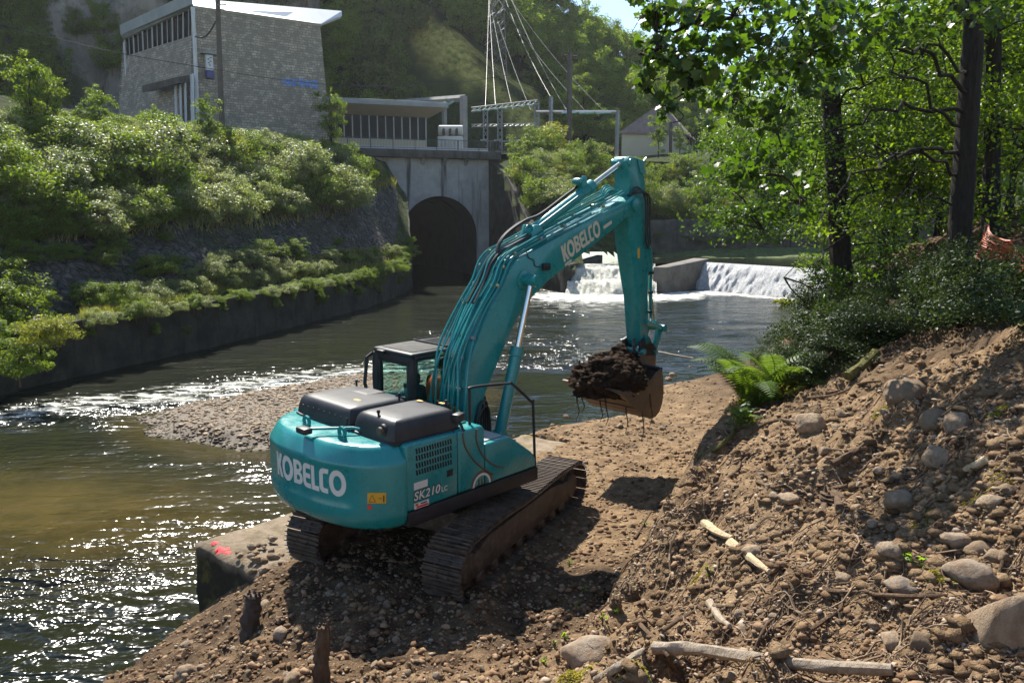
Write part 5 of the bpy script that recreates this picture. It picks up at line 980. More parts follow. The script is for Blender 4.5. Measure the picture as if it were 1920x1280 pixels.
MB().bb(cx0-.01,cx0+.80,cy0-.01,cy1+.01,ct-.04,ct+.03).build('roof', BS, cab, bevel=.05, seg=3); MB().bb(cx1-.26,cx1-.13,cy0-.01,cy1+.01,ct-.04,ct+.025).build('roof_front', BS, cab, bevel=.03);
for yy in (cy0-.01, cy1-.07): MB().bb(cx0+.79,cx1-.25,yy,yy+.08,ct-.04,ct+.024).build('roof_side', BS, cab, bevel=.02)
MB().bb(cx0+.10,cx0+.78,cy0+.09,cy1-.09,ct+.02,ct+.042).build('roof_panel', MAT['roof_panel'], cab, bevel=.015); MB().add([(cx0+.81,cy0+.06,ct+.05),(cx1-.24,cy0+.06,ct+.045),(cx1-.24,cy1-.06,ct+.045),(cx0+.81,cy1-.06,ct+.05)], [(0,1,2,3)]).build('roof_hatch', MAT['hatch_glass'], cab); MB().tube([(cx0+.81,cy0+.06,ct+.05),(cx1-.24,cy0+.06,ct+.045),(cx1-.24,cy1-.06,ct+.045),(cx0+.81,cy1-.06,ct+.05),(cx0+.81,cy0+.06,ct+.05)], .018, 6).build('hatch_seal', BS, cab)
MB().bb(cx0-.06,cx0+.02,cy1-.32,cy1-.14,ct-.05,ct+.01).build('work_lamp', BS, cab, bevel=.015)
MB().bb(cx0+.04,cx0+.052,cy0+.14,cy1-.14,2.18,ct-.17).build('rear_window', MAT['cab_glass'], cab); MB().bb(cx0+.12,cx0+.76,cy0+.035,cy0+.047,2.1,ct-.1).build('side_window', MAT['cab_glass'], cab); MB().bb(cx0+.84,cx1-.2,cy0+.035,cy0+.047,1.72,ct-.1).build('side_window', MAT['cab_glass'], cab)
MB().bb(cx0+.12,cx1-.2,cy1-.05,cy1-.04,1.72,ct-.1).build('side_window', MAT['cab_glass'], cab); MB().add([(cx1-.07,cy0+.08,1.62),(cx1-.07,cy1-.08,1.62),(cx1-.22,cy1-.08,ct-.08),(cx1-.22,cy0+.08,ct-.08)], [(0,1,2,3)]).build('windscreen', MAT['cab_glass'], cab)
MB().tube([(cx0+.0,cy1+.03,ct-.08),(cx0-.10,cy1+.05,ct-.14),(cx0-.16,cy1+.05,2.35),(cx0-.12,cy1+.04,2.18)], .03, 6).build('grab_bar', BS, cab)
st = MB(); st.bb(.1,.62,.68,1.18,1.55,1.72); st.box((.08,.93,2.0), (.14,.48,.66), Matrix.Rotation(-.15, 3, 'Y')); st.box((.04,.93,2.42), (.10,.26,.20)); st.build('seat', MAT['dark_cloth'], cab, bevel=.05)
st = MB(); st.bb(.6,.8,1.22,1.34,1.6,1.95); st.bb(.6,.8,.52,.64,1.6,1.95); st.bb(.9,.98,.6,.75,1.6,2.3); st.build('console', MAT['dark_cloth'], cab, bevel=.02)
# ---- boom
BO = [(.0,1.72),(.06,1.62),(.22,1.62),(.30,1.76),(.48,2.27),(.92,2.98),(1.23,3.42),(1.52,3.70),(2.02,4.0),(2.94,4.41),(3.77,4.79),(4.29,5.05),(4.56,5.10),(4.68,5.24),(4.64,5.40),(4.48,5.46),(4.3,5.37),(3.24,5.05),(2.15,4.70),(1.43,4.46),(1.20,4.38),(1.05,4.24),(.88,3.97),(.61,3.64),(.32,3.2),(.16,2.89),(.08,2.55),(.0,2.05)]
bo = MB().prism(BO, -.30, .30).build('boom', T, ex, bevel=.012)
for sgn in (-1, 1):
    m = MB(); m.lathe([(.17,0),(.17,.03)], (1.40, sgn*.30-(.03 if sgn < 0 else 0), 4.06), 'y', 22); m.build('boss_plate', T, bo, bevel=.008); m = MB(); m.lathe([(.13,0),(.13,.05)], (4.56, sgn*.30-(.05 if sgn < 0 else 0), 5.28), 'y', 20); m.build('boss_plate', T, bo, bevel=.008); m = MB(); m.lathe([(.11,0),(.11,.04)], (.12, sgn*.30-(.04 if sgn < 0 else 0), 1.80), 'y', 18); m.build('boss_plate', T, bo, bevel=.008)
MB().lathe([(.10,-.62),(.10,.62)], (1.40,0,4.06), 'y', 18).build('cylinder_pin', T, bo, smooth=True)
MB().bb(1.83,2.01,-.37,-.30,4.19,4.31).build('work_lamp', BK, bo, bevel=.02)
MB().tube(catmull([(1.44,-.31,4.52),(1.5,-.315,4.42),(1.62,-.315,4.38),(1.66,-.315,4.28),(1.80,-.315,4.25)], 4), .009, 5).build('lamp_wire', MAT['rubber'], bo)
for outer, holes in G:      # boom lettering, along the boom
    me = glyph_mesh('logo_letter', outer, holes); a, b2, c = Vector((2.44,-.303,4.295)), Vector((3.50,-.303,4.745)), Vector((2.335,-.303,4.575)); 
    for v in me.vertices: v.co = a+(b2-a)*(v.co.x/GW)+(c-a)*v.co.y
    me.materials.clear(); put('logo_letter', me, MAT['boom_print'], bo)
a = Vector((3.57,-.303,4.84)); MB().add([a, a+Vector((.25,0,.105)), a+Vector((.235,0,.165)), a+Vector((-.015,0,.06))], [(0,1,2,3)]).build('boom_sticker', MAT['boom_print'], bo); a = Vector((2.47,-.303,4.22)); MB().add([a, a+Vector((.18,0,.08)), a+Vector((.165,0,.125)), a+Vector((-.015,0,.045))], [(0,1,2,3)]).build('boom_sticker', MAT['boom_print'], bo)
# hydraulic lines over the boom back
TP = [(-.02,1.95),(.0,2.2),(.06,2.55),(.14,2.89),(.30,3.22),(.58,3.66),(.85,4.0),(1.02,4.28),(1.20,4.43),(1.43,4.52),(2.15,4.76),(2.7,4.93),(3.24,5.10),(3.8,5.28),(4.3,5.44)]
def offp(P, d):
    out = []
    for i, p in enumerate(P):
        a, b2 = P[max(0, i-1)], P[min(len(P)-1, i+1)]; tx, tz = b2[0]-a[0], b2[1]-a[1]; l = math.hypot(tx, tz); out.append((p[0]-tz/l*d, p[1]+tx/l*d))
    return out
ln_y = [-.285,-.25,-.215,-.175,-.14,-.10,-.06,-.015,.03,.075,.12,.165,.21,.25,.285]; rnd = random.Random(4)
for k, yy in enumerate(ln_y):
    d = .025+.04*(k % 3)+rnd.uniform(0, .03); P = offp(TP, d); n0, n1 = (0, len(P)) if k % 3 else (rnd.randint(0, 1), rnd.randint(10, 13)); Q = []
    for i in range(n0, n1):
        bul = .10*math.exp(-((i-2.5)/2)**2)*(k % 4)/3; Q.append((P[i][0]-bul, yy+.02*math.sin(i*1.7+k)+(.10*math.exp(-((i-1)/1.5)**2)*(1 if k % 2 else -1)), P[i][1]))
    MB().tube(catmull(Q, 4), .013 if k % 2 else .019, 7).build('hydraulic_pipe', T, bo, smooth=True)
for k, (yy, d) in enumerate(((.02,.12),(-.06,.13),(.09,.11))): P = offp(TP, d); Q = [(P[i][0], yy+.03*math.sin(i+k), P[i][1]) for i in range(5, 11)]; MB().tube(catmull(Q, 4), .024, 7).build('hydraulic_hose', MAT['rubber'], bo, smooth=True)
for i, t_ in enumerate((1.6,3.0,3.9,5.1,5.9,6.9,8.2,9.6,10.6,11.6,12.6)):
    i0 = int(t_); f = t_-i0; P = offp(TP, .05); c = (P[i0][0]*(1-f)+P[i0+1][0]*f, P[i0][1]*(1-f)+P[i0+1][1]*f); ang = math.atan2(P[i0+1][1]-P[i0][1], P[i0+1][0]-P[i0][0])
    for yy in rnd.sample(ln_y, 6): MB().box((c[0], yy, c[1]+.01), (.05,.045,.06), Matrix.Rotation(-ang, 3, 'Y')).build('pipe_clamp', MAT['brass'] if rnd.random() < .35 else MAT['galvanised'], bo, bevel=.006)
for k, yy in enumerate((-.27,-.16,-.02,.1)): MB().lathe([(.022,1.95+.03*k),(.027,1.98+.03*k),(.027,2.10+.03*k),(.022,2.12+.03*k)], (-.08+.02*k, yy, 0), 'z', 8).build('pipe_fitting', MAT['brass'], bo)
for k in range(9): a = (.36+.03*k, -.34+.05*k, 1.75+.02*(k % 3)); MB().tube(catmull([(.20,-.36+.06*k,1.55),(.30+.02*k,-.38+.06*k,2.0+.09*(k % 4)),(.50+.02*k,-.36+.06*k,2.05+.07*(k % 3)),(.58,-.34+.06*k,1.5)], 6), .019, 7).build('foot_hose', MAT['rubber'], bo, smooth=True)
# boom cylinders
def cyl(name, A, B, r, rr_, split, parent, rodlen=None):
    A, B = Vector(A), Vector(B); d = (B-A).normalized(); s_ = A+(B-A)*split; t = MB(); t.tube([A, A+d*.05, s_-d*.16, s_-d*.15, s_], [r*.9,r,r,r*1.18,r*1.18], 18); o = t.build(name, T, parent, smooth=True)
    try: o.data.set_sharp_from_angle(angle=R(30))
    except Exception: pass
    MB().tube([s_-d*.02, B], rr_, 16).build('rod', MAT['chrome'], o, smooth=True); q = MB(); nrm = Vector((0,1,0))
    q.lathe([(rr_*1.7,-.07),(rr_*1.9,-.05),(rr_*1.9,.05),(rr_*1.7,.07)], tuple(B), 'y', 18); q.lathe([(r*1.1,-.08),(r*1.1,.08)], tuple(A), 'y', 18); q.build('eye', T, o, smooth=True); return o
for sgn in (-1, 1): o = cyl('boom_cylinder', (.66,sgn*.46,1.58), (1.40,sgn*.46,4.06), .098, .052, .57, ex)
o = cyl('arm_cylinder', (1.93,0,4.84), (4.52,0,6.08), .105, .056, .635, ex)
MB().prism([(1.70,4.55),(2.15,4.70),(1.98,4.95),(1.86,4.95)], -.16, -.08).build('cylinder_bracket', T, bo, bevel=.01); MB().prism([(1.70,4.55),(2.15,4.70),(1.98,4.95),(1.86,4.95)], .08, .16).build('cylinder_bracket', T, bo, bevel=.01)
MB().tube(catmull([(.95,-.02,4.25),(1.2,.02,4.72),(1.75,.05,5.0),(2.2,.06,5.12),(2.9,.07,5.45),(3.35,.06,5.66)], 6), .027, 8).build('hydraulic_hose', MAT['rubber'], bo, smooth=True); MB().tube(catmull([(1.0,.06,4.28),(1.25,.1,4.70),(1.7,.12,4.96),(1.95,.08,5.02)], 6), .027, 8).build('hydraulic_hose', MAT['rubber'], bo, smooth=True)
v_ = MB(); v_.box((3.30,.02,5.63), (.16,.16,.15), Matrix.Rotation(-R(26), 3, 'Y')); v_.lathe([(.05,-.1),(.06,-.06),(.06,.06),(.05,.1)], (3.18,.02,5.70), 'y', 12); v_.lathe([(.045,0),(.06,.03),(.045,.10)], (3.34,.0,5.70), 'z', 10); v_.build('holding_valve', T, o, bevel=.012)
MB().tube([(2.0,-.11,4.94),(3.35,-.11,5.585)], .016, 6).build('pipe', T, o, smooth=True)
for k in range(4): MB().tube(catmull([(3.75+.05*k,-.12+.07*k,5.30),(3.9+.05*k,-.12+.07*k,5.52+.03*k),(4.15+.04*k,-.12+.07*k,5.55+.02*k),(4.25,-.12+.07*k,5.44)], 5), .02, 7).build('swivel_pipe', T, bo, smooth=True)
# ---- arm
AR = [(4.42,6.10),(4.50,6.19),(4.64,6.18),(4.92,6.14),(5.01,5.85),(5.11,5.41),(5.24,4.75),(5.29,3.65),(5.37,2.62),(5.30,2.44),(5.18,2.42),(5.11,2.55),(4.95,3.45),(4.77,4.0),(4.61,4.55),(4.50,5.07),(4.49,5.4),(4.54,5.8)]
ar = MB().prism(AR, -.18, .18).build('arm', T, ex, bevel=.012); ar['label'] = 'arm hanging down from the boom tip'
MB().lathe([(.075,-.22),(.075,.22)], (4.52,0,6.08), 'y', 16).build('pin', T, ar, smooth=True); MB().lathe([(.09,-.24),(.09,.24)], (5.26,0,2.55), 'y', 16).build('pin', T, ar, smooth=True); MB().prism([(4.74,6.14),(4.95,6.13),(5.04,6.2),(4.98,6.02),(5.05,5.86),(4.85,5.9)], -.20, -.185).build('gusset', T, ar)
cyl('bucket_cylinder', (5.28,0,5.18), (5.80,0,2.80), .085, .045, .55, ar); MB().prism([(5.05,5.35),(5.2,5.32),(5.36,5.18),(5.3,5.08),(5.12,5.0)], -.10, .10).build('cylinder_bracket', T, ar, bevel=.01)
for sgn in (-1, 1): MB().tube([(5.20,sgn*.22,2.94),(5.82,sgn*.22,2.74)], .055, 8).build('guide_link', T, ar, smooth=True)
MB().lathe([(.075,-.29),(.075,.29)], (5.82,0,2.74), 'y', 16).build('link_pin', T, ar, smooth=True)
MB().prism([(5.74,2.76),(5.90,2.72),(5.68,2.22),(5.54,2.26)], -.20, -.12).build('bucket_link', T, ar, bevel=.015); MB().prism([(5.74,2.76),(5.90,2.72),(5.68,2.22),(5.54,2.26)], .12, .20).build('bucket_link', T, ar, bevel=.015)
MB().add([(4.86,-.184,4.44),(4.94,-.184,4.44),(4.95,-.184,4.24),(4.88,-.184,4.24)], [(0,1,2,3)]).build('warning_sticker', MAT['yellow_print'], ar)
for k in range(3):
    yy = -.20-.025*k; MB().tube(catmull([(4.42,-.27+.03*k,5.46),(4.66+.04*k,yy-.06,5.62-.05*k),(4.92+.04*k,yy-.08,5.42),(5.02+.03*k,yy-.05,4.95),(5.06+.03*k,yy-.04,4.60+.06*k),(5.22,yy,4.42+.05*k)], 6), .017, 8).build('arm_hose', MAT['rubber'], ar, smooth=True)
for k in range(2): MB().tube(catmull([(5.27,-.19-.03*k,4.45),(5.33,-.19-.03*k,4.2),(5.36,-.19-.03*k,3.4),(5.40,-.19-.03*k,3.0)], 5), .017, 7).build('arm_pipe', T, ar, smooth=True)
for zz in (4.3,3.9,3.5,3.1): MB().bb(5.31,5.40,-.24,-.17,zz,zz+.05).build('pipe_clamp', MAT['black_steel'], ar, bevel=.006)
# quick coupler and bucket
cp_ = MB(); cp_.prism([(5.02,2.55),(5.25,2.62),(5.60,2.36),(5.62,2.16),(5.20,2.22),(5.02,2.32)], -.24, -.17); cp_.prism([(5.02,2.55),(5.25,2.62),(5.60,2.36),(5.62,2.16),(5.20,2.22),(5.02,2.32)], .17, .24); cp_.bb(5.06,5.5,-.17,.17,2.26,2.36); cpo = cp_.build('quick_coupler', BS, ex, bevel=.02)
MB().lathe([(.06,-.3),(.06,.3)], (5.08,0,2.34), 'y', 14).build('hook_pin', T, cpo, smooth=True); MB().lathe([(.05,-.28),(.05,.28)], (5.56,0,2.26), 'y', 14).build('hook_pin', T, cpo, smooth=True); MB().tube(catmull([(4.98,-.1,2.6),(4.92,-.14,2.45),(5.0,-.12,2.3),(5.1,-.1,2.35)], 5), .03, 7).build('coupler_hose', MAT['rubber'], cpo)
BPF = [(3.72,1.79),(4.2,1.43),(4.56,1.17),(4.80,1.07),(4.98,1.07),(5.13,1.15),(5.22,1.32),(5.25,1.55),(5.22,1.82),(5.15,2.03)]
inn_ = [(x+(-.03 if i > 5 else .0), z+(.04 if i < 6 else .0)) for i, (x, z) in enumerate(BPF)]
bk = MB().prism(BPF+inn_[::-1], -.66, .66).build('bucket', MAT['bucket_steel'], ex, bevel=.004); bk['label'] = 'brown steel bucket filled with soil'
sp2 = BPF+[(5.0,2.0),(4.75,1.86),(4.40,1.80)]
for sgn in (-1, 1): MB().prism(sp2, sgn*.66-.014, sgn*.66+.014).build('side_plate', MAT['bucket_steel'], bk, bevel=.004)
MB().prism([(3.66,1.83),(3.96,1.60),(3.98,1.63),(3.72,1.84)], -.70, .70).build('cutting_edge', MAT['bucket_steel'], bk, bevel=.004); MB().tube([(5.15,-.66,2.02),(5.15,.66,2.02)], .05, 10).build('top_bar', BS, bk, smooth=True)
for sgn in (-1, 1): MB().prism([(5.08,2.42),(5.24,2.62),(5.36,2.58),(5.60,2.2),(5.60,1.88),(5.2,1.5),(5.16,2.0),(5.02,2.15)], sgn*.22-.02, sgn*.22+.02).build('ear', MAT['bucket_steel'], bk, bevel=.006)
for k in range(3): MB().tube([(4.24+k*.19,-.655,1.385-k*.12),(4.24+k*.19,.655,1.385-k*.12)], .012, 5).build('wear_strip', MAT['bucket_steel'], bk)
# soil in the bucket (lies in it: a thing of its own)
bm = bmesh.new(); bmesh.ops.create_icosphere(bm, subdivisions=6, radius=1)
for v in bm.verts:
    c = v.co.copy(); nz = float(fbm(np.array([c.x*1.2+c.z]), np.array([c.y*1.2-c.z]), .7, 5, 77, .62)[0]); r_ = 1+nz*.62; up_z = max(c.z, -.35)
    v.co = m2w((4.38+c.x*.78*r_, c.y*.65*r_, 1.78+up_z*(.60 if c.z > 0 else .5)*r_+c.x*.08))
me = bpy.data.meshes.new('soil_heap'); bm.to_mesh(me); bm.free(); sh = put('soil_heap', me, MAT['bucket_soil'], None, True); tag(sh, 'heap of dark rooty soil in the excavator bucket', 'soil heap')
SHB = bvh_of(me); q = []
for _ in range(420):
    a, b2 = random.uniform(3.9, 5.1), random.uniform(-.62, .62); w_ = m2w((a, b2, 3)); p = SHB.ray_cast(w_, Vector((0,0,-1)))[0]
    if p: q.append(tuple(p))
    o_, d_ = Vector((0,0,CAMH)), (m2w((a, b2, 1.6+random.random()*.5))-Vector((0,0,CAMH))).normalized(); p = SHB.ray_cast(o_, d_)[0]
    if p: q.append(tuple(p))
o = pebble_field('clods', np.array(q), rng.gamma(2.5, .016, len(q))+.015, MAT['bucket_soil'], .8, sh, 5); tag(o, kind='stuff')
M_plain('fine_root', (.055,.035,.024), .9, 0, .3, 9)
for k, (x, y, z, L_) in enumerate(((3.9,.45,1.62,.45),(4.1,.0,1.50,.55),(4.35,-.30,1.5,.7),(4.55,-.55,1.5,.85),(3.95,.62,1.60,.62),(4.7,-.64,1.6,.65),(4.25,.25,1.45,.5))):
    P = [m2w((x, y-.06, z)), m2w((x-.04, y-.12, z-L_*.35)), m2w((x+.03, y-.12, z-L_*.7)), m2w((x-.02, y-.1, z-L_))]; tubeobj('hanging_root', catmull(P, 4), [.016]*5+[.011]*5+[.006]*3, MAT['fine_root'], sh, 5, .2)
tubeobj('root_stub', catmull([m2w((3.98,.42,1.85)), m2w((3.93,.45,2.05)), m2w((3.90,.46,2.24))], 4), [.04,.035,.03,.03,.028,.025,.025,.022,.02], MAT['fine_root'], sh, 6, .25)
tubeobj('root_stub', catmull([m2w((4.5,.15,2.2)), m2w((4.42,.2,2.33)), m2w((4.30,.24,2.36))], 4), [.05,.05,.045,.045,.04,.04,.035,.03,.02], MAT['fine_root'], sh, 6, .25)
tubeobj('root_stub', catmull([m2w((4.1,-.35,1.95)), m2w((4.25,-.60,1.85)), m2w((4.3,-.70,1.66))], 4), [.045,.05,.05,.045,.045,.04,.04,.035,.02], MAT['bare_wood'], sh, 6, .2)
# ---- the driver
def skin_body(name, verts, edges, radii, mat, parent, levels=1):
    me = bpy.data.meshes.new(name); me.from_pydata(verts, edges, []); o = bpy.data.objects.new(name, me); COL.objects.link(o); o.modifiers.new('s', 'SKIN'); sv = me.skin_vertices[0].data
    for i, r_ in enumerate(radii): sv[i].radius = r_ if hasattr(r_, '__len__') else (r_, r_)
    sv[0].use_root = True; sb_ = o.modifiers.new('b', 'SUBSURF'); sb_.levels = levels; sb_.render_levels = levels
    dg = bpy.context.evaluated_depsgraph_get(); m2 = bpy.data.meshes.new_from_object(o.evaluated_get(dg)); bpy.data.objects.remove(o); m2.materials.clear(); return put(name, m2, mat, parent, True)
pr_ = empty('person', m2w((.0,-.18,.06)), XR.to_euler()); tag(pr_, 'person in orange high-visibility vest with olive sleeves driving the excavator', 'person')
# leaning forward on the seat, hands on the levers
J = [(.30,.93,1.80),(.33,.93,2.02),(.40,.93,2.25),(.46,.93,2.36),(.52,.93,2.44), (.42,.73,2.31),(.50,.66,2.08),(.70,.60,1.98), (.42,1.13,2.31),(.52,1.20,2.08),(.70,1.26,1.98), (.34,.83,1.78),(.72,.80,1.80),(.80,.80,1.42), (.34,1.03,1.78),(.72,1.06,1.80),(.80,1.06,1.42),(.92,.80,1.38),(.92,1.06,1.38)]
E_ = [(0,1),(1,2),(2,3),(3,4),(2,5),(5,6),(6,7),(2,8),(8,9),(9,10),(0,11),(11,12),(12,13),(0,14),(14,15),(15,16),(13,17),(16,18)]
rad = [(.17,.13),(.165,.12),(.17,.12),(.065,.06),(.055,.055),.075,.058,.042,.075,.058,.042,.10,.085,.06,.10,.085,.06,.045,.045]
skin_body('body', J, E_, rad, MAT['olive_cloth'], pr_, 2)
skin_body('vest', [(.30,.93,1.80),(.33,.93,2.02),(.395,.93,2.24),(.42,.93,2.33),(.41,.75,2.31),(.41,1.11,2.31)], [(0,1),(1,2),(2,3),(2,4),(2,5)], [(.195,.155),(.19,.15),(.185,.15),(.09,.09),(.092,.095),(.092,.095)], MAT['vest_orange'], pr_, 2)
hd = bmesh.new(); bmesh.ops.create_uvsphere(hd, u_segments=20, v_segments=14, radius=1)
for v in hd.verts: c = v.co; v.co = Vector((.56+c.x*.105+(.018 if c.z < -.3 and c.x > .3 else 0), .93+c.y*.078, 2.55+c.z*.125))
me = bpy.data.meshes.new('head'); hd.to_mesh(me); hd.free(); hdo = put('head', me, MAT['skin'], pr_, True)
f_ = MB(); f_.box((.665,.93,2.545), (.03,.028,.04)); f_.build('nose', MAT['skin'], hdo, bevel=.01)
for yy in (.855, 1.005): MB().box((.55, yy, 2.55), (.035,.018,.055)).build('ear', MAT['skin'], hdo, bevel=.008)
for yy in (.90, .96): MB().box((.655, yy, 2.57), (.01,.022,.012)).build('eye', MAT['dark_hair'], hdo)
MB().box((.655,.93,2.495), (.012,.045,.01)).build('mouth', MAT['red_print'], hdo)
hr2 = bmesh.new(); bmesh.ops.create_uvsphere(hr2, u_segments=20, v_segments=14, radius=1)
for v in hr2.verts: c = v.co; v.co = Vector((.548+c.x*.112, .93+c.y*.086, 2.563+max(c.z, -.55 if c.x < .1 else .25)*.13))
me = bpy.data.meshes.new('hair'); hr2.to_mesh(me); hr2.free(); put('hair', me, MAT['dark_hair'], hdo, True)
for yy, sg_ in ((.60, 1), (1.26, -1)):
    hv = [(.70,yy,1.98),(.76,yy,1.97)]; he = [(0,1)]; hr_2 = [(.03,.022),(.038,.02)]
    for k, (dy, L_) in enumerate(((-.028,.055),(-.01,.062),(.01,.058),(.027,.046))): b0 = len(hv); hv += [(.785,yy+dy,1.972),(.785+L_*.6,yy+dy,1.958),(.785+L_*.7,yy+dy,1.93)]; he += [(1,b0),(b0,b0+1),(b0+1,b0+2)]; hr_2 += [.0095,.009,.008]
    b0 = len(hv); hv += [(.735,yy+sg_*.04,1.965),(.775,yy+sg_*.052,1.945)]; he += [(0,b0),(b0,b0+1)]; hr_2 += [.011,.009]; skin_body('hand', hv, he, hr_2, MAT['skin'], pr_, 1)
for yy in (.60, 1.26): MB().tube([(.70,yy,1.90),(.80,yy,1.95)], .02, 8).build('control_lever', BS, cab)
# ================================================================== PLANTS
def frames(n, g, up=.5, N=None):
    d = g.normal(size=(n, 3)); 
    if N is not None: d = d*.75+N*1.0
    d[:, 2] += up; d /= np.linalg.norm(d, axis=1)[:, None]; a = g.normal(size=(n, 3)); a[:, 2] -= .35; a -= (a*d).sum(1)[:, None]*d; a /= np.linalg.norm(a, axis=1)[:, None]; return a, np.cross(d, a), d
OVAL = (np.array([(0,-.5,0),(.27,-.05,.07),(0,.5,-.03),(-.27,-.05,.07)]), np.array([(0,1,2),(0,2,3)]))
_ml = [(0,-.45),(.16,-.30),(.42,-.34),(.36,-.10),(.52,.12),(.26,.16),(.22,.30),(0,.55),(-.22,.30),(-.26,.16),(-.52,.12),(-.36,-.10),(-.42,-.34),(-.16,-.30)]
MAPLE = (np.array([(0,-.02,.0)]+[(x, y, -.10*abs(x)-.06*max(0, y)) for x, y in _ml]), np.array([(0, i+1, (i+1) % 14+1) for i in range(14)]))
def leaf_mesh(name, C, S, g, shape=OVAL, up=.5, N=None):
    n = len(C); a, b, d = frames(n, g, up, N); V0, F0 = shape; k = len(V0)
    V = C[:, None]+S[:, None, None]*(V0[None, :, 0:1]*b[:, None]+V0[None, :, 1:2]*a[:, None]+V0[None, :, 2:3]*d[:, None])
    F = (F0[None]+(np.arange(n)*k)[:, None, None]).reshape(-1, 3); me = mesh_np(name, V.reshape(-1, 3), F); me.shade_smooth(); return me
def ball(n, g): p = g.normal(size=(n, 3)); p /= np.linalg.norm(p, axis=1)[:, None]; return p*(g.random(n)**.45)[:, None]
def crown_pts(g, nclump, per, rad, rz, cr, zc, lower=-.5, shell=.75):
    """leaf positions of a crown: clumps spread through an uneven ellipsoid"""
    C = []; NN = []
    for _ in range(nclump):
        u = g.normal(size=3); u /= np.linalg.norm(u); u[2] = max(u[2], lower); r_ = shell+(1.05-shell)*g.random(); r_ = r_ if g.random() < .8 else r_*.6
        r_ *= 1+.22*math.sin(3*math.atan2(u[1], u[0])+1)+g.normal()*.06; c = np.array([u[0]*rad*r_, u[1]*rad*r_, zc+u[2]*rz*r_]); k = int(per*g.uniform(.6, 1.4)); q = ball(k, g)*np.array([1,1,.65])*cr*g.uniform(.6, 1.3); C.append(c+q); NN.append(np.tile(u*.6, (k, 1))+q*.4/cr)
    return np.concatenate(C), np.concatenate(NN)
PROTO = {}
def proto_plant(key, kind, mat, seed, nclump, per, rad, rz, cr, zc, leaf, trunk_r, trunk_h, lower=-.5, shape=OVAL, limbs=6, bark='trunk_bark', up=.5):
    g = np.random.default_rng(seed); C, NN = crown_pts(g, nclump, per, rad, rz, cr, zc, lower); S = leaf*g.uniform(.65, 1.35, len(C)); fm_ = leaf_mesh('crown', C, S, g, shape, up, NN); fm_.materials.append(MAT[mat])
    m = MB(); rr = random.Random(seed); P = [(0,0,-.4),(rr.uniform(-.1,.1)*trunk_h*.2,0,trunk_h*.5),(rr.uniform(-.1,.1)*trunk_h*.3,rr.uniform(-.1,.1)*trunk_h*.3,trunk_h)]
    m.tube(catmull(P, 4), [trunk_r*(1-.55*i/8) for i in range(9)], 7)
    for k in range(limbs):
        a = 2*math.pi*k/limbs+rr.uniform(-.4,.4); h = trunk_h*rr.uniform(.45,.95); L_ = rad*rr.uniform(.55,.85); m.tube(catmull([(0,0,h),(math.cos(a)*L_*.4, math.sin(a)*L_*.4, h+rz*.25),(math.cos(a)*L_, math.sin(a)*L_, h+rz*.55)], 3), [trunk_r*.5*(1-.8*i/6) for i in range(7)], 5)
    o = m.build('trunk', MAT[bark], None, smooth=True); tm = o.data; bpy.data.objects.remove(o); PROTO[key] = (kind, fm_, tm)
def plant(key, loc, scale, rotz, label, cat, group, name=None, tilt=0):
    kind, fm_, tm = PROTO[key]; t = empty(name or kind, loc, (tilt, 0, rotz)); s_ = scale if hasattr(scale, '__len__') else (scale,)*3; t.scale = s_; put('crown' if cat == 'tree' else 'foliage', fm_, None, t); put('trunk' if cat == 'tree' else 'stems', tm, None, t); tag(t, label, cat, group); return t
for i in range(3): proto_plant(f'bramble{i}', 'bramble_bush', 'leaf_bramble', 20+i, 60, 150, 1.5, 1.15, .46, .75, .105, .05, .8, -.25, limbs=7, bark='root_bark')
for i in range(3): proto_plant(f'bush{i}', 'leafy_bush', 'leaf_bush', 30+i, 56, 130, 1.4, 1.3, .44, 1.0, .115, .06, 1.2, -.35, limbs=7, bark='root_bark')
proto_plant('gold', 'golden_bush', 'leaf_gold', 40, 44, 110, 1.2, 1.0, .40, .85, .10, .05, .9, -.3)
proto_plant('sapling', 'sapling', 'leaf_bush', 44, 44, 80, 1.0, 2.2, .45, 2.4, .15, .07, 2.4, -.8)
for i in range(3): proto_plant(f'hill{i}', 'hillside_tree', 'leaf_hill_lit', 50+i, 90, 120, 4.2, 4.0, 1.2, 6.2, .36, .28, 6, -.55)
for i in range(2): proto_plant(f'dark{i}', 'hillside_tree', 'leaf_hill_shaded', 60+i, 80, 110, 4.0, 4.4, 1.2, 6.0, .40, .28, 6, -.6)
for i in range(3): proto_plant(f'wood{i}', 'riverside_tree', 'leaf_wood', 70+i, 100, 150, 3.6, 4.2, 1.0, 6.2, .20, .2, 6.5, -.75)
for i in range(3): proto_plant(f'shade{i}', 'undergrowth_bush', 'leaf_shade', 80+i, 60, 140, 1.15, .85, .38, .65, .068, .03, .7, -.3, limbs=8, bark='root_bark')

def place(bvh, reg, n, mind, f, seed, tries=6000):
    """scatter plants over the part of a slope that the photo shows"""
    rr = random.Random(seed); got = []; t = 0
    while len(got) < n and t < tries:
        t += 1; x, y = rr.uniform(reg[0], reg[2]), rr.uniform(reg[1], reg[3])
        if len(reg) > 4 and not reg[4](x, y): continue
        p = hit(x, y, bvh)
        if p is None or any((p-q).length < mind*(1 if not callable(mind) else 1) for q in got): continue
        got.append(p); f(p, x, y, rr)
    return got
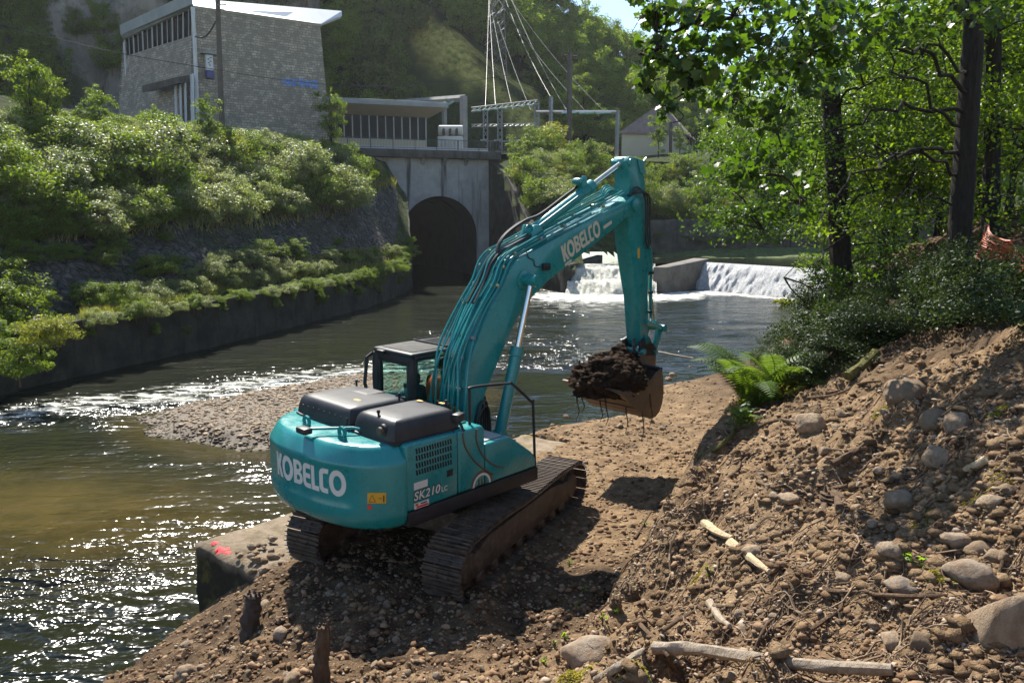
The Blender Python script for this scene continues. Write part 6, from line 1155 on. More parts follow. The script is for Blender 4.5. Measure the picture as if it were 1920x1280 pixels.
# -- left bank
def topline(x): return np.interp(x, [0,100,200,360,420,560,650,700,740], [196,206,208,222,234,246,268,296,330])
def botline(x): return np.interp(x, [0,60,250,420,560,660,750], [470,450,430,425,410,385,320])
def f_left(p, x, y, rr):
    bright = rr.random() < np.interp(x, [0,250,420,700], [.35,.6,.75,.65]); k = ('bramble%d' if bright else 'bush%d') % rr.randint(0, 2); s_ = rr.choice([.55,.7,.9,1.1,1.35,1.6])*rr.uniform(.85,1.15)*np.interp(p.y, [30,80], [.9,1.25])
    if rr.random() < .05: k = 'gold'
    s_ = min(s_, max(.34, (y-topline(x))*(p.y+2)/FPX/2.15)); plant(k, p-Vector((0,0,.15)), (s_, s_, s_*rr.uniform(.8, 1.0)), rr.uniform(0, 6.28), 'pale glossy bramble bush on the slope below the powerhouse' if 'br' in k else 'dark green leafy bush on the slope below the powerhouse' if 'bush' in k else 'golden bush on the slope below the powerhouse', 'bush', {'br':'brambles on the far bank', 'bu':'leafy bushes on the far bank', 'go':'golden bushes on the far bank'}[k[:2]])
place(LB, (-60, 190, 748, 470, lambda x, y: topline(x)+16 < y < botline(x)), 165, 1.0, f_left, 3)
def f_berm(p, x, y, rr):
    k = rr.choice(['bramble0','bramble1','bush1','bramble2']); s_ = rr.uniform(.35, .7); plant(k, p-Vector((0,0,.1)), (s_, s_, s_*.85), rr.uniform(0, 6.28), 'small pale bush on the ledge above the retaining wall', 'bush', 'bushes on the ledge above the retaining wall', 'ledge_bush')
def bermline(x): return np.interp(x, [150,300,500,640,740], [598,572,528,508,497])
place(LB, (150, 470, 735, 610, lambda x, y: -62*(.4+.6*(280 < x < 660)) < y-bermline(x) < -2), 34, .9, f_berm, 5)
for i, (px, py, s_) in enumerate(((20,600,1.5),(75,640,1.15),(110,625,.9),(-10,545,1.3),(35,690,1.1),(60,560,1.0))):
    p = hit(px, py, LB) or Vector(aty(px, py, 27)); plant('gold' if i in (1,2,5) else 'bush%d' % (i % 3), p-Vector((0,0,.4)), s_*.62, i*1.3, 'sunlit bush hanging over the wall at the near end of the ledge', 'bush', 'bushes at the near end of the ledge')
for i, (px, py, s_) in enumerate(((30,430,1.0),(10,380,1.2),(70,415,.7))):
    p = hit(px, py, LB); plant('bush%d' % i, p, s_, i, 'bright green bush at the near end of the slope', 'bush', 'bright bushes at the near end of the slope')
for px, py, s_, Yd, lab in ((622,275,1.25,70,'leafy sapling in front of the control building'),(395,262,.8,58,'leafy sapling below the wooden pole'),(290,262,.6,56,'short sapling below the white door leaves'),(95,245,.8,52,'left sapling of the pair below the cliff'),(60,240,.95,50,'tall pale sapling below the rock cliff'),(190,248,.7,55,'thin sapling at the corner of the powerhouse'),(155,245,.45,54,'small thin sapling between two larger ones below the cliff')):
    p = hit(px, py+14, LB) or Vector(aty(px, py, Yd)); plant('sapling', p-Vector((0,0,.3)), (s_, s_, s_*1.1), px*.1, lab, 'sapling', None)
# -- far bank right of the tunnel, behind the pool
def f_far(p, x, y, rr):
    k = rr.choice(['bush0','bush1','bush2','bush0','bramble1','gold']); s_ = rr.uniform(.8, 1.4); plant(k, p-Vector((0,0,.2)), (s_, s_, s_*rr.uniform(.9, 1.25)), rr.uniform(0, 6.28), 'green bush on the bank between the tunnel and the small house', 'bush', 'bushes on the bank beyond the pool', 'bank_bush')
place(FBB, (945, 275, 1420, 420, lambda x, y: y > np.interp(x, [945,1000,1130,1160,1310,1420], [292,292,300,330,330,300]) and y < np.interp(x, [945,985,1010,1420], [300,360,405,415])), 60, 1.7, f_far, 8)
for px, py, s_, Yd, k, lab in ((1040,262,1.35,98,'gold','round yellow-green bush beside the dark pole'),(1105,285,1.0,93,'bush1','tall bush left of the small house'),(1010,272,.9,94,'bush2','bush at the right end of the deck railing'),(1235,268,.8,108,'sapling','thin sapling in front of the small house'),(1275,268,.6,106,'sapling','sapling at the right corner of the small house')):
    v = Vector(aty(px, py, Yd)); p = FBB.ray_cast(Vector((v.x, v.y, 60)), Vector((0,0,-1)))[0] or v; p.z = min(v.z, p.z+1.2) if v.z > p.z else p.z; plant(k, p-Vector((0,0,.3)), s_*1.5, px*.07, lab, 'bush' if k != 'sapling' else 'sapling', None)
for i in range(16):
    px = 1215+i*18; v = Vector(aty(px, 402, 91.5)); q_ = FBB.ray_cast(Vector((v.x, 91.8+(v.x-16)*.09, 60)), Vector((0,0,-1)))[0]
    if q_: plant('bush%d' % (i % 3), q_-Vector((0,.2,.5)), (1.0,1.0,.9), i*1.3, 'bush hanging over the dark wall behind the pool', 'bush', 'bushes on the wall behind the pool', 'wall_bush')
for i_, q_ in enumerate(RIMP[8:75:1]):
    if i_ % 5 == 4: continue
    r2 = random.Random(i_); s_ = r2.uniform(.16,.42)*np.interp(q_.y, [15,70], [.8,1.3]); plant(('bush%d' if r2.random() < .6 else 'bramble%d') % r2.randint(0, 2), q_+Vector((.02, r2.uniform(-.4,.4), -.75*s_)), (s_, s_*1.3, s_*1.0), r2.uniform(0, 6.28), 'creeper hanging over the top of the retaining wall', 'bush', 'creepers on the retaining wall', 'hanging_creeper')
for i_ in range(34):
    r2 = random.Random(900+i_); q_ = RIMP[r2.randint(14, 68)]; s_ = r2.uniform(.12,.26)*np.interp(q_.y, [15,70], [.8,1.3]); plant('bush%d' % r2.randint(0, 2), q_+Vector((.12, r2.uniform(-.4,.4), -r2.uniform(.5,1.5))), (s_*.8, s_*1.2, s_*1.3), r2.uniform(0, 6.28), 'small plant growing on the face of the retaining wall', 'plant', 'plants on the face of the retaining wall', 'wall_plant')
def f_hang(p, x, y, rr): s_ = rr.uniform(.25, .5); plant('bush%d' % rr.randint(0, 2), p-Vector((-.25,0,.35*s_)), (s_, s_, s_*.9), rr.uniform(0, 6.28), 'creeper hanging over the top of the retaining wall', 'bush', 'creepers on the retaining wall', 'hanging_creeper')
def f_ivy(p, x, y, rr): s_ = rr.uniform(.35, .75); plant('bush%d' % rr.randint(0, 2), p-Vector((0,0,.25*s_)), (s_, s_, s_*.7), rr.uniform(0, 6.28), 'creeper clump clinging to the stone revetment', 'bush', 'creepers on the revetment', 'creeper')
place(LB, (40, 430, 740, 520, lambda x, y: botline(x)-6 < y < bermline(x)-30), 12, 1.2, f_ivy, 41)
# -- hillside wood
def spur_clear(p): return gm[min(len(hy)-1, max(0, int(p.y-86))), min(len(hx)-1, max(0, int(p.x+150)))] > .25 or gm[min(len(hy)-1, max(0, int(p.y-80))), min(len(hx)-1, max(0, int(p.x+150)))] > .25 or gm[min(len(hy)-1, max(0, int(p.y-76))), min(len(hx)-1, max(0, int(p.x+150)))] > .25
def f_hill(p, x, y, rr):
    if spur_clear(p) or (p.y < 125 and -20 < p.x < 22 and p.z < 17): return
    if any(760 < x+dx < 1010 and y-118 < 92+(x+dx-795)*.845 < y+8 for dx in (-34, 0, 34)):
        plant('bush%d' % rr.randint(0, 2), p-Vector((0,0,.3)), rr.uniform(1.0, 1.7), rr.uniform(0, 6.28), 'low bush on the steep slope beside the dry grass spur', 'bush', 'low bushes beside the grass spur', 'slope_bush'); return
    lit = rr.random() < np.interp(x, [200,640,800,960,1040], [.3,.55,.3,.5,.95]); k = ('hill%d' % rr.randint(0, 2)) if lit else ('dark%d' % rr.randint(0, 1)); s_ = rr.uniform(.62, 1.1)*np.interp(p.y, [110,250], [.85,1.25])  # sunlit and shaded parts of the hill painted through the leaf colour
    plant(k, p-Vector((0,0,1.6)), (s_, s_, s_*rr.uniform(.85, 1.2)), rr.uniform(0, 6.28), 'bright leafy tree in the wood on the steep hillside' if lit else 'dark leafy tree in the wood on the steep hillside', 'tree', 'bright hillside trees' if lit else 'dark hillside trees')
place(HB, (560, -90, 1500, 300), 300, 4.0, f_hill, 21, 9000)
def f_cliff(p, x, y, rr): s_ = rr.uniform(1.0, 2.2); plant(rr.choice(['bush0','bush1','bush2','dark0']) if False else 'bush%d' % rr.randint(0, 2), p-Vector((0,.3,.8)), (s_, s_*.7, s_*1.2), rr.uniform(0, 6.28), 'shrub growing out of the rock cliff', 'bush', 'shrubs on the cliff', 'cliff_bush')
place(CB, (-20, -30, 110, 200, lambda x, y: x < 50+y*.32), 40, 1.8, f_cliff, 31)
place(CB, (110, 0, 400, 190), 8, 3, f_cliff, 33)
place(CB, (330, -60, 620, 10), 16, 3, f_cliff, 34)

# -- right bank trees: trunk, limbs, crown of leaves
def P3(l): return [Vector(aty(*p)) for p in l]
def big_tree(name, label, trunk, tr_, limbs, clumps, mat, leaf, seed, shape=OVAL, group=None, bark='trunk_bark', up=.35, dens=1.0):
    g = np.random.default_rng(seed); T0 = P3(trunk); b0 = T0[-1].copy(); b0.z = gz(b0.x, b0.y)-.15; t = empty(name, b0); tag(t, label, 'tree', group); path_ = catmull([b0]+[Vector(p) for p in reversed(T0[:-1])], 6); n = len(path_)
    rr = [tr_*(1.55 if i == 0 else 1.25 if i < 3 else 1.0)*(1-.35*i/n) for i in range(n)]; tubeobj('trunk', [Vector(p)-b0 for p in path_], rr, MAT[bark], t, 12, .05)
    for L_, r_ in limbs:
        Q = catmull(P3(L_), 5); k = len(Q); r_ *= .62; Q = [Vector(p)+Vector((g.normal(), g.normal(), g.normal()))*(.07 if 0 < i_ < k-1 else 0) for i_, p in enumerate(Q)]; tubeobj('limb', [Vector(p)-b0 for p in Q], [r_*(1-.85*i/(k-1))+.004 for i in range(k)], MAT[bark], t, 7, .12)
    C = []
    for (px, py, Yd, rx_, ry_, rz_, cnt) in clumps:
        cnt = int(cnt*dens)
        c = np.array(aty(px, py, Yd)); sub = max(3, cnt//8); cc = ball(sub, g)*np.array([rx_, ry_, rz_]); idx = g.integers(0, sub, cnt); C.append(c+cc[idx]+ball(cnt, g)*np.array([1,1,.5])*min(rx_, rz_)*.55)
    tw = MB(); anchors = [Vector(p) for p in path_[2:]]
    for L_, r_ in limbs: anchors += [Vector(p) for p in P3(L_)]
    for (px, py, Yd, rx_, ry_, rz_, cnt) in clumps:
        if py < -60: continue
        c = Vector(aty(px, py, Yd)); a = min(anchors, key=lambda q: (q-c).length); mid = a.lerp(c, .5)+Vector((g.normal()*.15, g.normal()*.15, .12)); Q = catmull([a, mid, c], 3); tw.tube([Vector(p)-b0 for p in Q], [.022*(1-.8*i/(len(Q)-1))+.003 for i in range(len(Q))], 5, False)
        for _ in range(6): e = c+Vector((g.normal()*rx_*.6, g.normal()*ry_*.6, g.normal()*rz_*.5)); m_ = c.lerp(e, .5)+Vector((0,0,.05)); tw.tube([c-b0, m_-b0, e-b0], [.008,.006,.003], 4, False)
    tag(tw.build('twigs', MAT[bark], t), kind='stuff')
    C = np.concatenate(C)-np.array(b0); S = leaf*g.uniform(.55, 1.3, len(C)); me = leaf_mesh('crown', C, S, g, shape, up); put('crown', me, MAT[mat], t); return t
# (the canopy goes on above the picture)
# overhanging maple (trunk at the right, branches reaching out over the bench)
mp_cl = [(1215,25,9.6,.30,.5,.22,70),(1290,30,9.8,.55,.6,.28,150),(1235,95,9.3,.28,.4,.22,60),(1330,95,9.8,.50,.6,.30,130),(1215,165,9.4,.16,.3,.20,34),(1300,150,9.6,.35,.5,.24,80),(1240,190,9.4,.14,.3,.18,36),(1265,120,9.4,.3,.4,.2,50),(1380,30,10.2,.6,.7,.3,180),(1420,120,10.4,.55,.7,.4,170),(1370,190,10.2,.4,.5,.3,80),(1500,40,10.6,.7,.8,.35,220),(1490,150,10.8,.5,.6,.35,130),(1600,30,11.4,.8,.8,.35,230),(1440,220,10.5,.35,.5,.25,70),(1720,30,12,.9,.9,.4,220),(1560,110,11,.4,.5,.3,80),(1860,20,12.5,.7,.9,.4,150),
          (1470,290,11,.55,.6,.35,110),(1400,330,10.8,.45,.5,.28,80),(1500,370,11.2,.4,.5,.3,70)]
big_tree('overhanging_maple', 'tall tree with mottled trunk at the orange net, maple leaves overhanging the bench', [(1836,-170,15.2),(1829,0,15),(1816,200,15),(1802,400,15),(1797,515,15)], .225,
         [([(1826,40,15),(1700,-20,13),(1500,-10,11),(1330,30,10),(1230,60,9.6)], .10), ([(1818,180,15),(1740,110,14),(1640,75,13),(1560,55,12.4)], .06), ([(1815,215,15),(1700,205,14.4),(1600,225,14),(1540,235,13.6)], .055), ([(1812,240,15),(1720,160,14),(1640,85,13.4)], .05), ([(1808,300,15),(1740,280,14.5),(1660,300,14),(1590,345,13.6),(1530,420,13.2)], .06), ([(1806,330,15),(1720,290,14.6),(1640,290,14.2),(1570,300,14)], .05), ([(1812,150,15),(1760,95,14.6),(1700,95,14),(1620,60,13.5)], .045), ([(1802,420,15),(1750,370,14.6),(1700,360,14.2),(1640,400,14)], .03),
          ([(1330,30,10),(1300,110,9.8),(1280,170,9.6),(1262,230,9.4)], .018), ([(1450,-5,10.6),(1430,90,10.4),(1400,170,10.3),(1370,210,10.2)], .02), ([(1500,-10,11),(1490,120,10.9),(1450,220,10.7),(1400,330,10.8)], .02), ([(1250,45,9.6),(1225,110,9.4),(1212,170,9.4)], .012)], mp_cl, 'leaf_maple', .118, 101, MAPLE, dens=1.35)
g1 = random.Random(9); cl1 = []
for _ in range(74):
    px, py = g1.uniform(1340, 1760), g1.uniform(60, 560)
    if py > 430 and px < 1545: continue
    if px < 1440 and py < 230 and g1.random() < .6: continue
    cl1.append((px, py, g1.uniform(18, 25), g1.uniform(.7, 1.2), .9, g1.uniform(.4, .7), g1.randint(130, 260)))
cl1 += [(1400,400,19,.8,.8,.3,260),(1430,440,19,.6,.8,.3,160),(1360,420,19,.4,.5,.25,90),(1560,520,19,.5,.8,.4,260),(1580,570,19,.6,.7,.4,300),(1480,390,19.5,.9,.8,.4,300),(1420,280,20,.8,.8,.4,240),(1540,575,18.5,.25,.4,.2,60),(1555,600,18.5,.4,.6,.25,140)]
for _ in range(60): cl1.append((g1.uniform(1250, 1850), g1.uniform(-900, -20), g1.uniform(15, 25), g1.uniform(.8, 1.3), 1.0, g1.uniform(.5, .8), g1.randint(150, 260)))
big_tree('riverside_alder', 'dark straight trunk at the water side with leafy crown before the weir', [(1535,-170,21),(1547,40,21),(1557,180,21),(1568,320,21),(1574,430,21),(1586,612,21)], .29, [([(1552,110,21),(1500,120,20),(1440,110,19),(1380,130,18.5)], .05), ([(1568,330,21),(1500,380,20),(1430,430,19)], .05), ([(1560,200,21),(1620,160,20),(1700,140,19.5)], .05), ([(1575,440,21),(1530,490,20),(1470,520,19)], .04), ([(1572,400,21),(1640,360,20),(1700,350,19.5)], .045)], cl1, 'leaf_maple', .115, 102, dens=1.7)
cl2 = [(g1.uniform(1600, 1960), g1.uniform(-40, 430), g1.uniform(17, 26), g1.uniform(.8, 1.4), 1.0, g1.uniform(.45, .8), g1.randint(130, 240)) for _ in range(60)]
cl2 += [(g1.uniform(1600, 2300), g1.uniform(-800, -20), g1.uniform(14, 24), g1.uniform(.8, 1.4), 1.0, g1.uniform(.5, .8), g1.randint(150, 240)) for _ in range(70)]
big_tree('bank_tree', 'slender dark trunk at the right edge behind the orange net', [(1868,-170,19),(1864,0,19),(1861,200,19),(1858,380,19),(1857,440,19)], .21, [([(1861,180,19),(1885,230,18.5),(1925,290,18)], .09), ([(1862,90,19),(1800,40,18.5),(1740,30,18)], .05), ([(1860,250,19),(1920,240,18.4),(1980,250,18)], .06)], cl2, 'leaf_wood', .125, 103, dens=1.6)
for i, (px, Yd, s_, k) in enumerate(((1680,34,.95,1),(1760,31,.95,2),(1840,30,1.0,0),(1930,29,1.0,1),(1720,48,1.25,2),(1600,58,1.3,0),(1830,46,1.25,1),(1930,44,1.3,2),(1420,104,1.5,2),(1500,100,1.7,1),(1380,118,1.6,0),(1960,36,1.0,0),(1660,26,.72,2),(1890,24,.7,1),(1780,66,1.6,0),(1640,76,1.7,1))):
    x = aty(px, 400, Yd)[0]; z = gz(x, Yd) if Yd < 62 and x < 46 else 4.5; plant(f'wood{k}', (x, Yd, z-.3), s_, i*1.7, 'sunlit leafy tree in the wood on the right bank', 'tree', 'trees of the wood on the right bank')
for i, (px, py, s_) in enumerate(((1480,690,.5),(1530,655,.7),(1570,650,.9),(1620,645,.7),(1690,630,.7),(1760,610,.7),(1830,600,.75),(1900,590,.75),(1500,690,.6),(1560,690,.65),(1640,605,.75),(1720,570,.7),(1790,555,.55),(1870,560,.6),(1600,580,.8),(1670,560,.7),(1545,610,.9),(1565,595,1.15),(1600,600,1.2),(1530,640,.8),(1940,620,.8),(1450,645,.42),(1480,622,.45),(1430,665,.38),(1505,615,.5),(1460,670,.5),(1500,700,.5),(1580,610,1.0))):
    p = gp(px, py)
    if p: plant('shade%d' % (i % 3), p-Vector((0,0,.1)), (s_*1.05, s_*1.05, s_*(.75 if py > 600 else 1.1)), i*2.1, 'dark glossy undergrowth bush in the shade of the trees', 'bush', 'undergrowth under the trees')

# -- ferns and weeds at the edge of the cut
def fern(loc, n, L_, seed, label, group=None, droop=.9):
    rr = random.Random(seed); t = empty('fern', loc); tag(t, label, 'fern', group)
    for k in range(n):
        az = 2*math.pi*k/n+rr.uniform(-.3,.3); L2 = L_*rr.uniform(.75, 1.15); el = R(rr.uniform(55, 84)); pts = []; x = 0; z = 0; e = el; N = 30
        for i in range(N+1): pts.append((x, z)); x += L2/N*math.cos(e); z += L2/N*math.sin(e); e -= droop*2.0/N*(.4+1.2*i/N)
        V = []; F = []; ca, sa = math.cos(az), math.sin(az); tw = rr.uniform(-.25,.25)
        for i in range(2, N):
            f = i/N; w_ = L2*.21*math.sin(math.pi*min(1, f*.92+.06))**.8*(1-.35*f); x, z = pts[i]; dx, dz = pts[i+1][0]-pts[i][0], pts[i+1][1]-pts[i][1]; h = L2/N*.30
            for sg_ in (-1, 1):
                b0 = len(V); ex_, ez_ = dx*.9, dz*.9
                for (u_, v_) in ((0,-h),(w_*.55,-h*.8+w_*.12),(w_,w_*.34),(w_*.55,h*.8+w_*.16),(0,h)):
                    l = math.hypot(dx, dz); px_, pz_ = x+dx/l*v_, z+dz/l*v_-abs(u_)*.16; yy = sg_*u_; V.append((px_*ca-yy*sa, px_*sa+yy*ca, pz_+yy*tw))
                F.append((b0,b0+1,b0+2,b0+3,b0+4))
        m = MB(); m.add(V, F); m.tube([(p[0]*ca, p[0]*sa, p[1]) for p in pts[::3]], .006, 4); m.build('frond', MAT['fern_leaf'], t, smooth=False)
    return t
for i, (px, py, n, L_, lab) in enumerate(((1408,764,17,1.75,'large bright fern at the edge of the cut bank'),(1455,748,12,1.4,'smaller fern behind the large one at the cut bank'),(1390,790,9,.6,'low dark fern hanging over the bench'),(1335,690,8,.6,'fern nearest the river at the bench end'))):
    p = gp(px, py); fern(p-Vector((0,0,.05)), n, L_, 50+i, lab)
g = np.random.default_rng(5)
def weed(px, py, n, r_, h, leaf, mat, label, cat='plant', group=None, name='weed_plant'):
    p = gp(px, py)
    if p is None: return
    C = ball(n, g)*np.array([r_, r_, h*.5])+np.array([0,0,h*.55]); t = empty(name, p); tag(t, label, cat, group); put('leaves', leaf_mesh('leaves', C, leaf*g.uniform(.6,1.3,n), g, OVAL, .8), MAT[mat], t); m = MB()
    for k in range(min(n, 9)): m.tube([(0,0,-.02), tuple(C[k]*np.array([.4,.4,.6])), tuple(C[k])], .004, 4)
    m.build('stem', MAT['root_bark'], t)
for a in ((1442,760,130,.28,.42,.11,'weed_leaf','bright green leafy plant beside the ferns'),(1482,748,120,.30,.30,.09,'moss','yellowish low plant right of the ferns'),(1388,806,110,.22,.35,.10,'fern_leaf','dark climbing leaves on the cut face below the fern'),(1396,780,90,.2,.4,.09,'leaf_bush','leafy plant below the large fern')): weed(*a)
for i, (px, py) in enumerate(((1085,1140),(1130,1165),(1155,1150),(1060,1200),(1040,1215),(1095,1110),(1020,1245),(1705,1055),(1725,1068),(1210,985),(1330,1080),(1068,1060))): weed(px, py, 10, .05, .10, .045, 'weed_leaf', 'tiny green seedling on the bare earth', 'seedling', 'seedlings on the bare earth', 'seedling')
for i, (px, py, r_) in enumerate(((1850,915,.16),(1735,978,.10),(1310,1078,.09),(1765,1085,.09),(1200,1275,.14),(1080,1268,.10),(1650,770,.08),(1870,775,.08))):
    p = gp(px, py); C = ball(420, g)*np.array([r_*1.3, r_, .02]); 
    for c in C: c[2] = gz(p.x+c[0], p.y+c[1])-p.z+.012
    t = put('moss_patch', leaf_mesh('moss_patch', C, .022*g.uniform(.6,1.4,420), g, OVAL, 1.5), MAT['moss']); t.location = p; tag(t, 'yellow-green moss patch on the dug-over bank', 'moss', 'moss patches on the bank')
C = []
for _ in range(7000):
    x = random.uniform(0, 745); y = random.uniform(topline(x)+26, min(botline(x)+15, 470)); p = hit(x, y, LB)
    if p: C.append((p.x, p.y, p.z+random.uniform(.1, .7)))
SLG = np.array(C)
# strip of grass along the ledge and pool margin
C = []
for _ in range(9000):
    x, y = random.uniform(150, 745), 0; y = bermline(x)+(random.uniform(-34, 2) if random.random() < .45 else random.uniform(-7, 4)); p = hit(x, y, LB)
    if p: C.append(tuple(p))
C = np.array(C); C[:, 2] += .12; BL = (np.array([(-.06,-.5,0),(.06,-.5,0),(0,.6,.1)]), np.array([(0,1,2)]))
def grass_mesh(name, C, S, g):
    n = len(C); a = g.normal(size=(n,3))*.35; a[:, 2] = 1; a /= np.linalg.norm(a, axis=1)[:, None]; b = np.cross(a, g.normal(size=(n,3))); b /= np.linalg.norm(b, axis=1)[:, None]; d = np.cross(b, a); V0, F0 = BL
    V = C[:, None]+S[:, None, None]*(V0[None,:,0:1]*b[:,None]+V0[None,:,1:2]*a[:,None]+V0[None,:,2:3]*d[:,None]); F = (F0[None]+(np.arange(n)*3)[:,None,None]).reshape(-1,3); return mesh_np(name, V.reshape(-1,3), F)
tag(put('slope_grass', grass_mesh('slope_grass', SLG, .55*g.uniform(.5,1.5,len(SLG)), g), MAT['dry_grass']), 'tall grass between the bushes on the slope below the powerhouse', 'grass', kind='stuff')
tag(put('ledge_grass', grass_mesh('ledge_grass', C, .42*g.uniform(.5,1.4,len(C)), g), MAT['dry_grass']), 'dry grass growing along the ledge above the retaining wall', 'grass', kind='stuff')

# ================================================================== STONES, ROOTS AND DEBRIS ON THE BANK
ROCK = []
for k in range(9):
    bm = bmesh.new(); bmesh.ops.create_icosphere(bm, subdivisions=3, radius=1); rr = random.Random(k); ang = k in (2, 5, 7)
    for v in bm.verts:
        c = v.co; nz = float(fbm(np.array([c.x*1.1+k*7]), np.array([c.y*1.1+c.z*1.3]), .9, 4, 90+k)[0]); q = 1+nz*(.60 if ang else .40); v.co = Vector((c.x*q, c.y*q*rr.uniform(.76,.80), c.z*q*.62))
    if True:
        for _ in range(6 if ang else 4):
            no = Vector((rr.uniform(-1,1), rr.uniform(-1,1), rr.uniform(-.2,1))).normalized(); d = rr.uniform(.52,.72) if ang else rr.uniform(.72,.92)
            for v in bm.verts:
                e = v.co.dot(no)-d*.8
                if e > 0: v.co -= no*e*.9
    me = bpy.data.meshes.new('stone'); bm.to_mesh(me); bm.free(); me.shade_smooth(); me.materials.append(MAT['cobble']); ROCK.append(me)
def stone(px, py, wpx, k, label, group=None, name='stone', flat=1.0, rot=None, sink=.35, tall=1.0, cat='stone'):
    p = gp(px, py)
    if p is None: return
    d = (p-Vector((0,0,CAMH))).length; r_ = wpx*d/FPX/2; o = put(name, ROCK[k], None); o.location = p+Vector((0,0,r_*.62*flat*(1-2*sink)*tall)); o.scale = (r_, r_, r_*flat*tall); o.rotation_euler = (random.uniform(-.3,.3), random.uniform(-.3,.3), rot if rot is not None else random.uniform(0, 6.28)); tag(o, label, cat, group); return o
BIG = [(1880,1190,112,7,'big upright rounded boulder at the right edge of the bank',1.0,1.75),(1700,742,95,1,'pale half-buried boulder at the edge of the tree shade',1.0,1.0),(1750,790,62,3,'smooth pale stone left of the angular one below the trees',.9,1.0),(1797,800,60,2,'angular brown stone on the upper bank',1.0,1.2),(1525,800,70,5,'angular stone with roots behind the thin branch',1.0,1.1),(1760,860,62,4,'round stone in the middle of the upper bank',.9,1.0),(1690,940,62,6,'dark tilted stone beside the uprooted stump',.8,1.1),(1795,1015,66,1,'long smooth stone on the right of the bank',.8,.9),(1835,1032,52,3,'grey round stone touching the long smooth one',.9,1.0),(1822,1080,84,0,'large rounded stone on the right of the bank below two smaller ones',.9,1.0),(1866,1045,56,2,'brown angular stone above the big boulder',.8,.9),(1586,1088,44,5,'pale pointed stone above the long thin root',.9,1.0),(1692,1100,58,6,'pale stone beside crumbled earth in the right of the bank',.8,1.0),(1412,1035,46,3,'rounded stone beside the split wood',.9,1.0),
       (1118,1235,135,5,'large flat pale rock at the bottom beside the bare log',.8,1.25),(349,1268,42,0,'egg-shaped cobble at the water corner of the bank',1.0,1.4),(547,1275,36,4,'round cobble at the foot of the rotten post',1.0,1.2),(525,1190,34,1,'long cobble standing up in the sunlit earth',.8,1.7),(743,1200,20,3,'round pale cobble in the machine shadow',1.0,1.2),(1480,935,46,1,'flat dark stone on the crest above the cut',.7,1.0),(1665,1030,48,8,'brown stone in loose earth left of the long smooth stone',.9,1.0),(1724,1208,54,2,'tall brown stone low on the right of the bank',.9,1.3),(1675,1200,56,5,'flat brown stone low on the right of the bank',.7,1.0),(1885,918,34,3,'small pale stone beside the moss patch',.9,1.0),(1856,940,40,6,'oval stone below the moss patch',.8,1.0)]
for px, py, wp_, k, lab, fl, tl_ in BIG: stone(px, py, wp_, k, lab, None, 'boulder' if wp_ > 80 else 'stone', fl, None, .46, tl_)
rr = random.Random(17); nst = 0
for (x0, y0, x1, y1, n, s0_, s1_, lab, grp, tst) in ((1330,730,1918,1275,95,10,30,'rounded cobble lying on the dug-over bank','cobbles on the bank', lambda x, y: x > 1250+abs(y-1000)*.1), (200,1060,760,1278,60,9,24,'cobble in the dark earth below the quay','cobbles below the quay', lambda x, y: y > 1290-(x-200)*.55), (760,1080,1180,1278,60,8,20,'cobble in the earth below the crawler track','cobbles below the track', lambda x, y: y > 1130), (1090,920,1240,1100,24,8,16,'cobble at the foot of the cut','cobbles at the foot of the cut', lambda x, y: True), (930,660,1330,880,55,7,20,'cobble on the trampled bench','cobbles on the bench', lambda x, y: y > 830-(x-930)*.40)):
    c = 0; t = 0
    while c < n and t < 2000:
        t += 1; x, y = rr.uniform(x0, x1), rr.uniform(y0, y1)
        if not tst(x, y): continue
        w_ = s0_+(s1_-s0_)*rr.random()**2.2; o = stone(x, y, w_, rr.choice([0,1,3,4,6,8,7,2,5,2,5,7]), lab, grp, 'cobble', rr.uniform(.75,1.05), None, rr.uniform(.3,.55))
        if o and o.location.z < ZW: bpy.data.objects.remove(o); continue
        c += 1
for k in range(26):   # small heap of cobbles on the quay in front of the far track
    x, y = 498+rr.gauss(0, 26), 1046+rr.gauss(0, 15); p = hit(x, y, QB) or gp(x, y); q = gp(x, y); p = q if q and q.y < p.y else p; o = put('cobble', ROCK[rr.choice([0,1,3,4,6])]); s_ = rr.uniform(.03,.085); o.location = p+Vector((0,0,s_*.3)); o.scale = (s_, s_, s_); o.rotation_euler = (rr.uniform(-.4,.4), 0, rr.uniform(0,6.28)); tag(o, 'cobble on the quay in front of the far track', 'stone', 'cobbles on the quay')
# loose gravel and clods, too many to count
q = []; S = []; q2 = []; S2 = []
for _ in range(25000):
    x, y = rr.uniform(180, 1925), rr.uniform(640, 1285); p = gph(x, y)
    if p is None or p.z < ZW+.03 or p.y > 34: continue
    d = (p-Vector((0,0,CAMH))).length
    if p.x > 5.5 and p.y > 9.5 and rr.random() < .6: continue
    if rr.random() < (.16 if p.z < .8 and p.y < 13 and p.x < 1.6 else .5): q.append((p.x, p.y, p.z+.004)); S.append(min(.04, rr.gammavariate(1.6, .0009*d)+.0006*d))
    else: q2.append((p.x, p.y, p.z)); S2.append(min(.06, rr.gammavariate(1.3, .0014*d)+.0006*d))
tag(pebble_field('gravel', np.array(q), np.array(S), MAT['pebbles'], .65, None, 8), 'small loose gravel strewn over the earth bank', 'gravel', kind='stuff')
tag(pebble_field('clods', np.array(q2), np.array(S2), MAT['clods'], .8, None, 9), 'crumbly earth clods strewn over the bank', 'earth', kind='stuff')
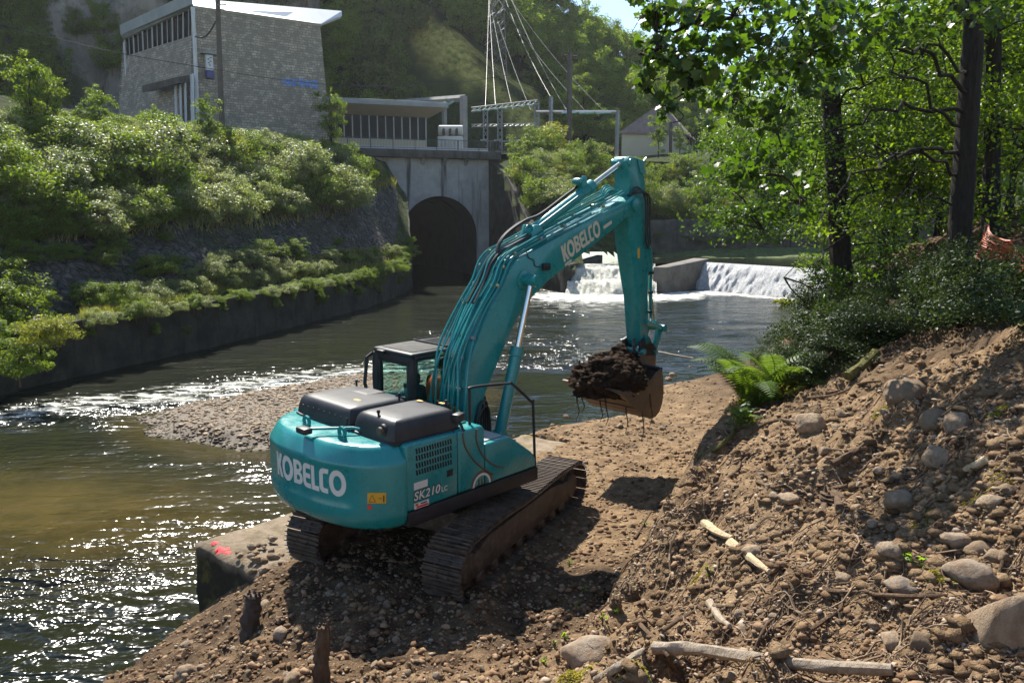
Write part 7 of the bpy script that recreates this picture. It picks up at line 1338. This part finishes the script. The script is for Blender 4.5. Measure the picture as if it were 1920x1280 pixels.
# roots and branches
def branch(name, pts, r_, mat, label, cat='root', lift=.5, taper=.5, jit=.15, group=None):
    P = [gp(px, py)+Vector((0,0,r_*lift+(rr.uniform(0,.03) if 0 < i < len(pts)-1 else 0))) for i, (px, py) in enumerate(pts)]
    stiff = cat in ('log', 'wood')
    if stiff:      # a stiff piece rests on the high spots instead of following every hollow
        a, b = P[0], P[-1]; L_ = [sum((P[j+1]-P[j]).length for j in range(i)) for i in range(len(P))]
        for i in range(len(P)):
            f = L_[i]/L_[-1]; P[i].z = a.z+(b.z-a.z)*f
            if cat == 'log' and 0 < i < len(P)-1: q_ = a.lerp(b, f); P[i] = Vector((q_.x*.8+P[i].x*.2, q_.y*.8+P[i].y*.2, P[i].z))
        lift_ = max(0, sorted(gz(p.x, p.y)-p.z for p in P)[-1])
        for p in P: p.z += lift_*.9+r_*.7
    Q = catmull(P, 6); n = len(Q); base = Vector(Q[0]); out = []
    for i, p in enumerate(Q):
        p = Vector(p)
        if not stiff: p.z = max(p.z, gz(p.x, p.y)+r_*.1)
        out.append(p-base)
    o = tubeobj(name, out, [r_*(1-(1-taper)*i/(n-1)) for i in range(n)], MAT[mat], None, 11, jit); o.location = base; tag(o, label, cat, group); return o
BR = [('log', [(1225,1228),(1330,1248),(1450,1262),(1672,1272)], .045, 'dry_log', 'long bare bleached log along the bottom edge of the picture', 'log', .75),
      ('branch', [(1120,1278),(1165,1252),(1205,1222)], .026, 'dry_log', 'short pale branch lying against the flat rock', 'branch', .7), ('branch', [(1200,1172),(1240,1222),(1268,1262)], .020, 'root_bark', 'thin brown branch crossing the bleached log', 'branch', .5),
      ('split_wood', [(1322,992),(1345,1010),(1372,1020)], .055, 'bare_wood', 'pale freshly split wood at the crest of the cut', 'wood', .45), ('split_wood', [(1370,1030),(1405,1055),(1442,1086)], .055, 'bare_wood', 'long splintered piece of wood with pale end', 'wood', .35), ('root', [(1330,1010),(1370,1026),(1420,1048),(1470,1060)], .022, 'root_bark', 'brown root along the splintered wood', 'root', .4),
      ('mossy_root', [(1308,862),(1345,845),(1375,815),(1392,785),(1410,745)], .042, 'mossy_bark', 'yellow mossy root at the edge of the cut', 'root', .5), ('root', [(1388,826),(1440,797),(1490,795),(1545,812)], .030, 'root_bark', 'curved brown root left of the angular stone', 'root', .6), ('root', [(1338,914),(1375,893),(1398,862),(1426,846)], .026, 'root_bark', 'pale twisted root below the mossy root', 'root', .4), ('root', [(1190,1010),(1235,952),(1275,914),(1315,906)], .026, 'root_bark', 'root bending over the cut face', 'root', .4),
      ('root', [(1515,748),(1568,742),(1615,722),(1652,716)], .026, 'root_bark', 'root running into the tree shade', 'root', .5), ('log', [(1588,724),(1612,702),(1642,678)], .085, 'mossy_bark', 'short mossy log in the tree shade', 'log', .9), ('branch', [(1560,872),(1600,852),(1642,830)], .036, 'root_bark', 'straight brown stick on the upper bank', 'branch', .8), ('root', [(1545,1108),(1640,1120),(1730,1126),(1865,1116)], .017, 'root_bark', 'long thin root across the right of the bank', 'root', .8), ('root', [(1862,1102),(1876,1070),(1884,1042),(1906,1014)], .016, 'root_bark', 'thin root curling up behind the big boulder', 'root', .4),
      ('root', [(1420,905),(1450,920),(1475,915),(1500,935)], .022, 'root_bark', 'root looping out of the crest beside the flat dark stone', 'root', .4), ('root', [(1540,970),(1548,945),(1560,925),(1590,915)], .040, 'root_bark', 'thick torn root of the uprooted stump', 'root', .6), ('root', [(1575,960),(1570,940),(1578,918)], .045, 'root_bark', 'second torn root of the uprooted stump', 'root', .6), ('root', [(1240,1185),(1300,1150),(1360,1140),(1420,1110)], .018, 'root_bark', 'thin root above the bleached log', 'root', .5), ('branch', [(1415,1220),(1435,1180),(1450,1160)], .014, 'root_bark', 'dark twig rising above the bleached log', 'branch', .4), ('root', [(1510,1190),(1550,1165),(1575,1150),(1580,1120)], .018, 'root_bark', 'forked root in the hollow of the bank', 'root', .4), ('root', [(1330,1140),(1350,1165),(1368,1185)], .040, 'dry_log', 'pale stub of wood in the lower bank', 'wood', .4), ('branch', [(1235,660),(1270,668),(1300,672)], .03, 'dry_log', 'pale branch sticking out over the water at the bench end', 'branch', .9), ('root', [(1850,870),(1830,885),(1810,890)], .035, 'bare_wood', 'pale broken stick above the moss patch', 'wood', .8)]
for nm, pts, r_, mt, lab, ct_, tp_ in BR: branch(nm, pts, r_, mt, lab, ct_, .55, tp_)
m = MB()
for _ in range(1000):
    x, y = rr.uniform(1080, 1918), rr.uniform(720, 1278)
    if x < 1290-(y-900)*.35: continue
    p = gp(x, y)
    if p is None: continue
    d = (p-Vector((0,0,CAMH))).length; L_ = rr.uniform(.06,.30); a = rr.uniform(0, 6.28); P = []
    for i in range(6): f = i/5; q_ = (p.x+math.cos(a)*L_*f+rr.uniform(-.02,.02), p.y+math.sin(a)*L_*f+rr.uniform(-.02,.02)); P.append((q_[0], q_[1], gz(*q_)+.008+rr.uniform(0,.035)*math.sin(math.pi*f)))
    m.tube(P, [(.0065-.004*i/5)*rr.uniform(.6,1.2) for i in range(6)], 4, False)
tag(m.build('fine_roots', MAT['root_bark']), 'thin torn roots and twigs strewn over the earth bank', 'roots', kind='stuff')
M_plain('pale_root', (.20,.135,.082), .9, 0, .35, 14)
m = MB()
for _ in range(330):
    x, y = rr.uniform(1100, 1918), rr.uniform(730, 1278)
    if x < 1300-(y-900)*.35: continue
    p = gph(x, y)
    if p is None: continue
    L_ = rr.uniform(.15,.6); a = rr.uniform(0, 6.28); r0 = rr.uniform(.005,.011); P = []; cx, cy = p.x, p.y
    for i in range(9): f = i/8; a += rr.uniform(-.5,.5); cx += math.cos(a)*L_/8; cy += math.sin(a)*L_/8; P.append((cx, cy, gz(cx, cy)+r0*.6+rr.uniform(0,.05)*math.sin(math.pi*f)))
    m.tube(P, [r0*(1-.7*i/8) for i in range(9)], 5, False)
for _ in range(90):
    x = rr.uniform(1090, 1390); y = 1150-(x-1090)*1.15+rr.uniform(-60, 70); p = gph(x, y)
    if p is None or not .15 < p.z < 1.9: continue
    L_ = rr.uniform(.25,.9); a = rr.uniform(1.6, 3.6); r0 = rr.uniform(.006,.014); P = []; cx, cy = p.x, p.y
    for i in range(10): a += rr.uniform(-.4,.4); cx += math.cos(a)*L_/10; cy += math.sin(a)*L_/10; P.append((cx, cy, gz(cx, cy)+r0*.8+rr.uniform(0,.06)))
    m.tube(P, [r0*(1-.7*i/9) for i in range(10)], 5, False)
tag(m.build('torn_roots', MAT['pale_root']), 'tan torn roots tangled over the earth bank', 'roots', kind='stuff')
q = []; S = []
for _ in range(900):
    x = rr.uniform(1180, 1915); y = rr.uniform(720, 1275)
    if x < 1290-(y-900)*.4: continue
    p = gph(x, y)
    if p is None or (1200 < x < 1700 and y > 1225) or float(fbm(np.array([p.x]), np.array([p.y]), 1.3, 2, 71)[0]) < .04: continue
    q.append((p.x, p.y, p.z)); S.append(rr.uniform(.025,.085))
tag(pebble_field('large_clods', np.array(q), np.array(S), MAT['soil'], .75, None, 12), 'larger lumps of dug earth on the bank', 'earth', kind='stuff')
# stumps
def stump(px, py, h, r_, label, mat='root_bark', lean=(0,0), top='bare_wood'):
    p = gp(px, py); t = empty('stump', p); tag(t, label, 'stump'); P = [(0,0,-.1),(lean[0]*.3,lean[1]*.3,h*.35),(lean[0]*.7,lean[1]*.7,h*.75),(lean[0],lean[1],h)]; tubeobj('trunk', catmull(P, 5), [r_*(1.35-.4*i/15) for i in range(16)], MAT[mat], t, 12, .22)
    m = MB(); 
    for k in range(7): a = 2*math.pi*k/7; m.tube([(lean[0]+math.cos(a)*r_*.7, lean[1]+math.sin(a)*r_*.7, h-.05),(lean[0]+math.cos(a)*r_*.75, lean[1]+math.sin(a)*r_*.75, h+rr.uniform(.01,.09))], [r_*.35, .008], 5)
    m.build('splinters', MAT[top], t); return t
stump(468, 1188, .50, .10, 'rotten stump standing at the broken end of the quay', 'fine_root', (.05,.09), 'fine_root'); stump(601, 1279, .55, .065, 'rotten upright post in front of the machine shadow', 'root_bark', (.03,.09), 'fine_root'); stump(1155, 1143, .14, .05, 'left of two small cut stumps at the foot of the bank', 'root_bark', (0,0)); stump(1187, 1121, .11, .045, 'right of two small cut stumps at the foot of the bank', 'root_bark', (0,0))
stump(1565, 945, .12, .13, 'uprooted stump with torn roots in the middle of the bank', 'root_bark', (0,0), 'root_bark')
# orange safety net
C4 = [Vector(aty(1846, 424, 13.2)), Vector(aty(1945, 488, 11.8)), Vector(aty(1945, 560, 11.8)), Vector(aty(1838, 492, 13.2))]; m = MB(); NU, NV = 40, 16
def np_(u_, v_): a = C4[0].lerp(C4[1], u_); b = C4[3].lerp(C4[2], u_); p = a.lerp(b, v_); return p+Vector((.05*math.sin(u_*19+v_*5), .12*math.sin(u_*11+v_*3), .05*math.sin(u_*14)*(1-v_)))
for i in range(NU+1): m.tube([np_(i/NU, j/8) for j in range(9)], .006, 3, False)
for j in range(NV+1): m.tube([np_(i/20, j/NV) for i in range(21)], .008 if j % 4 else .016, 3, False)
tag(m.build('safety_net', MAT['orange_net']), 'sagging orange plastic safety net beside the tree trunks', 'net')
for u_ in (.02, .9): p = np_(u_, 0); b_ = gz(p.x, p.y); o = tubeobj('net_stake', [(0,0,-.3),(0,0,p.z-b_+.05)], .018, MAT['weathered_pole'], None, 6); o.location = (p.x, p.y, b_); tag(o, 'thin stake holding the left end of the orange net' if u_ < .5 else 'thin stake holding the right end of the orange net', 'stake')
# weed tuft standing in the river below the weir
C = ball(160, g)*np.array([.9,.5,.25])+np.array(atz(1470, 566, ZW+.25)); o = put('water_weed', leaf_mesh('water_weed', C, .3*g.uniform(.6,1.3,160), g, OVAL, .8), MAT['leaf_gold']); tag(o, 'yellow-green weed standing in the water below the weir', 'plant')


# ---- summer haze in the valley
s = NT('valley_air'); s.n.remove(s.b); pv = s.n.new('ShaderNodeVolumePrincipled'); pv.inputs['Color'].default_value = (.93,.96,1,1); pv.inputs['Density'].default_value = .00014; pv.inputs['Anisotropy'].default_value = .45; s.L(pv.outputs[0], s.out.inputs['Volume'])
hz = MB().bb(-180,290,-70,450,-3.8,190).build('haze', MAT['valley_air']); tag(hz, 'thin summer haze filling the valley', 'haze', kind='stuff')
